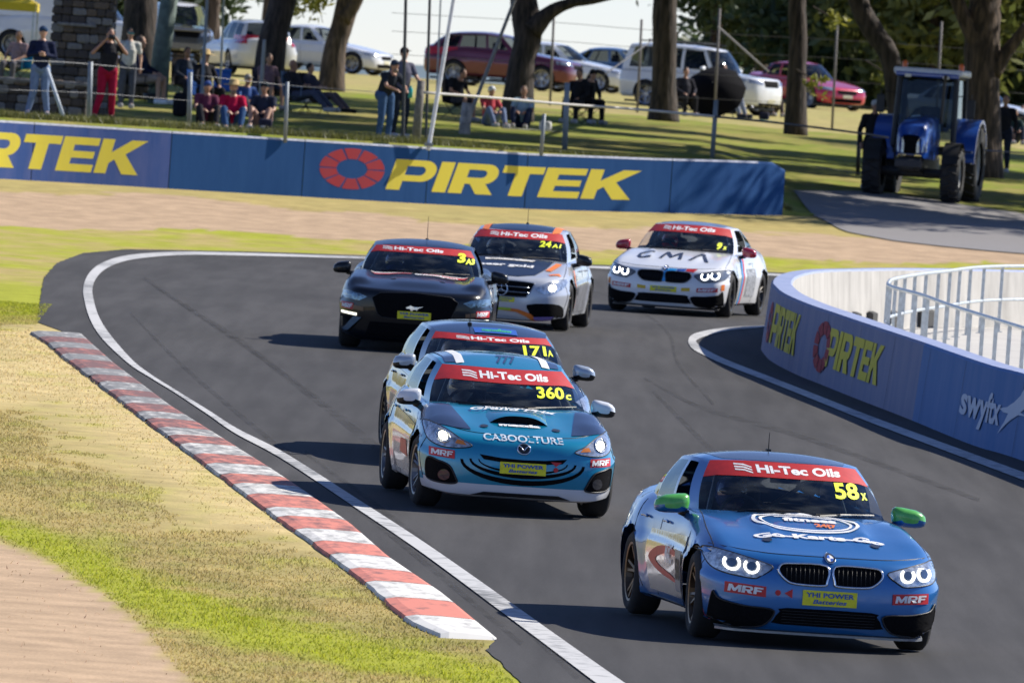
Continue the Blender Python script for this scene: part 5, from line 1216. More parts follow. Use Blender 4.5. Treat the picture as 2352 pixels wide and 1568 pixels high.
# ================================================================== trees
def barkmat(name, c1, c2):
    m, nt, b = newmat(name); tc = nt.nodes.new('ShaderNodeTexCoord'); mp = nt.nodes.new('ShaderNodeMapping'); mp.inputs['Scale'].default_value = (5, 5, .7)
    nt.links.new(tc.outputs['Object'], mp.inputs[0]); n = nt.nodes.new('ShaderNodeTexNoise'); n.inputs['Scale'].default_value = 2.2; n.inputs['Detail'].default_value = 8; nt.links.new(mp.outputs[0], n.inputs[0])
    rp = nt.nodes.new('ShaderNodeMapRange'); rp.inputs[1].default_value = .38; rp.inputs[2].default_value = .65; nt.links.new(n.outputs[0], rp.inputs[0])
    mx = nt.nodes.new('ShaderNodeMix'); mx.data_type = 'RGBA'; mx.inputs[6].default_value = (*c1, 1); mx.inputs[7].default_value = (*c2, 1)
    nt.links.new(rp.outputs[0], mx.inputs[0]); nt.links.new(mx.outputs[2], b.inputs['Base Color']); b.inputs['Roughness'].default_value = .9
    bp = nt.nodes.new('ShaderNodeBump'); bp.inputs['Strength'].default_value = .9; bp.inputs['Distance'].default_value = .05; nt.links.new(n.outputs[0], bp.inputs['Height']); nt.links.new(bp.outputs[0], b.inputs['Normal']); return m
BARK = barkmat('dark_rough_bark', (.018, .014, .012), (.075, .055, .045)); BARK2 = barkmat('brown_bark', (.035, .025, .02), (.13, .09, .065))
def leafmat(name, a, b_):
    m, nt, b = newmat(name); g = nt.nodes.new('ShaderNodeNewGeometry'); mx = nt.nodes.new('ShaderNodeMix'); mx.data_type = 'RGBA'
    mx.inputs[6].default_value = (*a, 1); mx.inputs[7].default_value = (*b_, 1); nt.links.new(g.outputs['Random Per Island'], mx.inputs[0])
    tr = nt.nodes.new('ShaderNodeBsdfTranslucent'); ms = nt.nodes.new('ShaderNodeMixShader'); ms.inputs[0].default_value = .35
    nt.links.new(mx.outputs[2], b.inputs['Base Color']); nt.links.new(mx.outputs[2], tr.inputs[0]); b.inputs['Roughness'].default_value = .55
    out = nt.nodes['Material Output']; nt.links.new(b.outputs[0], ms.inputs[1]); nt.links.new(tr.outputs[0], ms.inputs[2]); nt.links.new(ms.outputs[0], out.inputs[0]); return m
LEAF_D = leafmat('dark_leaves', (.035, .065, .030), (.085, .12, .045)); LEAF_O = leafmat('olive_leaves', (.075, .10, .028), (.19, .20, .045)); LEAF_Y = leafmat('yellow_green_leaves', (.16, .18, .03), (.36, .34, .05))
def crown_mesh(seed, nclump, nleaf, rx, rz, leaf, clump=.9, drop=0.0):
    r = np.random.RandomState(seed); V = []; Fc = []
    cs = r.normal(size=(nclump, 3)); cs /= np.linalg.norm(cs, axis=1)[:, None]; cs *= (r.uniform(.25, 1, nclump) ** .6)[:, None]; cs *= (rx, rx, rz)
    tot = nclump * nleaf; c = np.repeat(cs, nleaf, 0); sz = np.repeat(r.uniform(.55, 1.25, nclump) * clump, nleaf)[:, None]
    p = c + r.normal(size=(tot, 3)) * sz * (.45, .45, .32)
    a = r.normal(size=(tot, 3)); a[:, 2] -= .5; a /= np.linalg.norm(a, axis=1)[:, None]; b = np.cross(a, r.normal(size=(tot, 3))); b /= np.linalg.norm(b, axis=1)[:, None]
    s = (leaf * r.uniform(.6, 1.3, tot))[:, None]
    v = np.stack([p - a*s, p + b*s*.38, p + a*s, p - b*s*.38], 1).reshape(-1, 3)
    return v, np.arange(tot * 4).reshape(-1, 4)
_cm = {}
def crown(key, args, material, parent, loc, sc=1.0, rot=0.0):
    k = (key, material.name)
    if k not in _cm:
        v, f = crown_mesh(*args); me = bpy.data.meshes.new('crown'); me.vertices.add(len(v)); me.vertices.foreach_set('co', v.ravel()); me.loops.add(len(f) * 4); me.polygons.add(len(f))
        me.loops.foreach_set('vertex_index', f.ravel().astype(np.int32)); me.polygons.foreach_set('loop_start', (np.arange(len(f)) * 4).astype(np.int32)); me.update(calc_edges=True); me.materials.append(material); _cm[k] = me
    o = bpy.data.objects.new('crown', _cm[k]); COL.objects.link(o); o.parent = parent; o.location = loc; o.scale = (sc,) * 3; o.rotation_euler = (0, 0, rot); return o
def trunk(parent, pts, name='trunk', material=None, n=12):
    P = catmull([tuple(p) for p in pts], 5); mb = MB(); base = P[0]
    rad = [p[3] * (1 + .09 * nz(p[2] * 1.0, i * .7, 1, 1, 5)) for i, p in enumerate(P)]
    mb.tube([p[:3] for p in P], rad, n); o = mb.build(name, material or BARK, parent, True)
    return o
def tree(label, px_pts, Y=None, crown_at=None, material=None, branches=(), group='tall gum trees on the lawn', name='gum_tree', cr=None, lm=None):
    """px_pts: (photo x, photo y, width px) from the base up"""
    b = gb(px_pts[0][0], px_pts[0][1]); Y = Y or b.y; s = F / Y
    t = thing(name, label, 'tree', (b.x if Y == b.y else at(px_pts[0][0], px_pts[0][1], Y).x, Y, float(zb(b.x, Y))), 0, group); o = Vector(t.location)
    pts = []
    for i, (px, py, w) in enumerate(px_pts):
        p = at(px, py, Y) - o
        if i == 0: p.z = -.15; pts.append((p.x, 0, p.z, w / s / 2 * 1.15)); continue
        pts.append((p.x, .12 * i, p.z, w / s / 2))
    l = pts[-1]; l0 = pts[-2]; dx, dz = (l[0] - l0[0]), (l[2] - l0[2])
    for k in (1, 2, 3): pts.append((l[0] + dx / max(.3, dz) * k * .9 + .15 * math.sin(k * 2), l[1] + .2 * k, l[2] + 1.6 * k, l[3] * (1 - .2 * k)))
    trunk(t, pts, material=material)
    for br in branches:
        q = [at(px, py, Y) - o for px, py, w in br]; trunk(t, [(p.x, .1, p.z, br[i][2] / s / 2) for i, p in enumerate(q)], 'branch', material, 9)
    top = pts[-1]
    for k in range(3):
        a = k * 2.1 + top[0]; e = (top[0] + 2.2 * math.cos(a), top[1] + 2.2 * math.sin(a), top[2] + 2.4); trunk(t, [(top[0], top[1], top[2] - .6, top[3]), ((top[0] + e[0]) / 2, (top[1] + e[1]) / 2, top[2] + 1, top[3] * .6), (*e, top[3] * .25)], 'branch', material, 7)
    c = crown_at or (top[0] + .5, top[1], top[2] + 2.6)
    crown(cr or 'gum', {'gum': (3, 60, 55, 4.2, 2.3, .20, 1.15), 'wide': (5, 95, 60, 5.6, 2.2, .20, 1.2)}[cr or 'gum'], lm or LEAF_O, t, c, 1.0, rnd.random() * 6); return t
tree('dark leaning gum trunk left of centre, in front of the white wagon', [(617,150,70),(625,100,66),(640,40,62),(655,-20,60)], Y=285)
tree('brown gum trunk forking at the top, in front of the white sedan', [(762,181,60),(768,120,52),(785,60,50),(798,10,54),(806,-20,50)], Y=300, material=BARK2, branches=[[(788,45,40),(815,10,30),(830,-25,26)]])
tree('dark gum trunk with a long branch reaching right, before the maroon wagon', [(1190,215,76),(1198,150,60),(1212,90,64),(1208,40,66),(1202,-20,60)], Y=275, branches=[[(1222,70,52),(1262,30,34),(1310,8,24),(1360,2,18),(1410,-8,14)]])
tree('thick straight black gum trunk beside the white off-roader', [(1524,278,70),(1525,200,58),(1527,100,56),(1528,0,54)], Y=None, cr='wide', crown_at=(4.0, -7, 8.4))
tree('rough dark gum trunk left of the red car', [(1831,265,52),(1830,180,44),(1834,90,42),(1832,0,40)], Y=292)
tree('slanting black gum trunk just left of the tractor roof', [(2085,300,50),(2050,155,46),(2005,70,48),(1972,0,46)], Y=262)
tree('massive grey-brown gum trunk behind the tractor, forked near the top', [(2262,360,88),(2258,240,78),(2256,120,82),(2262,40,78),(2268,-20,70)], Y=262, material=BARK2, branches=[[(2250,110,46),(2215,40,36),(2190,-20,30)], [(2280,170,40),(2320,110,30),(2360,60,24)]], cr='wide', crown_at=(-1, -9, 8.8))
tree('wide dark gum trunk between the stone pillar and the smooth post', [(322,150,86),(318,90,80),(322,30,78),(325,-20,76)], Y=262)
tree('slim shaded gum trunk at the far left top, behind the pillar', [(498,110,26),(492,50,24),(480,0,22)], Y=360, material=BARK2)
tk = bpy.data.objects.get('gum_tree.003')
for nm, (tx, offs) in {'thick straight': (None, [(-3.5, -3, 8.0), (-8.5, -5, 8.3), (-1, -12, 7.6), (3.6, -10, 7.6), (8, -12, 8.0), (-6, -10, 8.2)]), 'wide dark': (None, [(4, -13, 8.0), (-2, -14, 8.4), (2, -20, 8.2), (5.5, -18, 8.4), (7.5, -22, 8.6), (9.5, -14, 8.4)]), 'dark gum trunk with': (None, [(-3, -18, 8.2), (2, -16, 8.6), (4, -27, 8.0), (-4, -29, 8.2)]), 'brown gum': (None, [(2, -26, 8.0), (5, -10, 8.0)]), 'rough dark': (None, [(-2, -16, 8.2), (3, -20, 8.4), (-4, -28, 8.2), (3, -34, 8.4)]), 'massive': (None, [(3, -14, 8.6), (4, -3, 8.4), (-4, -12, 8.6)]), 'slanting': (None, [(-2, -8, 8.4), (4, -14, 8.6)])}.items():
    tr_ = next(o for o in COL.objects if o.type == 'EMPTY' and o.get('category') == 'tree' and o['label'].startswith(nm))
    for q in offs:  # unseen crowns on stretched limbs, added only to shade lawn and wall
        crown('shade_crown', (17, 62, 60, 3.4, 1.0, .26, .85), LEAF_O, tr_, q, 1.0, rnd.random() * 6); trunk(tr_, [(0, 0, 5.0, .16), (q[0] * .5, q[1] * .5, 6.9, .11), (q[0], q[1], q[2] + .4, .05)], 'branch', None, 7)
# trees out of frame shading wall and road; last two added for lawn shade
for k, (X, Y, sc, lab) in enumerate(((15.5, 238.5, 1.0, 'tall gum tree just outside the frame beside the service road'), (23, 250, 1.1, 'tall gum tree farther outside the frame beyond the service road'), (19, 268, 1.1, 'tall gum tree added for shade outside the frame behind the tractor'), (22, 290, 1.1, 'tall gum tree added for shade outside the frame beside the last parked car'))):
    t = thing('gum_tree', lab, 'tree', (X, Y, float(zb(X, Y))), 0, 'tall gum trees on the lawn'); trunk(t, [(0, 0, -.2, .45), (.2, 0, 3, .38), (-.2, .2, 6, .3), (0, 0, 8.5, .2)])
    crown('wide', (5, 95, 60, 5.6, 2.2, .20, 1.2), LEAF_O, t, (0, 0, 8.2), sc); crown('shade_crown', (17, 62, 60, 3.4, 1.0, .26, .85), LEAF_O, t, (1.2, 2.8, 8.4), 1.15); crown('shade_crown', (17, 62, 60, 3.4, 1.0, .26, .85), LEAF_O, t, (-3, 3, 8.6), 1.0, 2)
    if k == 0:  # far-reaching unseen limb, added to throw shade on the spectators
        for q in ((-7, 1.5, 8.8), (-10.5, 2.5, 9), (-13.5, 3.5, 9.2)): crown('shade_crown', (17, 62, 60, 3.4, 1.0, .26, .85), LEAF_O, t, q, .95, q[0])
        trunk(t, [(0, 0, 5.5, .2), (-5, 1, 7.8, .15), (-10, 2.4, 8.8, .10), (-14, 3.5, 9.2, .05)], 'branch', None, 7)
# background woodland
def bush_tree(px, Y, zc, rx, rz, lm, label, key, h=9.0):
    p = at(px, 784, Y); X = p.x; z0 = float(zb(X, Y)); t = thing('background_tree', label, 'tree', (X, Y, z0), 0, 'trees behind the parked cars')
    trunk(t, [(0, 0, -1.5, .28), (.1, 0, zc * .6, .2), (0, 0, zc + rz * .5, .08)], material=BARK2, n=8)
    crown(key, {'a': (11, 110, 60, 3.2, 3.4, .26, 1.0), 'b': (12, 100, 60, 2.6, 4.2, .24, .9), 'c': (13, 70, 50, 2.8, 2.2, .24, .9)}[key], lm, t, (0, 0, zc), rx, rnd.random() * 6)
bt = [(1590,395,4.9,.85,'a',LEAF_D,'dark bushy tree just right of the thick black trunk'), (1700,405,5.6,1.1,'a',LEAF_D,'dark tree behind the white off-roader'), (1800,400,4.6,1.1,'b',LEAF_O,'olive tree between the off-roader and the rough dark trunk'),
      (1905,385,3.8,1.15,'a',LEAF_D,'dark leafy tree behind the red car'), (1995,400,4.6,1.15,'b',LEAF_O,'olive tree behind the slanting trunk'), (2090,380,4.1,1.2,'a',LEAF_O,'olive green tree above the tractor cab'), (2180,400,4.2,1.2,'b',LEAF_D,'dark tree right above the tractor roof'),
      (2270,390,3.6,1.2,'a',LEAF_O,'olive tree behind the massive trunk'), (2370,385,3.2,1.3,'a',LEAF_D,'dark tree at the far right edge'), (1660,430,2.6,1.2,'c',LEAF_D,'low dark tree behind the roof of the off-roader'), (1960,425,2.2,1.5,'c',LEAF_D,'low dark thicket tree right of the red car'), (2150,425,2.0,1.6,'c',LEAF_D,'low dark thicket tree behind the tractor'), (2330,420,1.4,1.6,'c',LEAF_D,'low dark thicket tree behind the far right car')]
for (px, Y, zc, sc, key, lm, lab) in bt: bush_tree(px, Y, zc, sc, 3, lm, lab, key)
for (px, Y, zc, sc, key, lm, lab) in [(430,360,5.1,.62,'b',LEAF_Y,'yellow-green tree above the dark off-roader'), (560,375,5.6,.6,'c',LEAF_O,'olive tree above the white wagon'), (250,420,5.4,.9,'a',LEAF_D,'dark tree behind the stone pillar'), (90,440,5.6,.9,'a',LEAF_D,'dark tree behind the yellow gazebo'), (360,400,4.6,.8,'a',LEAF_D,'dark tree between the pillar and the smooth post')]: bush_tree(px, Y, zc, sc, 3, lm, lab, key)
# hanging leafy sprays
t = thing('hanging_foliage', 'thin drooping sprays of gum leaves right of the leaning trunk', 'foliage', tuple(at(715, 60, 300)))
v, f = crown_mesh(31, 26, 22, 1.0, 1.3, .13, .35); LV = obj('leaf_spray', v, [tuple(q) for q in f], LEAF_Y, t); LV.location = (0, 0, 1.2)
mb = MB(); mb.tube([(-1.1, 0, 3), (-.6, 0, 1.9), (0, .1, 1.2), (.3, 0, .1)], [.04, .03, .02, .008], 6); mb.tube([(-.6, 0, 1.9), (.4, 0, 1.5), (.7, 0, .9)], [.02, .012, .006], 6); mb.build('branch', BARK2, t)
for px, py in ((1918, 45), (1880, 190), (2040, 170)):
    t = thing('hanging_foliage', {1918: 'yellow leaf cluster right of the rough dark trunk', 1880: 'yellow leaves low on the rough dark trunk', 2040: 'yellow leaves near the slanting trunk'}[px], 'foliage', tuple(at(px, py, 291)))
    v, f = crown_mesh(px, 5, 18, .28, .22, .10, .25); obj('leaf_spray', v, [tuple(q) for q in f], LEAF_Y, t); mb = MB(); mb.tube([(-.6, 0, .3), (0, 0, 0)], [.03, .01], 5); mb.build('twig', BARK, t)
# smooth grey-green post
PG = M('grey_green_pole', (.10, .14, .13), rough=.8, scale=6, var=.3)
b = gb(366, 152); t = thing('smooth_pole', 'thick smooth grey-green pole right of the wide dark trunk', 'pole', (at(366, 152, 258).x, 258, float(zb(-8.5, 258)))); s = F / 258
mb = MB(); mb.tube([(0, 0, -.2), (.03, 0, 1.2), (.2, 0, 3.4)], [24 / s, 21 / s, 19 / s], 14); mb.build('shaft', PG, t, True); mb = MB(); mb.tube([(-.06, 0, .1), (-.06, 0, .22)], 26 / s, 14); mb.build('collar', BLACKP, t, True)
# ================================================================== stone pillar and low wall
STM = [M('dark_field_stone', (.06, .05, .045), rough=.9, scale=9, var=.45, bump=.6), M('brown_field_stone', (.11, .085, .065), rough=.9, scale=9, var=.45, bump=.6), M('grey_field_stone', (.17, .165, .16), rough=.9, scale=9, var=.4, bump=.6)]
MORT = M('old_mortar', (.05, .045, .04), rough=1)
stone_me = []
for k in range(9):
    bm = bmesh.new(); bmesh.ops.create_cube(bm, size=1); bmesh.ops.bevel(bm, geom=list(bm.edges), offset=.16, segments=1, affect='EDGES'); r_ = random.Random(k)
    for q in bm.verts: q.co += Vector((r_.uniform(-.05, .05), r_.uniform(-.05, .05), r_.uniform(-.06, .06)))
    me = bpy.data.meshes.new('stone'); bm.to_mesh(me); bm.free(); me.materials.append(STM[[0,1,0,1,2,0,1,0,2][k]]); stone_me.append(me)
def stones(parent, x0, x1, z0, z1, y, axis='x', rs=random.Random(3), hh=(.13, .2), ww=(.16, .34)):
    z = z0
    while z < z1 - .05:
        h = rs.uniform(*hh); x = x0
        while x < x1 - .05:
            w = min(rs.uniform(*ww), x1 - x); o = bpy.data.objects.new('stone', rs.choice(stone_me)); COL.objects.link(o); o.parent = parent
            o.location = (x + w/2, y, z + h/2) if axis == 'x' else (y, x + w/2, z + h/2); o.scale = (w*.95, .10, h*.92) if axis == 'x' else (.10, w*.95, h*.92); x += w
        z += h
b = gb(172, 262); t = thing('stone_pillar', 'tall dark field-stone pillar at the left between two standing spectators', 'pillar', (b.x, b.y + .8, b.z))
mb = MB(); mb.box(-.60, .60, -.3, .6, -.2, 3.3); mb.build('core', MORT, t)
stones(t, -.64, .64, 0, 3.25, -.33); stones(t, -.3, .6, 0, 3.25, .63, 'y'); mb = MB(); mb.box(-.52, .30, -.46, -.30, 1.83, 1.90, bev=.02); mb.build('ledge', STM[2], t)
b2 = gb(90, 262); t = thing('stone_wall', 'low dark field-stone wall running left from the pillar', 'wall', (b2.x, b2.y + 1.3, b2.z)); mb = MB(); mb.box(-3, .9, 0, .5, -.2, .62); mb.build('core', MORT, t); stones(t, -1.4, .9, 0, .62, -.02); mb = MB(); mb.box(-3, .95, -.08, .55, .62, .70, bev=.02); mb.build('coping', STM[2], t)
# ================================================================== gazebo and blue shade
YT_ = M('yellow_canopy', (.75, .55, .02), rough=.6); WT = M('white_canvas', (.55, .58, .66), rough=.7)
p = at(-26, 60, 296); t = thing('gazebo', 'yellow gazebo canopy at the top left corner', 'gazebo', (p.x, 296, float(zb(p.x, 296))), scale=.84)
mb = MB(); mb.add([(-1.5,-1.5,1.95),(1.5,-1.5,1.95),(1.5,1.5,1.95),(-1.5,1.5,1.95),(0,0,2.8),(-1.5,-1.5,1.7),(1.5,-1.5,1.7),(1.5,1.5,1.7),(-1.5,1.5,1.7)], [(0,1,4),(1,2,4),(2,3,4),(3,0,4),(0,1,6,5),(1,2,7,6),(2,3,8,7),(3,0,5,8)]); mb.build('canopy', YT_, t)
for x in (-1.45, 1.45):
    for y in (-1.45, 1.45): mb = MB(); mb.box(x - .025, x + .025, y - .025, y + .025, 0, 1.95); mb.build('leg', GALV, t)
v, f = polyfill(oval(.14, .14, 0, 0, 16)); mb = MB(); mb.add([(.95 + a, -1.05 + .02 - b_ * -.6 - .25, 2.16 + b_ * .38) for a, b_ in v], f); mb.build('round_logo', M('pale_print_disc', (.75,.75,.75)), t)
# ================================================================== parked vehicles
def parked(name, label, sp, px, Y, a, cat='car', rear=False, group='cars parked behind the spectators', dz=0.0):
    X = at(px, 150, Y).x
    if rear: X += math.sin(R(a)) * sp['L']; Y += -math.cos(R(a)) * sp['L']
    c = Car(name, label, sp, (X, Y, float(zb(X, Y)) + .01 + dz), R(a), group, cat)
    return c
def front_bits(c, zl=.66, xl=.45, g=(.38, .62, .50), lamp=None):
    for sg in (1, -1):
        q = [(sg*a, b) for a, b in [(xl,zl-.07),(xl+.02,zl+.03),(c.sp['hw']-.10,zl+.07),(c.sp['hw']-.07,zl-.04)]][::sg]; c.poly('headlight', q, 'front', lamp or LENS, off=.008)
    w, z1, z0 = g; c.poly('grille', [(-w,z1),(w,z1),(w*.9,z0),(-w*.9,z0)], 'front', GRILLE, off=.005)
    c.poly('lower_intake', [(-.6,.36),(.6,.36),(.55,.24),(-.55,.24)], 'front', GRILLE, off=.005)
    c.poly('number_plate', [(-.18,.38),(.18,.38),(.18,.48),(-.18,.48)], 'front', M('cream_plate', (.65,.62,.45)), off=.012)
def rear_bits(c, zl=.85):
    hw = c.sp['hw']
    for sg in (1, -1):
        q = [(sg*a, b) for a, b in [(hw-.30,zl-.12),(hw-.30,zl+.10),(hw-.10,zl+.14),(hw-.06,zl-.10)]][::sg]; c.poly('tail_light', q, 'rear', REDL, off=.012)
        c.poly('tail_light', [(c.sp['L']-.42,zl-.12),(c.sp['L']-.18,zl-.12),(c.sp['L']-.20,zl+.12),(c.sp['L']-.34,zl+.14)], 'left' if sg < 0 else 'right', REDL, off=.010)
    c.poly('number_plate', [(-.2,.60),(.2,.60),(.2,.71),(-.2,.71)], 'rear', M('cream_plate', (.65,.62,.45)), off=.012)
SED = spec(race=False, flare=.008, zb=(.2,.24,.24), interior=True, spokes=7, double=False, rim=M('silver_alloy', (.45,.46,.48), rough=.3, metal=.8), zr=[(1.9,1.33),(2.2,1.41),(2.65,1.46),(3.1,1.44),(3.5,1.37)])
SUV = spec(race=False, flare=.012, hw=.93, L=4.75, R=.37, wb=2.78, fo=.88, zb=(.28,.30,.32), outline=[(0,0),(.35,.01),(.60,.05),(.76,.13),(.86,.28),(.90,.5),(.92,.9),(.92,2),(.92,3.5),(.90,4.2),(.82,4.6),(.5,4.74),(0,4.75)],
    zc=[(0,.88),(.15,.93),(.5,1.0),(1.0,1.07),(1.45,1.13),(2,1.15),(3.5,1.22),(4.4,1.22),(4.8,1.15)], zr=[(1.9,1.55),(2.3,1.68),(2.9,1.74),(3.6,1.70),(4.2,1.60),(4.7,1.5)], ws_b=(1.38,1.75), ws_t=(2.05,2.28), xa=.78, xt=.60,
    side=[(1.98,2.42,.02,.02,'g1'),(2.62,2.72,.03,.03,'pB'),(2.70,2.80,.03,.03,'g2'),(3.55,3.5,.03,.03,'pM'),(3.62,3.56,.02,.02,'g3'),(4.2,3.95,0,0,'pC')], rg_b=(4.60,4.42), rg_t=(4.10,4.02), xr=.70, xrt=.54, spokes=6, double=False, rim=M('silver_alloy', (.45,.46,.48)), zmir=1.45, headrest=1.35, seat=1.0)
BOX = dict(SUV); BOX.update(zc=[(0,1.0),(.15,1.06),(.5,1.10),(1.0,1.14),(1.35,1.17),(2,1.19),(3.5,1.22),(4.4,1.22),(4.8,1.2)], zr=[(1.6,1.66),(1.9,1.82),(2.9,1.88),(3.6,1.88),(4.4,1.84),(4.7,1.8)], ws_b=(1.28,1.48), ws_t=(1.72,1.90), rg_b=(4.68,4.62), rg_t=(4.50,4.46),
    side=[(1.62,2.0,.02,.02,'g1'),(2.5,2.55,.03,.03,'pB'),(2.6,2.65,.03,.03,'g2'),(3.4,3.4,.03,.03,'pM'),(3.5,3.48,.02,.02,'g3'),(4.35,4.25,0,0,'pC')], R=.39)
WAG = dict(SED); WAG.update(zr=[(1.9,1.35),(2.3,1.44),(2.8,1.49),(3.6,1.47),(4.2,1.42),(4.6,1.3)], side=[(2.02,2.46,.02,.02,'g1'),(2.65,2.72,.03,.03,'pB'),(2.72,2.8,.03,.03,'g2'),(3.45,3.4,.03,.03,'pM'),(3.5,3.45,.02,.02,'g3'),(4.15,4.0,0,0,'pC')], rg_b=(4.5,4.4), rg_t=(4.15,4.05), xr=.66, xrt=.52)
PW = paint('white_car_paint', (.74,.75,.76), metal=0, rough=.3)
c = parked('parked_wagon', 'maroon station wagon parked side-on in the middle behind the branching trunk', dict(SUV, paint=paint('maroon_paint', (.13,.014,.03), metal=.4, rough=.3), zr=[(1.9,1.48),(2.3,1.60),(2.9,1.66),(3.6,1.63),(4.2,1.54),(4.7,1.45)]), 1330, 337, 72); front_bits(c, .85, .45, (.40,.82,.70)); rear_bits(c, 1.0); common_seams(c, 1.35, 2.65, 3.6)
c = parked('parked_sedan', 'white sedan behind the brown forked trunk, nose to the right', dict(SED, paint=PW), 888, 352, 66); front_bits(c); rear_bits(c); common_seams(c)
c = parked('parked_wagon', 'white wagon with big red tail lights seen from behind, left of centre', dict(WAG, paint=paint('off_white_paint', (.62,.62,.60), metal=0, rough=.3), zr=[(1.9,1.4),(2.3,1.5),(2.8,1.55),(3.6,1.53),(4.2,1.47),(4.6,1.35)]), 618, 310, 196, rear=True); rear_bits(c, .98); common_seams(c); front_bits(c)
c = parked('parked_off_roader', 'dark off-roader facing the camera beside the smooth pole', dict(BOX, paint=paint('charcoal_paint', (.05,.052,.055), metal=.3), roof_paint=PW), 425, 345, 8); front_bits(c, .92, .42, (.40,.98,.78)); mb = MB(); mb.tube([(-.7,-.1,.45),(-.7,-.12,1.0),(.7,-.12,1.0),(.7,-.1,.45)], .035, 8); mb.box(-.8,.8,-.14,.02,.42,.60); mb.build('bull_bar', M('dull_steel', (.20,.20,.20), rough=.4, metal=.6), c.root)
c = parked('parked_sedan', 'white sedan peeking out in front of the blue one, right of the maroon wagon', dict(SED, paint=PW), 1450, 350, 74); front_bits(c)
c = parked('parked_sedan', 'dusty blue sedan left of the thick black trunk', dict(SED, paint=paint('dusty_blue_paint', (.10,.18,.30), metal=.5)), 1590, 372, 80); front_bits(c); common_seams(c)
c = parked('parked_off_roader', 'white off-roader facing right behind the black umbrella', dict(BOX, paint=PW), 1778, 318, 58); front_bits(c, .95, .45, (.40,1.0,.82)); common_seams(c, 1.3, 2.55, 3.45)
mb = MB()
for y_ in (2.2, 3.0, 3.8): mb.box(-.62, .62, y_, y_ + .05, 1.93, 1.97)
for x_ in (-.6, .6): mb.box(x_ - .02, x_ + .02, 2.0, 4.1, 1.90, 1.94)
mb.build('roof_rack', BLACKP, c.root); c.mirror(1.02, 1.75, 1.22, PW)
c = parked('parked_car', 'small red car between the rough dark trunk and the tractor', dict(SED, paint=paint('red_paint', (.50,.01,.05), metal=.1)), 1952, 352, 34); front_bits(c); common_seams(c)
c = parked('parked_car', 'white car cut off by the right edge of the picture', dict(SED, paint=PW), 2430, 318, 70); front_bits(c)
VAN = dict(BOX); VAN.update(zc=[(0,1.1),(.2,1.2),(.6,1.25),(1.2,1.28),(2,1.3),(4.8,1.3)], zr=[(1.2,1.8),(1.7,2.0),(3,2.05),(4.7,2.0)], ws_b=(.75,1.0), ws_t=(1.4,1.6), side=[(1.1,1.7,.02,.02,'g1'),(2.0,2.1,.03,.03,'pB'),(2.2,2.3,.03,.03,'pX'),(4.4,4.4,.0,.0,'pC')])
c = parked('parked_van', 'white van half hidden behind the stone pillar', dict(VAN, paint=PW), 330, 312, 70, 'van'); front_bits(c, .95)
c = parked('parked_van', 'pale van behind the yellow gazebo at the far left', dict(VAN, paint=paint('pale_blue_van_paint', (.55,.60,.72), metal=0)), 118, 320, 80, 'van'); front_bits(c, .95)
# ================================================================== tractor
NB = paint('tractor_blue_paint', (.01, .07, .36), metal=0, rough=.35); TG = glassmat('cab_glass', (.0, .04, .05), .26)
b = gb(2080, 455); t = thing('tractor', 'big blue farm tractor with a glazed cab parked on the right', 'tractor', (b.x, b.y - .6, b.z - .02), R(-10))
def lug(name, r, w, x, y, lugs):
    mb = MB(); ri = r * .56
    mb.lathe([(-w/2 + .02, ri), (-w/2, ri + .04), (-w/2, r - .10), (-w/2 + .04, r - .045), (w/2 - .04, r - .045), (w/2, r - .10), (w/2, ri + .04), (w/2 - .02, ri)], 32)
    for k in range(lugs):
        for sg in (1, -1):
            a = 2*math.pi*(k + (.5 if sg > 0 else 0))/lugs; a2 = a + .16
            pa = Vector((sg*w*.48, (r - .03)*math.cos(a2), (r - .03)*math.sin(a2))); pb = Vector((-sg*w*.04, (r - .02)*math.cos(a), (r - .02)*math.sin(a))); mb.tube([pa, pb], .028, 4)
    o = mb.build('wheel', TYRE, t, False); o.location = (x, y, r)
    mb = MB(); mb.lathe([(w*.35, ri), (w*.30, ri - .03), (w*.05, ri*.8), (w*.02, .10), (w*.12, .08), (w*.12, .01)] if x > 0 else [(-w*.35, ri), (-w*.30, ri - .03), (-w*.05, ri*.8), (-w*.02, .10), (-w*.12, .08), (-w*.12, .01)], 24); mb.build('rim', M('pale_wheel_rim', (.35,.36,.36), rough=.5), o, True)
for sg in (1, -1): lug('wheel', .60, .40, sg*.86, .75, 18); lug('wheel', .86, .50, sg*.90, 3.05, 20)
hd = MB(); rows = []
for (y, z0, z1, w) in ((.02,.98,1.42,.24),(.10,.92,1.60,.31),(.4,.90,1.72,.34),(1.0,.9,1.80,.35),(1.8,.9,1.86,.36),(2.0,.9,1.86,.36)):
    rows.append([(-w, y, z0), (-w*1.02, y, (z0+z1)/2), (-w*.96, y, z1-.10), (-w*.7, y, z1-.02), (0, y, z1), (w*.7, y, z1-.02), (w*.96, y, z1-.10), (w*1.02, y, (z0+z1)/2), (w, y, z0)])
hd.grid(rows); hd.f.append(tuple(range(9))); hd.build('bonnet', NB, t, True)
mb = MB(); mb.box(-.13,.13,-.015,.03,1.0,1.38,bev=.02); mb.build('grille', GRILLE, t)
for sg in (1, -1):
    mb = MB(); mb.add([(sg*.14,.0,1.02),(sg*.28,.05,1.04),(sg*.29,.06,1.22),(sg*.26,.06,1.40),(sg*.19,.02,1.36),(sg*.14,.0,1.24)], [(0,1,2,3,4,5)[::sg]]); mb.add([(sg*.28,.05,1.04),(sg*.345,.22,1.06),(sg*.34,.22,1.25),(sg*.26,.06,1.40),(sg*.29,.06,1.22)], [(0,1,2,3,4)[::sg]]); mb.build('headlight', M('tractor_lens', (.55,.60,.65), rough=.15, metal=.5), t)
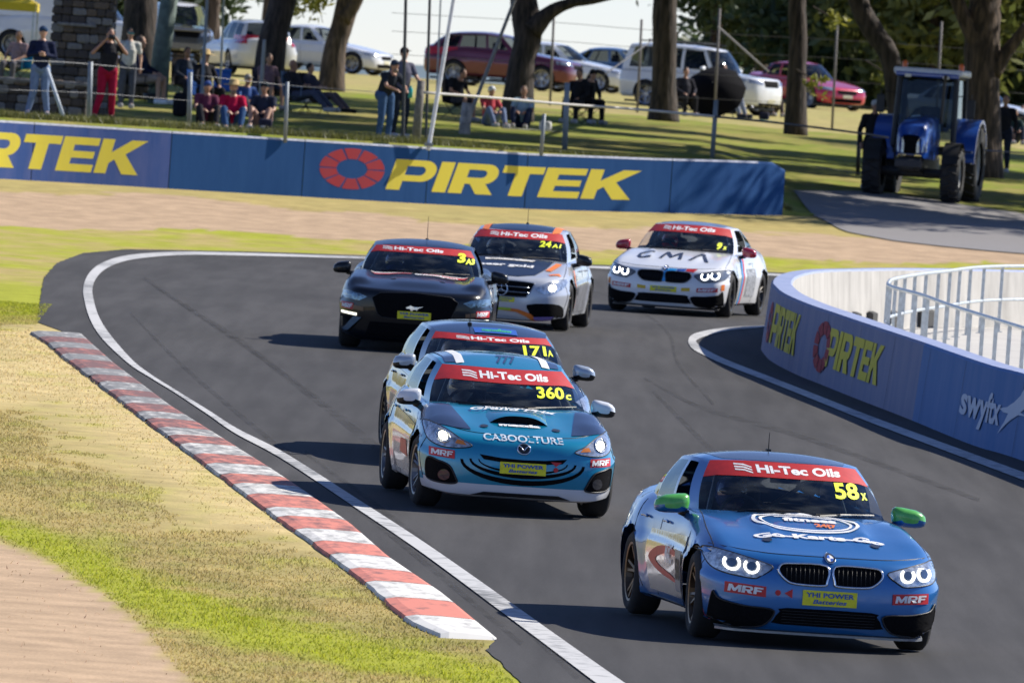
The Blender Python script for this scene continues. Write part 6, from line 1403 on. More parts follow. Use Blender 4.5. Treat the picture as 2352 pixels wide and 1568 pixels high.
mb = MB(); mb.box(-.25,.25,.0,.6,.62,.92,bev=.04); mb.box(-.12,.12,-.14,.1,.66,.80,bev=.02); mb.tube([(-.75,.75,.6),(.75,.75,.6)], .11, 10); mb.box(-.22,.22,.5,3.2,.55,.95); mb.build('front_axle', BLACKP, t)
mb = MB(); mb.box(-.3,.3,-.18,.0,.70,.88,bev=.03); mb.build('front_weight', M('dark_cast_iron', (.03,.03,.035), rough=.6), t)
cab = MB(); BL = [(-.66,1.95),(.66,1.95),(.70,3.4),(-.70,3.4)]; TL = [(-.62,2.15),(.62,2.15),(.66,3.3),(-.66,3.3)]
for (x0, y0), (x1, y1) in zip(BL, TL): cab.tube([(x0, y0, 1.15), (x1, y1, 2.72)], .065, 6)
cab.tube([(x, y, 1.15) for x, y in BL], .05, 6, closed=True); cab.tube([(x, y, 2.70) for x, y in TL], .045, 6, closed=True); cab.box(-.66,.66,1.95,3.4,1.0,1.15); cab.build('cab_frame', BLACKP, t, False)
for nm, q in (('windscreen', [(-.63,1.96,1.35),(.63,1.96,1.35),(.59,2.14,2.68),(-.59,2.14,2.68)]), ('side_window', [(.67,2.0,1.2),(.70,3.38,1.2),(.66,3.28,2.68),(.62,2.18,2.68)]), ('side_window', [(-.67,2.0,1.2),(-.70,3.38,1.2),(-.66,3.28,2.68),(-.62,2.18,2.68)]), ('rear_window', [(-.66,3.39,1.3),(.66,3.39,1.3),(.62,3.3,2.68),(-.62,3.3,2.68)])): obj(nm, q, [(0,1,2,3)], TG, t)
mb = MB(); mb.box(-.76,.76,1.95,3.5,2.72,2.88,bev=.05); mb.build('cab_roof', M('pale_roof_shell', (.62,.64,.68), rough=.4), t); mb = MB(); mb.box(-.70,.70,1.88,2.0,2.68,2.78,bev=.03); mb.build('roof_visor', NB, t)
for x in (-.42, .42): mb = MB(); mb.box(x-.07,x+.07,1.84,1.90,2.66,2.74,bev=.015); mb.build('work_light', M('pale_lamp_glass', (.7,.68,.6), rough=.2), t)
for x in (-.55, .70): mb = MB(); mb.lathe([(2.86,.06),(2.98,.06),(3.02,.04),(3.03,.0)], 12, 'z', (x, 2.2, 0)); mb.build('beacon', M('orange_beacon', (.75,.16,.03), rough=.3), t, True)
for sg in (1, -1):
    mb = MB(); rows = [[(sg*x, 3.05 + .98*math.cos(R(a)), .86 + .98*math.sin(R(a))) for a in range(20, 181, 16)] for x in (.64, 1.14)]; mb.grid(rows); mb.grid([[(sg*1.14, 3.05 + .98*math.cos(R(a)), .86 + .98*math.sin(R(a))) for a in range(20, 181, 16)], [(sg*1.14, 3.05 + .90*math.cos(R(a)), .86 + .90*math.sin(R(a))) for a in range(20, 181, 16)]]); mb.build('rear_fender', NB, t, True)
    mb = MB(); rows = [[(sg*x, .75 + .70*math.cos(R(a)), .60 + .70*math.sin(R(a))) for a in range(40, 161, 15)] for x in (.68, 1.04)]; mb.grid(rows); mb.build('front_mudguard', BLACKP, t, True)
    mb = MB(); mb.tube([(sg*.66,2.1,2.3),(sg*1.0,2.0,2.35),(sg*1.0,2.0,1.8)], .014, 6); mb.box(sg*1.0-.09,sg*1.0+.09,1.96,2.01,1.85,2.25,bev=.02); mb.build('mirror', BLACKP, t)
    for z_ in (.55, .85, 1.1): mb = MB(); mb.box(sg*.95-.16,sg*.95+.16,1.75,2.0,z_,z_+.03); mb.build('step', BLACKP, t)
mb = MB(); mb.tube([(.40,1.7,1.7),(.42,1.7,2.6),(.44,1.66,2.75)], .035, 8); mb.build('exhaust', M('dark_exhaust', (.05,.045,.04), rough=.5, metal=.5), t)
mb = MB(); mb.box(-.22,.22,2.75,2.9,1.35,2.05,bev=.04); mb.box(-.22,.22,2.4,2.85,1.3,1.42,bev=.04); mb.build('seat', INT, t)
# ================================================================== people
SKIN = M('skin', (.50, .28, .19), rough=.55, var=.08); SKIN2 = M('tanned_skin', (.38, .20, .13), rough=.55, var=.08); EYE_M = M('eye_dark', (.03, .02, .02), rough=.3)
def cloth(name, c): return M(name, c, rough=.9, scale=14, var=.18, bump=.25, spec=.12)
def capsule(mb, a, b, ra, rb, n=8):
    a, b = Vector(a), Vector(b); d = (b - a); L = d.length
    if L < 1e-5: mb.ball(a, ra, n, 6); return
    d.normalize(); pts = [a - d*ra*.98, a - d*ra*.7, a, b, b + d*rb*.7, b + d*rb*.98]; mb.tube(pts, [ra*.15, ra*.72, ra, rb, rb*.72, rb*.15], n)
def remesh(mb, name, material, parent, vox=.015):
    o = mb.build(name, material, parent, True); m = o.modifiers.new('r', 'REMESH'); m.mode = 'VOXEL'; m.voxel_size = vox; m.use_smooth_shade = True
    sm = o.modifiers.new('s', 'SMOOTH'); sm.factor = .5; sm.iterations = 2
    dg = bpy.context.evaluated_depsgraph_get(); me = bpy.data.meshes.new_from_object(o.evaluated_get(dg)); me.name = name; old = o.data; o.modifiers.clear(); o.data = me; bpy.data.meshes.remove(old); return o
def joints(pose):
    P = dict(pel=(0,0,.95), che=(0,-.02,1.28), nec=(0,-.01,1.47), hd=(0,-.03,1.63), sh=(.185,0,1.41), hip=(.095,0,.92), kn=(.11,-.03,.50), an=(.12,.02,.09), el=(.27,.03,1.14), ha=(.26,-.10,.90))
    if pose == 'sit': P.update(pel=(0,0,.47), che=(0,.06,.80), nec=(0,.07,1.0), hd=(0,.03,1.16), sh=(.185,.07,.94), hip=(.10,-.03,.46), kn=(.14,-.44,.50), an=(.15,-.46,.09), el=(.27,-.04,.70), ha=(.14,-.32,.60))
    if pose == 'ground': P.update(pel=(0,0,.13), che=(0,.03,.46), nec=(0,.0,.66), hd=(0,-.05,.81), sh=(.185,.02,.60), hip=(.10,-.03,.12), kn=(.18,-.36,.40), an=(.14,-.62,.08), el=(.24,-.18,.40), ha=(.10,-.40,.36))
    if pose == 'recline': P.update(pel=(0,0,.38), che=(0,.14,.68), nec=(0,.20,.87), hd=(0,.19,1.02), sh=(.185,.19,.81), hip=(.10,-.03,.38), kn=(.13,-.45,.46), an=(.12,-.82,.16), el=(.27,.02,.60), ha=(.10,-.18,.62))
    if pose == 'lean': P.update(pel=(0,.10,.93), che=(0,-.06,1.22), nec=(0,-.16,1.38), hd=(0,-.22,1.52), sh=(.185,-.12,1.33), el=(.24,-.30,1.12), ha=(.14,-.48,1.06))
    if pose == 'drive': P.update(pel=(0,0,.36), che=(0,.10,.66), nec=(0,.13,.86), hd=(0,.10,1.00), sh=(.185,.12,.80), hip=(.10,-.05,.36), kn=(.16,-.45,.50), an=(.14,-.72,.30), el=(.24,-.14,.66), ha=(.17,-.40,.80))
    return P
def person(label, loc, rot, pose='stand', shirt=(.02,.03,.06), pants=(.03,.05,.10), skin=None, hair=(.03,.02,.015), hat=None, hatcol=(.5,.5,.5), shorts=False, sleeves='short', shoes=(.4,.4,.42), adj=None, scale=1.0, group='spectators', cross=0, lod=.015, glasses=False, beard=False, helmet=None):
    t = thing('person', label, 'person', loc, R(rot), group, 0, scale); P = joints(pose)
    L = {k: (Vector((-v[0], v[1], v[2])) if v[0] else Vector(v)) for k, v in P.items()}; Rr = {k: Vector(v) for k, v in P.items()}
    for k, v in (adj or {}).items():
        if k[0] == 'L': L[k[1:]] = Vector(v)
        elif k[0] == 'R': Rr[k[1:]] = Vector(v)
        else: L[k] = Vector(v); Rr[k] = Vector(v)
    sk = skin or SKIN; hd = L['hd']; nk = L['nec']; ch = L['che']; pe = L['pel']
    b = MB(); capsule(b, pe, ch, .135, .15, 12); capsule(b, ch, nk - (nk - ch)*.25, .15, .11, 12); capsule(b, L['sh'], Rr['sh'], .062, .062); capsule(b, nk - (nk - ch)*.1, hd, .05, .05)
    b.ball(hd + Vector((0, 0, .03)), (.073, .092, .11), 14, 10); b.ball(hd + Vector((0, -.03, -.045)), (.05, .055, .05), 10, 6); capsule(b, hd + Vector((0,-.088,.02)), hd + Vector((0,-.105,-.005)), .010, .015, 6)
    for sg in (1, -1): b.ball(hd + Vector((sg*.076, .005, .01)), (.012, .022, .032), 6, 5)
    for D in (L, Rr):
        capsule(b, D['sh'], D['el'], .050, .038); capsule(b, D['el'], D['ha'], .038, .026)
        d = (D['ha'] - D['el']).normalized(); side = d.cross(Vector((0, 0, 1))); side = side.normalized() if side.length > .1 else Vector((1, 0, 0)); up = side.cross(d)
        palm = D['ha'] + d*.05; capsule(b, D['ha'], palm, .026, .032, 8)
        for k in range(4):
            q0 = palm + side*(k - 1.5)*.019 + d*.012; q1 = q0 + d*(.035 + (.006 if k in (1, 2) else 0)) - up*.008; capsule(b, q0, q1, .0105, .010, 6); capsule(b, q1, q1 + d*.02 - up*.022, .010, .009, 6)
        capsule(b, D['ha'] + side*.022 + d*.01, D['ha'] + side*.055 + d*.045 - up*.01, .013, .011, 6)
        capsule(b, D['hip'], D['kn'], .085, .058, 10); capsule(b, D['kn'], D['an'], .056, .040, 10); capsule(b, D['an'], D['an'] + Vector((0, -.14, -.05)), .042, .032, 8)
    remesh(b, 'body', sk, t, lod)
    s = MB(); capsule(s, pe + (ch - pe)*.05, ch, .155, .172, 12); capsule(s, ch, nk - (nk - ch)*.3, .172, .115, 12); capsule(s, L['sh'], Rr['sh'], .080, .080, 10)
    for D in (L, Rr):
        k = 1.0 if sleeves == 'long' else .62; e = D['sh'].lerp(D['el'], k); capsule(s, D['sh'], e, .070, .058 if k < 1 else .052, 10)
        if sleeves == 'long': capsule(s, D['el'], D['el'].lerp(D['ha'], .92), .052, .038)
    remesh(s, 'shirt', cloth('cloth_%.2f_%.2f_%.2f' % shirt, shirt), t, lod * 1.2)
    s = MB(); capsule(s, pe + Vector((-.05, 0, 0)), pe + Vector((.05, 0, 0)), .145, .145, 12)
    for D in (L, Rr):
        capsule(s, D['hip'], D['kn'] if not shorts else D['hip'].lerp(D['kn'], .85), .105, .078 if not shorts else .088, 10)
        if not shorts: capsule(s, D['kn'], D['kn'].lerp(D['an'], .92), .076, .058, 10)
    remesh(s, 'trousers' if not shorts else 'shorts', cloth('cloth_%.2f_%.2f_%.2f' % pants, pants), t, lod * 1.2)
    for D in (L, Rr):
        q = D['an']; s = MB(); s.box(q.x - .052, q.x + .052, q.y - .21, q.y + .075, q.z - .09, q.z + .01, bev=.03); s.build('shoe', cloth('cloth_%.2f_%.2f_%.2f' % shoes, shoes), t, True)
    if helmet:
        s = MB(); s.ball(hd + Vector((0, .01, .02)), (.135, .155, .15), 20, 14); s.build('helmet', helmet, t, True); s = MB(); s.ball(hd + Vector((0, -.035, .035)), (.118, .125, .065), 18, 10); s.build('visor', M('dark_visor', (.02,.02,.03), rough=.08), t, True); return t
    for sg in (1, -1): s = MB(); s.ball(hd + Vector((sg*.028, -.083, .028)), (.011, .008, .008), 6, 4); s.build('eye', EYE_M, t)
    s = MB(); s.ball(hd + Vector((0, -.079, -.045)), (.024, .008, .006), 8, 4); s.build('mouth', M('lips', (.30,.10,.09)), t)
    if hair:
        s = MB(); s.ball(hd + Vector((0, .018, .048)), (.084, .093, .105), 12, 8); s.build('hair', M('hair_%.2f_%.2f' % hair[:2], hair, rough=.7), t, True)
    if beard: s = MB(); s.ball(hd + Vector((0, -.05, -.075)), (.055, .045, .055), 10, 6); s.build('beard', M('beard_hair', (.20,.14,.10)), t, True)
    if glasses: s = MB(); s.box(-.07 + hd.x, .07 + hd.x, hd.y - .10, hd.y - .078, hd.z + .01, hd.z + .05, bev=.008); s.build('sunglasses', M('teal_mirror_lens', (.02,.22,.25), rough=.15, metal=.4), t)
    if hat == 'cap':
        s = MB(); s.ball(hd + Vector((0, .008, .062)), (.088, .10, .085), 14, 8); s.box(hd.x - .06, hd.x + .06, hd.y - .17, hd.y - .07, hd.z + .07, hd.z + .082, bev=.004); s.build('cap', cloth('cap_%.2f_%.2f_%.2f' % hatcol, hatcol), t, True)
    if hat == 'straw':
        s = MB(); s.lathe([(.06, .20), (.072, .20), (.08, .10), (.16, .085), (.18, .05), (.18, 0)], 20, 'z', (hd.x, hd.y + .01, hd.z)); s.build('straw_hat', M('straw', (.45,.32,.14), rough=.9, scale=60, var=.3), t, True)
    return t
FAB = {}
def chair(label, loc, rot, col, cat='chair'):
    t = thing('camping_chair', label, cat, loc, R(rot), 'folding camping chairs'); m = cloth('canvas_%.2f_%.2f_%.2f' % col, col)
    mb = MB(); mb.grid([[(x, y, .42 - .05*math.sin(math.pi*(x + .26)/.52)) for x in np.linspace(-.26, .26, 7)] for y in (-.24, 0, .22)]); mb.build('seat', m, t, True)
    mb = MB(); mb.grid([[(x, y + .04*math.sin(math.pi*(x + .27)/.54), z) for x in np.linspace(-.27, .27, 7)] for y, z in ((.22, .40), (.28, .68), (.34, .96))]); mb.build('backrest', m, t, True)
    for (a, b_) in (((-.27,-.25,0),(.27,-.22,.44)), ((.27,-.25,0),(-.27,-.22,.44)), ((-.27,.30,0),(.27,.20,.44)), ((.27,.30,0),(-.27,.20,.44))): mb = MB(); mb.tube([a, b_], .010, 6); mb.build('leg', BLACKP, t)
    for x in (-.28, .28): mb = MB(); mb.tube([(x,.22,.40),(x,.34,.98)], .010, 6); mb.tube([(x,-.24,.40),(x,-.24,.62)], .010, 6); mb.box(x-.03,x+.03,-.28,.26,.62,.635); mb.build('armrest', m, t)
def gl(px, py): p = gb(px, py); return (p.x, p.y, p.z)
def seat_pair(px, py, rot, lab, clab, ccol, pose='sit', **k):
    p = gl(px, py); chair(clab, p, rot, ccol); return person(lab, (p[0], p[1], p[2] + (.0 if pose != 'recline' else .03)), rot, pose, **k)
BLUEC = (.02,.08,.30); DK = (.02,.02,.025); NAVY_ = (.015,.02,.05)
# left group
seat_pair(34, 196, -25, 'person in a grey print shirt sitting in a bright blue chair at the far left', 'bright blue camping chair at the far left', (.02,.30,.55), shirt=(.28,.20,.22), pants=(.10,.10,.12), skin=SKIN2)
person('standing man in navy hoodie, cap and light blue jeans with folded arms', gl(86, 267), 5, shirt=NAVY_, pants=(.16,.22,.36), sleeves='long', hat='cap', hatcol=(.03,.06,.12), shoes=(.45,.42,.48), adj={'Lel': (-.26,-.05,1.18), 'Lha': (-.05,-.22,1.24), 'Rel': (.26,-.05,1.18), 'Rha': (.06,-.20,1.20), 'Lan': (-.20,.02,.09), 'Ran': (.18,.02,.09)}, scale=1.03)
ph = person('standing photographer in black shirt and red trousers raising a camera', gl(240, 276), 12, shirt=DK, pants=(.30,.01,.04), skin=SKIN2, hair=(.02,.015,.01), shoes=(.04,.03,.03), adj={'Lel': (-.34,-.12,1.28), 'Lha': (-.10,-.20,1.56), 'Rel': (.32,-.10,1.30), 'Rha': (.10,-.20,1.55), 'Lan': (-.22,-.05,.09), 'Ran': (.14,.08,.09)}, scale=1.06)
p = Vector(ph.location); a_ = R(12); t = thing('camera', 'black camera held up by the photographer in red trousers', 'camera', (p.x + .24*math.sin(a_), p.y - .27*math.cos(a_), p.z + 1.70), a_); mb = MB(); mb.box(-.07,.07,-.03,.04,-.05,.05,bev=.012); mb.build('camera_body', BLACKP, t); mb = MB(); mb.lathe([(-.16,0),(-.16,.045),(-.03,.04)], 14, 'y'); mb.build('lens', BLACKP, t, True)
person('person with dark curly hair and teal sunglasses in a white top behind the photographer', gl(288, 248), 8, shirt=(.55,.55,.52), pants=(.08,.09,.12), hair=(.01,.01,.01), glasses=True, adj={'hd': (0,-.03,1.63)})
seat_pair(318, 236, 70, 'large man in navy jumper and beige shorts sitting facing right', 'dark camping chair under the man in beige shorts', DK, shirt=NAVY_, pants=(.33,.26,.22), shorts=True, sleeves='long', shoes=(.75,.76,.8), hair=(.12,.08,.06), scale=1.18)
seat_pair(466, 262, 35, 'person in black jacket and straw hat sitting by the blue cooler', 'blue camping chair in front of the white wagon', BLUEC, shirt=DK, pants=DK, hat='straw', sleeves='long', scale=1.08)
person('person in a maroon and navy top sitting low beside the thin post', gl(470, 292), 10, 'ground', shirt=(.12,.03,.06), pants=DK, skin=SKIN2, hat='cap', hatcol=(.05,.09,.25))
person('person in a red polo shirt, straw hat and blue jeans sitting on the grass', gl(530, 300), 5, 'ground', shirt=(.42,.01,.05), pants=(.03,.07,.16), hat='straw', beard=True, scale=1.06)
person('person in a dark jacket with a white panel sitting right of the red polo shirt', gl(602, 298), -8, 'ground', shirt=(.025,.03,.05), pants=(.26,.17,.16), shorts=True, hat='cap', hatcol=(.01,.02,.03), skin=SKIN2, scale=1.05)
seat_pair(612, 250, 30, 'person in a patterned shirt sitting behind the dark jacket', 'navy camping chair by the leaning trunk', NAVY_, shirt=(.20,.13,.16), pants=(.05,.06,.09), shorts=True)
seat_pair(682, 262, 60, 'balding grey-haired man in dark jacket reclining in a camping chair', 'pale blue folding chair of the reclining man', (.20,.28,.42), 'recline', shirt=(.03,.03,.04), pants=(.08,.09,.14), hair=None, sleeves='long', skin=SKIN2, scale=1.05)
seat_pair(722, 264, 62, 'dark-haired person stretched out with legs forward, right of the balding man', 'black camping chair of the stretched-out person', DK, 'recline', shirt=(.05,.05,.08), pants=(.14,.11,.13), shoes=(.03,.03,.03), hair=(.01,.01,.01), scale=1.0)
person('person in a blue check shirt sitting behind the red polo shirt', gl(562, 268), 25, 'ground', shirt=(.05,.10,.28), pants=(.05,.05,.07), skin=SKIN2, hat='cap', hatcol=(.35,.33,.30))
person('person in an olive top sitting on the grass right of the leaning trunk', gl(668, 232), 40, 'ground', shirt=(.10,.12,.05), pants=(.10,.09,.09), shorts=True, skin=SKIN2, hair=(.09,.06,.03))
seat_pair(424, 236, 20, 'person in a dark fleece sitting in a chair left of the straw hat', 'charcoal camping chair left of the straw hat', (.04,.04,.05), shirt=(.04,.05,.07), pants=(.03,.03,.04), sleeves='long', skin=SKIN2)
t = thing('cooler_box', 'tall bright blue cooler box behind the seated group', 'cooler', gl(508, 212), R(8)); mb = MB(); mb.box(-.20,.20,-.18,.18,.03,.52,bev=.03); mb.build('body', M('blue_cooler_plastic', (.005,.10,.50), rough=.4), t); mb = MB(); mb.box(-.21,.21,-.19,.19,.52,.60,bev=.03); mb.build('lid', M('blue_cooler_lid', (.02,.14,.55), rough=.4), t); mb = MB(); mb.tube([(-.22,0,.40),(-.23,0,.66),(.23,0,.66),(.22,0,.40)], .012, 6); mb.build('handle', BLACKP, t)
t = thing('backpack', 'black backpack on the ground at the edge of the path', 'bag', gl(412, 268), R(15)); mb = MB(); mb.box(-.16,.16,-.10,.10,0,.52,bev=.09); mb.build('bag', cloth('black_nylon', (.015,.015,.018)), t, True); mb = MB(); mb.tube([(-.08,.10,.48),(-.10,.2,.3),(-.08,.10,.08)], .018, 6); mb.tube([(.08,.10,.48),(.10,.2,.3),(.08,.10,.08)], .018, 6); mb.build('strap', BLACKP, t)
# middle
person('bearded man in dark t-shirt and jeans leaning on the fence post', gl(880, 324), 38, 'lean', shirt=(.02,.025,.035), pants=(.05,.10,.20), skin=SKIN2, beard=True, hat='cap', hatcol=(.03,.04,.07), scale=1.0)
person('taller man in cap and dark trousers behind the leaning man', gl(914, 318), 30, shirt=(.10,.10,.14), pants=(.02,.03,.04), hat='cap', hatcol=(.05,.03,.03), adj={'Rel': (.26,-.14,1.18), 'Rha': (.18,-.38,1.14)}, scale=1.08)
seat_pair(1048, 276, 40, 'man in black t-shirt sitting hunched left of the branching trunk', 'dark camping chair behind the peeling post', DK, shirt=DK, pants=(.05,.05,.06), shorts=True, skin=SKIN2, adj={'hd': (0,-.14,1.10), 'nec': (0,-.04,.98)})
person('person in a white cap and red top sitting on the grass', gl(1122, 290), 25, 'ground', shirt=(.42,.06,.08), pants=(.14,.18,.30), hat='cap', hatcol=(.65,.67,.72), skin=SKIN2)
person('person in a pale blue shirt sitting on the grass right of the red top', gl(1198, 294), -5, 'ground', shirt=(.30,.45,.58), pants=(.02,.03,.07), hair=(.10,.06,.04), skin=SKIN2, scale=1.05)
seat_pair(1322, 284, -20, 'man in black jacket on a chair by the tall grey post', 'black camping chair by the tall grey post', DK, shirt=DK, pants=DK, sleeves='long', hair=(.06,.04,.03), skin=SKIN2, scale=1.05)
seat_pair(1346, 284, 28, 'man in black cap and black jacket leaning forward, right of the tall grey post', 'black camping chair right of the tall grey post', DK, shirt=(.025,.025,.03), pants=(.02,.02,.03), sleeves='long', hat='cap', hatcol=(.02,.02,.02), adj={'che': (0,-.02,.80), 'nec': (0,-.10,.97), 'hd': (0,-.18,1.10)}, scale=1.1)
seat_pair(1570, 266, 20, 'person in dark top sitting right of the thick black trunk', 'black camping chair right of the thick black trunk', DK, shirt=(.03,.03,.04), pants=DK, sleeves='long', skin=SKIN2, scale=1.02)
seat_pair(1656, 268, 55, 'person in black top and pale grey jeans sitting under the umbrella', 'black camping chair under the umbrella', DK, shirt=DK, pants=(.26,.29,.36), sleeves='long', skin=SKIN2, shoes=(.05,.05,.06), adj={'Lan': (-.15,-.66,.09), 'Ran': (.15,-.62,.09)}, scale=1.12)
person('person in dark clothes sitting on the grass left of the rough dark trunk', gl(1768, 266), 20, 'ground', shirt=(.03,.03,.035), pants=(.05,.04,.04), skin=SKIN2, hair=(.05,.03,.02))
for lab, px, py, col, sz in (('pale picnic rug with a white bag on the lawn right of the pale blue shirt', 1225, 300, (.35,.36,.33), (.7,.5)), ('dark rug under the people by the thin post', 560, 296, (.05,.06,.09), (1.1,.3)), ('green rug beside the person left of the rough dark trunk', 1735, 276, (.05,.12,.10), (.6,.4))):
    t = thing('picnic_rug', lab, 'rug', gl(px, py), R(rnd.uniform(-15, 15))); mb = MB(); mb.grid([[(x, y, .02 + .025*nz(x*3, y*3, 1, 1, px)) for x in np.linspace(-sz[0], sz[0], 12)] for y in np.linspace(-sz[1], sz[1], 8)]); mb.build('cloth', cloth('rug_%d' % px, col), t, True); mb = MB(); mb.box(sz[0]*.4 - .14, sz[0]*.4 + .14, -.1, .1, .03, .24, bev=.05); mb.build('bag', cloth('bag_%d' % px, (.5,.5,.5) if px == 1225 else (.03,.03,.05)), t, True)
# umbrella
ux, uy, uz = gl(1650, 272); t = thing('umbrella', 'big black umbrella tilted over the seated person in grey jeans', 'umbrella', (ux, uy + .25, uz), R(10)); mb = MB(); rows = []
for k in range(17):
    a = 2*math.pi*k/16; rows.append([Vector((.88*r_*math.cos(a)*(1 - .04*(k % 2)*(r_ > .8)), .88*r_*math.sin(a)*(1 - .04*(k % 2)*(r_ > .8)), .45*(1 - r_**2.0))) for r_ in (.02, .3, .55, .8, 1.0)])
T4 = Matrix.Translation((-.10, .25, .72)) @ Matrix.Rotation(R(52), 4, 'X') @ Matrix.Rotation(R(-18), 4, 'Y'); mb.grid([[T4 @ q for q in r_] for r_ in rows]); mb.build('canopy', cloth('black_umbrella_cloth', (.004,.004,.006)), t, True)
mb = MB(); mb.tube([(.12, .2, .0), T4 @ Vector((0, 0, .36))], .014, 6); mb.build('pole', BLACKP, t)
for k in range(0, 16, 2): a = 2*math.pi*k/16; mb = MB(); mb.tube([T4 @ Vector((.86*r_*math.cos(a), .86*r_*math.sin(a), .45*(1 - r_**2) - .012)) for r_ in (0, .5, 1)], .006, 4); mb.build('rib', GALV, t)
# right
p = gb(2006, 300); person('man in white cap and black jacket standing left behind the tractor cab', (at(2006, 300, 246).x, 246, float(zb(8, 246)) + .0), 15, shirt=DK, pants=DK, sleeves='long', hat='cap', hatcol=(.5,.5,.5), skin=SKIN2, scale=1.12)
p = gb(2306, 330); person('person in dark clothes standing by the massive trunk', (at(2306, 300, 268).x, 268, float(zb(12, 268))), -10, shirt=DK, pants=(.03,.03,.05), sleeves='long', hair=(.04,.03,.02), skin=SKIN2, scale=1.05)
person('person in dark green jumper sitting on the grass right of the tractor', gl(2326, 330), 10, 'ground', shirt=(.02,.04,.045), pants=(.03,.03,.05), sleeves='long', skin=SKIN2)
person('person sitting at the far right edge behind the dark green jumper', gl(2346, 318), -15, 'ground', shirt=(.10,.12,.16), pants=(.03,.03,.04), skin=SKIN2)
# drivers
HLM = [M('white_helmet', (.7,.72,.75), rough=.2, coat=1), M('dark_blue_helmet', (.03,.05,.15), rough=.2, coat=1), M('red_helmet', (.5,.03,.03), rough=.2, coat=1)]
for c, h, lab, sh in ((CAR_BLUE, 1, 'driver in dark blue helmet and red suit inside the blue sedan', (.40,.02,.03)), (CAR_TEAL, 0, 'driver in white helmet inside the teal hatchback', (.05,.06,.10)), (CAR_NAVY, 0, 'driver in white helmet inside the navy hatchback', (.05,.05,.25)), (CAR_MUSTANG, 1, 'driver inside the black muscle coupe', (.05,.05,.05)), (CAR_CLA, 0, 'driver inside the silver and orange car', (.05,.05,.05)), (CAR_WHITE, 2, 'driver inside the white coupe', (.3,.02,.02))):
    y = float(c.sp['ws_b'][0]) + c.sp.get('seat', 1.0) - .02; q = Matrix.LocRotScale(c.root.location, c.root.rotation_euler, None) @ Vector((-.36, y, .06))
    person(lab, q, math.degrees(c.root.rotation_euler.z), 'drive', shirt=sh, pants=sh, sleeves='long', helmet=HLM[h], group='race drivers in their cars', scale=.97, lod=.02, shoes=(.05,.05,.05))
# ================================================================== fences and poles
WOOD = M('weathered_post', (.17,.155,.14), rough=.9, scale=12, var=.35, bump=.5); STEEL = M('grey_steel_post', (.22,.25,.28), rough=.6, metal=.3, scale=10); WIRE = M('fence_wire', (.16,.165,.18), rough=.5, metal=.5)
fn = thing('fence', 'post and wire spectator fence along the top of the blue wall', 'fence', (0, 0, 0))
def post(px, yb_, yt, w, material, name='post', parent=fn, Y=None, lean=0):
    p = gb(px, yb_); Y = Y or p.y; a = at(px, yb_, Y); q = at(px + lean, yt, Y); a.z = min(a.z, float(zb(a.x, Y))) - .05; r = w / 2 * Y / F
    mb = MB(); mb.tube([a, a.lerp(q, .5), q], [r, r, r*.95], 8); return mb.build(name, material, parent, True), a, q
FP = [(204,280,142,12,STEEL,4),(434,292,166,11,STEEL,3),(655,322,188,9,STEEL,5),(1243,352,262,9,STEEL,7),(1297,346,190,13,STEEL,6),(1636,362,230,11,STEEL,9),(1970,402,308,10,BLACKP,4)]
for px, yb_, yt, w, m_, ln in FP: post(px, yb_, yt, w, m_, lean=ln)
def wire(pts, w, material, name='wire', parent=fn, Y=226.5, sag=0):
    Q = [at(px, py, Yk) for px, py, Yk in pts]; mb = MB(); mb.tube([tuple(q) for q in catmull([tuple(q) for q in Q], 4)], w / 2 * Y / F, 6); return mb.build(name, material, parent, True)
wire([(-20,138,222),(120,142,223),(208,148,224),(330,160,225)], 2, WIRE); wire([(-20,205,222),(208,214,224),(440,232,226)], 1.3, WIRE); wire([(438,172,226),(658,196,228),(900,214,229)], 1.6, WIRE)
wire([(975,213,228),(1120,224,230),(1300,240,232),(1470,252,234),(1640,268,236)], 7, M('pale_pipe_rail', (.48,.46,.44), rough=.6), 'pipe_rail'); wire([(1640,268,236),(1800,284,237),(1975,306,238),(2040,316,239)], 6, M('dark_pipe_rail', (.06,.065,.075), rough=.6), 'pipe_rail')
wire([(1640,352,236),(1800,372,237),(1975,398,238)], 2, WIRE); wire([(2260,345,238),(2360,352,238)], 4, WIRE)
d_, a_, q_ = post(108, 285, 160, 9, M('pale_strut', (.42,.47,.52), rough=.6), 'diagonal_strut', fn, None, 0)
mb = MB(); mb.tube([at(108, 158, 224), at(150, 282, 223.4)], .04, 8); mb.build('diagonal_strut', M('pale_strut', (.42,.47,.52)), fn, True); bpy.data.objects.remove(d_)
def pole(label, px, yb_, pt, yt, w, material, Y=None, cat='pole', name='pole'):
    p = gb(px, yb_); Y = Y or p.y; a = at(px, yb_, Y); q = at(pt, yt, Y); zg = float(zb(a.x, Y)); t = thing(name, label, cat, (a.x, Y, zg)); o = Vector((a.x, Y, zg)); r = w / 2 * Y / F
    e = a + (q - a) * 1.25; mb = MB(); mb.tube([Vector((0, 0, -.1)), a - o, q - o, e - o], [r, r, r*.9, r*.8], 8); mb.build('shaft', material, t, True)
    mb = MB(); mb.box(-r*2, r*2, -r*2, r*2, -.02, .05); mb.build('footing', STEEL, t); return t
DKP = M('dark_steel_pole', (.035,.04,.045), rough=.6)
pole('tall dark thin pole at the two standing men', 925, 328, 932, 0, 8, DKP); pole('second dark thin pole with knots just left of the white leaning mast', 978, 330, 987, 0, 7, DKP)
pole('white mast leaning to the right behind the blue wall', 984, 341, 1042, 0, 10, M('white_mast', (.66,.70,.76), rough=.5)); pole('slim pale pole right beside the white mast', 1003, 210, 1012, 0, 4, M('pale_pole', (.5,.53,.56)), Y=280)
pole('grey pole leaning far right in front of the maroon wagon', 1066, 300, 1182, 0, 9, M('grey_leaning_pole', (.25,.25,.26), rough=.6))
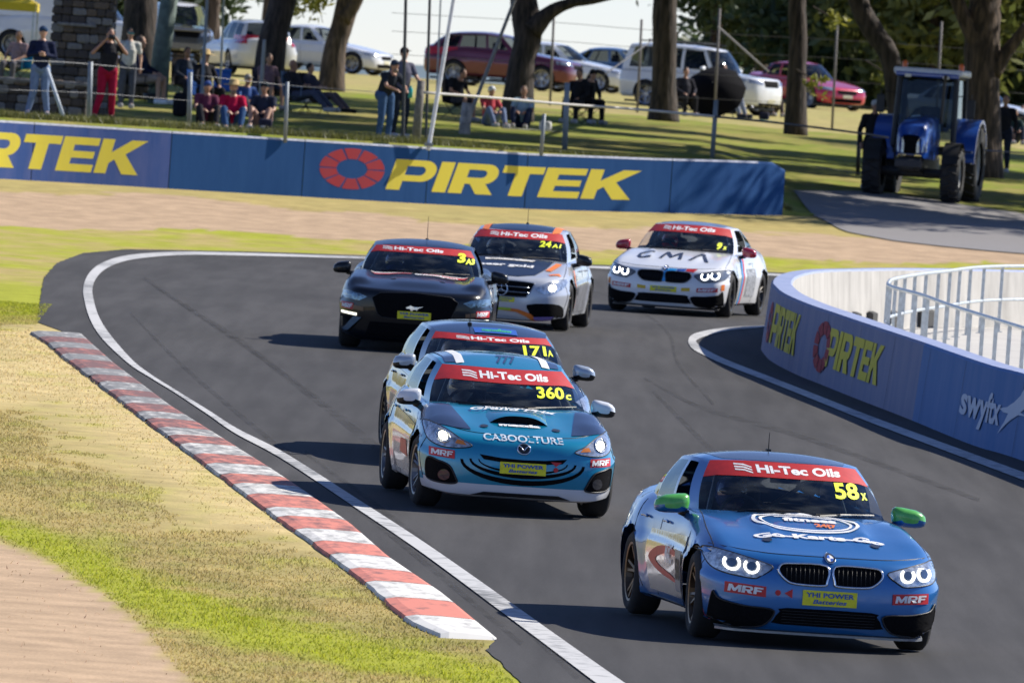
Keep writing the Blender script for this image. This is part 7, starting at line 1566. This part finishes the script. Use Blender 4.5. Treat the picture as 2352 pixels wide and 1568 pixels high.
pole('stout wooden post with a teal bottle beside it', 962, 325, 966, 182, 20, WOOD, name='wooden_post', cat='post') if 0 else None
def stub(label, px, yb_, yt, w, material):
    p = gb(px, yb_); r = w / 2 * p.y / F; top = at(px + 5, yt, p.y); t = thing('wooden_post', label, 'post', tuple(p)); h = top.z - p.z; mb = MB(); mb.tube([(0,0,-.1),(.01,0,h*.5),(.03,0,h)], [r*1.05, r, r*.95], 10); mb.build('shaft', material, t, True); mb = MB(); mb.tube([(.02,-r*1.02,h*.85),(.02,-r*1.02,h*.55)], .008, 5); mb.build('wire_tie', WIRE, t)
stub('stout dark wooden post left of the white mast', 955, 326, 185, 20, WOOD); stub('peeling pale wooden post stump on the lawn behind the wall', 1066, 308, 236, 26, M('peeling_white_post', (.45,.40,.37), rough=.9, scale=6, var=.5))
pole('thin grey post in front of the leaning dark trunk', 600, 195, 606, 112, 9, M('pale_grey_post', (.35,.37,.40)), Y=262); pole('tall thin grey pole by the person in the straw hat', 462, 250, 476, 0, 8, STEEL, Y=240); pole('tall thin grey pole crossing the white wagon', 508, 150, 514, 0, 5, STEEL, Y=268)
t = thing('water_bottle', 'teal water bottle standing on the wooden post', 'bottle', tuple(at(943, 212, 232))); mb = MB(); mb.lathe([(-.12,0),(-.12,.045),(.08,.045),(.10,.02),(.13,.02)], 12, 'z'); mb.build('bottle', M('teal_bottle', (.02,.35,.33), rough=.3), t, True)
bf = thing('fence', 'tall wire fence on thin posts behind the parked cars', 'fence', (0, 0, 0))
for k, (px, yb_, yt) in enumerate(((1265,215,22),(1466,222,45),(1645,215,20),(1916,225,38),(2155,215,50))):
    a = at(px, yb_, 306); q = at(px + 8, yt, 306); a.z = min(a.z, float(zb(a.x, 306))); mb = MB(); mb.tube([a, q], .035, 8); mb.build('post', M('thin_grey_post', (.16,.15,.15), rough=.8), bf, True)
for dy in (0, 42, 95, 150): wire([(900,30+dy,306),(1272,52+dy,306),(1470,68+dy,306),(1650,78+dy,306),(1922,92+dy,306),(2160,108+dy,306),(2380,122+dy,306)], 1.3, M('dark_fence_wire', (.10,.10,.11)), 'wire', bf, 306)
wire([(1388,172,300),(1500,92,306)], 3, M('dark_fence_wire', (.1,.1,.11)), 'stay_wire', bf, 306); wire([(1650,62,306),(1765,165,300)], 4.5, M('pale_stay', (.30,.27,.22)), 'stay_wire', bf, 306)
# ================================================================== service road
def sheet(pts, name, material, lift, label, fn_=None, n=22):
    L, Rr = pts; A = resample([tuple(gb(*p)) for p in L], n) if fn_ is None else resample([tuple(fn_(*p)) for p in L], n); B = resample([tuple((fn_ or gb)(*p)) for p in Rr], n); rows = []
    for a, b_ in zip(A, B):
        row = []
        for s_ in np.linspace(0, 1, 14):
            q = a * (1 - s_) + b_ * s_; zz = max(float(zf(q[1])), float(zb(q[0], q[1])) if q[1] > float(_wy(q[0])) + .12 else -9); row.append((q[0], q[1], zz + lift))
        rows.append(row)
    mb = MB(); mb.grid(rows); return struct(mb.build(name, material), label)
def gx(px, py):
    a = gb(px, py); b_ = gf(px, py); return a if a.y < b_.y + 40 and a.y < 300 and a.y >= float(_wy(a.x)) + .2 and proj(a.x, a.y, a.z)[1] - py < 3 and proj(a.x, a.y, a.z)[1] - py > -3 else b_
SVC = mat('grey_gravel_road', (.21,.20,.20), rough=.95, scale=40, var=.25, bump=.3)
sheet(([(1822,438),(1850,490),(1935,530),(2060,556),(2200,572),(2420,590)], [(1985,440),(2060,447),(2160,462),(2260,478),(2352,492),(2420,500)]), 'service_road', SVC, .02, 'grey gravel service road leading down from the tractor', gx)
# ================================================================== grass blades on the verge
def blades():
    r = np.random.RandomState(4); V = []; C = []; n = 0; N = 150000
    Y = 69 + (r.rand(N) ** 1.6) * 80; u = r.rand(N); hw_ = .0470 * Y; klw = np.interp(Y, sorted([gf(*p).y for p in KL] + [300]), [v for _, v in sorted([(gf(*p).y, gf(*p).x) for p in KL] + [(300, -9)])])
    klw = np.where(Y < gf(*KL[0]).y - .5, np.interp(Y, ay, ax) - .03, klw)
    X = -hw_ - .3 + u * (klw + hw_ + .3) 
    ok = X < klw - .02; X, Y = X[ok], Y[ok]; vv = []; cc = []
    for x, y in zip(X, Y):
        c = front_col(x, y)
        if c[0] > .36 and c[2] > .13 and r.rand() < (.82 if c[1] > .385 else .985): continue          # bare dirt
        z = float(ZF(x, y)); patchy = .5 + .9 * max(-.4, nz(x, y, 1.3, .6, 40, 2)); h = r.uniform(.008, .032) * (patchy + .4); a = r.rand() * 6.28; w = .0045 + y * .00002; lx, ly = r.normal() * h * .6, r.normal() * h * .6
        vv += [(x - w*math.cos(a), y - w*math.sin(a), z), (x + w*math.cos(a), y + w*math.sin(a), z), (x + lx, y + ly, z + h)]
        k = r.uniform(.85, 1.5); c = np.clip(c * k * np.array((1, r.uniform(.92, 1.1), 1)), 0, 1); cc += [c, c, c]
    v = np.array(vv, np.float32); m = len(v) // 3; me = bpy.data.meshes.new('grass'); me.vertices.add(len(v)); me.vertices.foreach_set('co', v.ravel()); me.loops.add(m*3); me.polygons.add(m)
    me.loops.foreach_set('vertex_index', np.arange(m*3, dtype=np.int32)); me.polygons.foreach_set('loop_start', (np.arange(m)*3).astype(np.int32)); me.update(calc_edges=True)
    a = me.color_attributes.new('Col', 'FLOAT_COLOR', 'POINT'); buf = np.ones((len(v), 4), np.float32); buf[:, :3] = np.array(cc, np.float32); a.data.foreach_set('color', buf.ravel()); me.materials.append(GRASSM)
    o = bpy.data.objects.new('grass', me); COL.objects.link(o); o['kind'] = 'stuff'; o['label'] = 'dry and green grass blades on the verge beside the kerb'; o['category'] = 'grass'
GRASSM, nt_, b_ = newmat('grass_blade'); at__ = nt_.nodes.new('ShaderNodeAttribute'); at__.attribute_name = 'Col'; tl_ = nt_.nodes.new('ShaderNodeBsdfTranslucent'); mx_ = nt_.nodes.new('ShaderNodeMixShader'); mx_.inputs[0].default_value = .55
nt_.links.new(at__.outputs['Color'], b_.inputs['Base Color']); nt_.links.new(at__.outputs['Color'], tl_.inputs[0]); b_.inputs['Roughness'].default_value = .7; nt_.links.new(b_.outputs[0], mx_.inputs[1]); nt_.links.new(tl_.outputs[0], mx_.inputs[2]); nt_.links.new(mx_.outputs[0], nt_.nodes['Material Output'].inputs[0])
blades()
def tufts():
    r = np.random.RandomState(8); V = []; Fc = []
    for k in range(2600):
        X = r.uniform(-13, 5.6); Y = float(_wy(X)) + .33 + abs(r.normal()) * (1.6 if X < 0 else .5); z = float(zb(X, Y)); h = r.uniform(.05, .20) * (1 if X < -1 else .55)
        for j in range(5):
            a = r.rand() * 6.28; x, y = X + r.normal() * .05, Y + r.normal() * .05; n = len(V); V += [(x - .012*math.cos(a), y - .012*math.sin(a), z - .01), (x + .012*math.cos(a), y + .012*math.sin(a), z - .01), (x + r.normal()*h*.4, y + r.normal()*h*.3, z + h)]; Fc.append((n, n+1, n+2))
    o = obj('long_grass', V, Fc, leafmat('long_grass_blades', (.05, .06, .015), (.17, .17, .04))); o['kind'] = 'stuff'; o['label'] = 'uneven long grass growing along the top of the blue wall'; o['category'] = 'grass'
tufts()
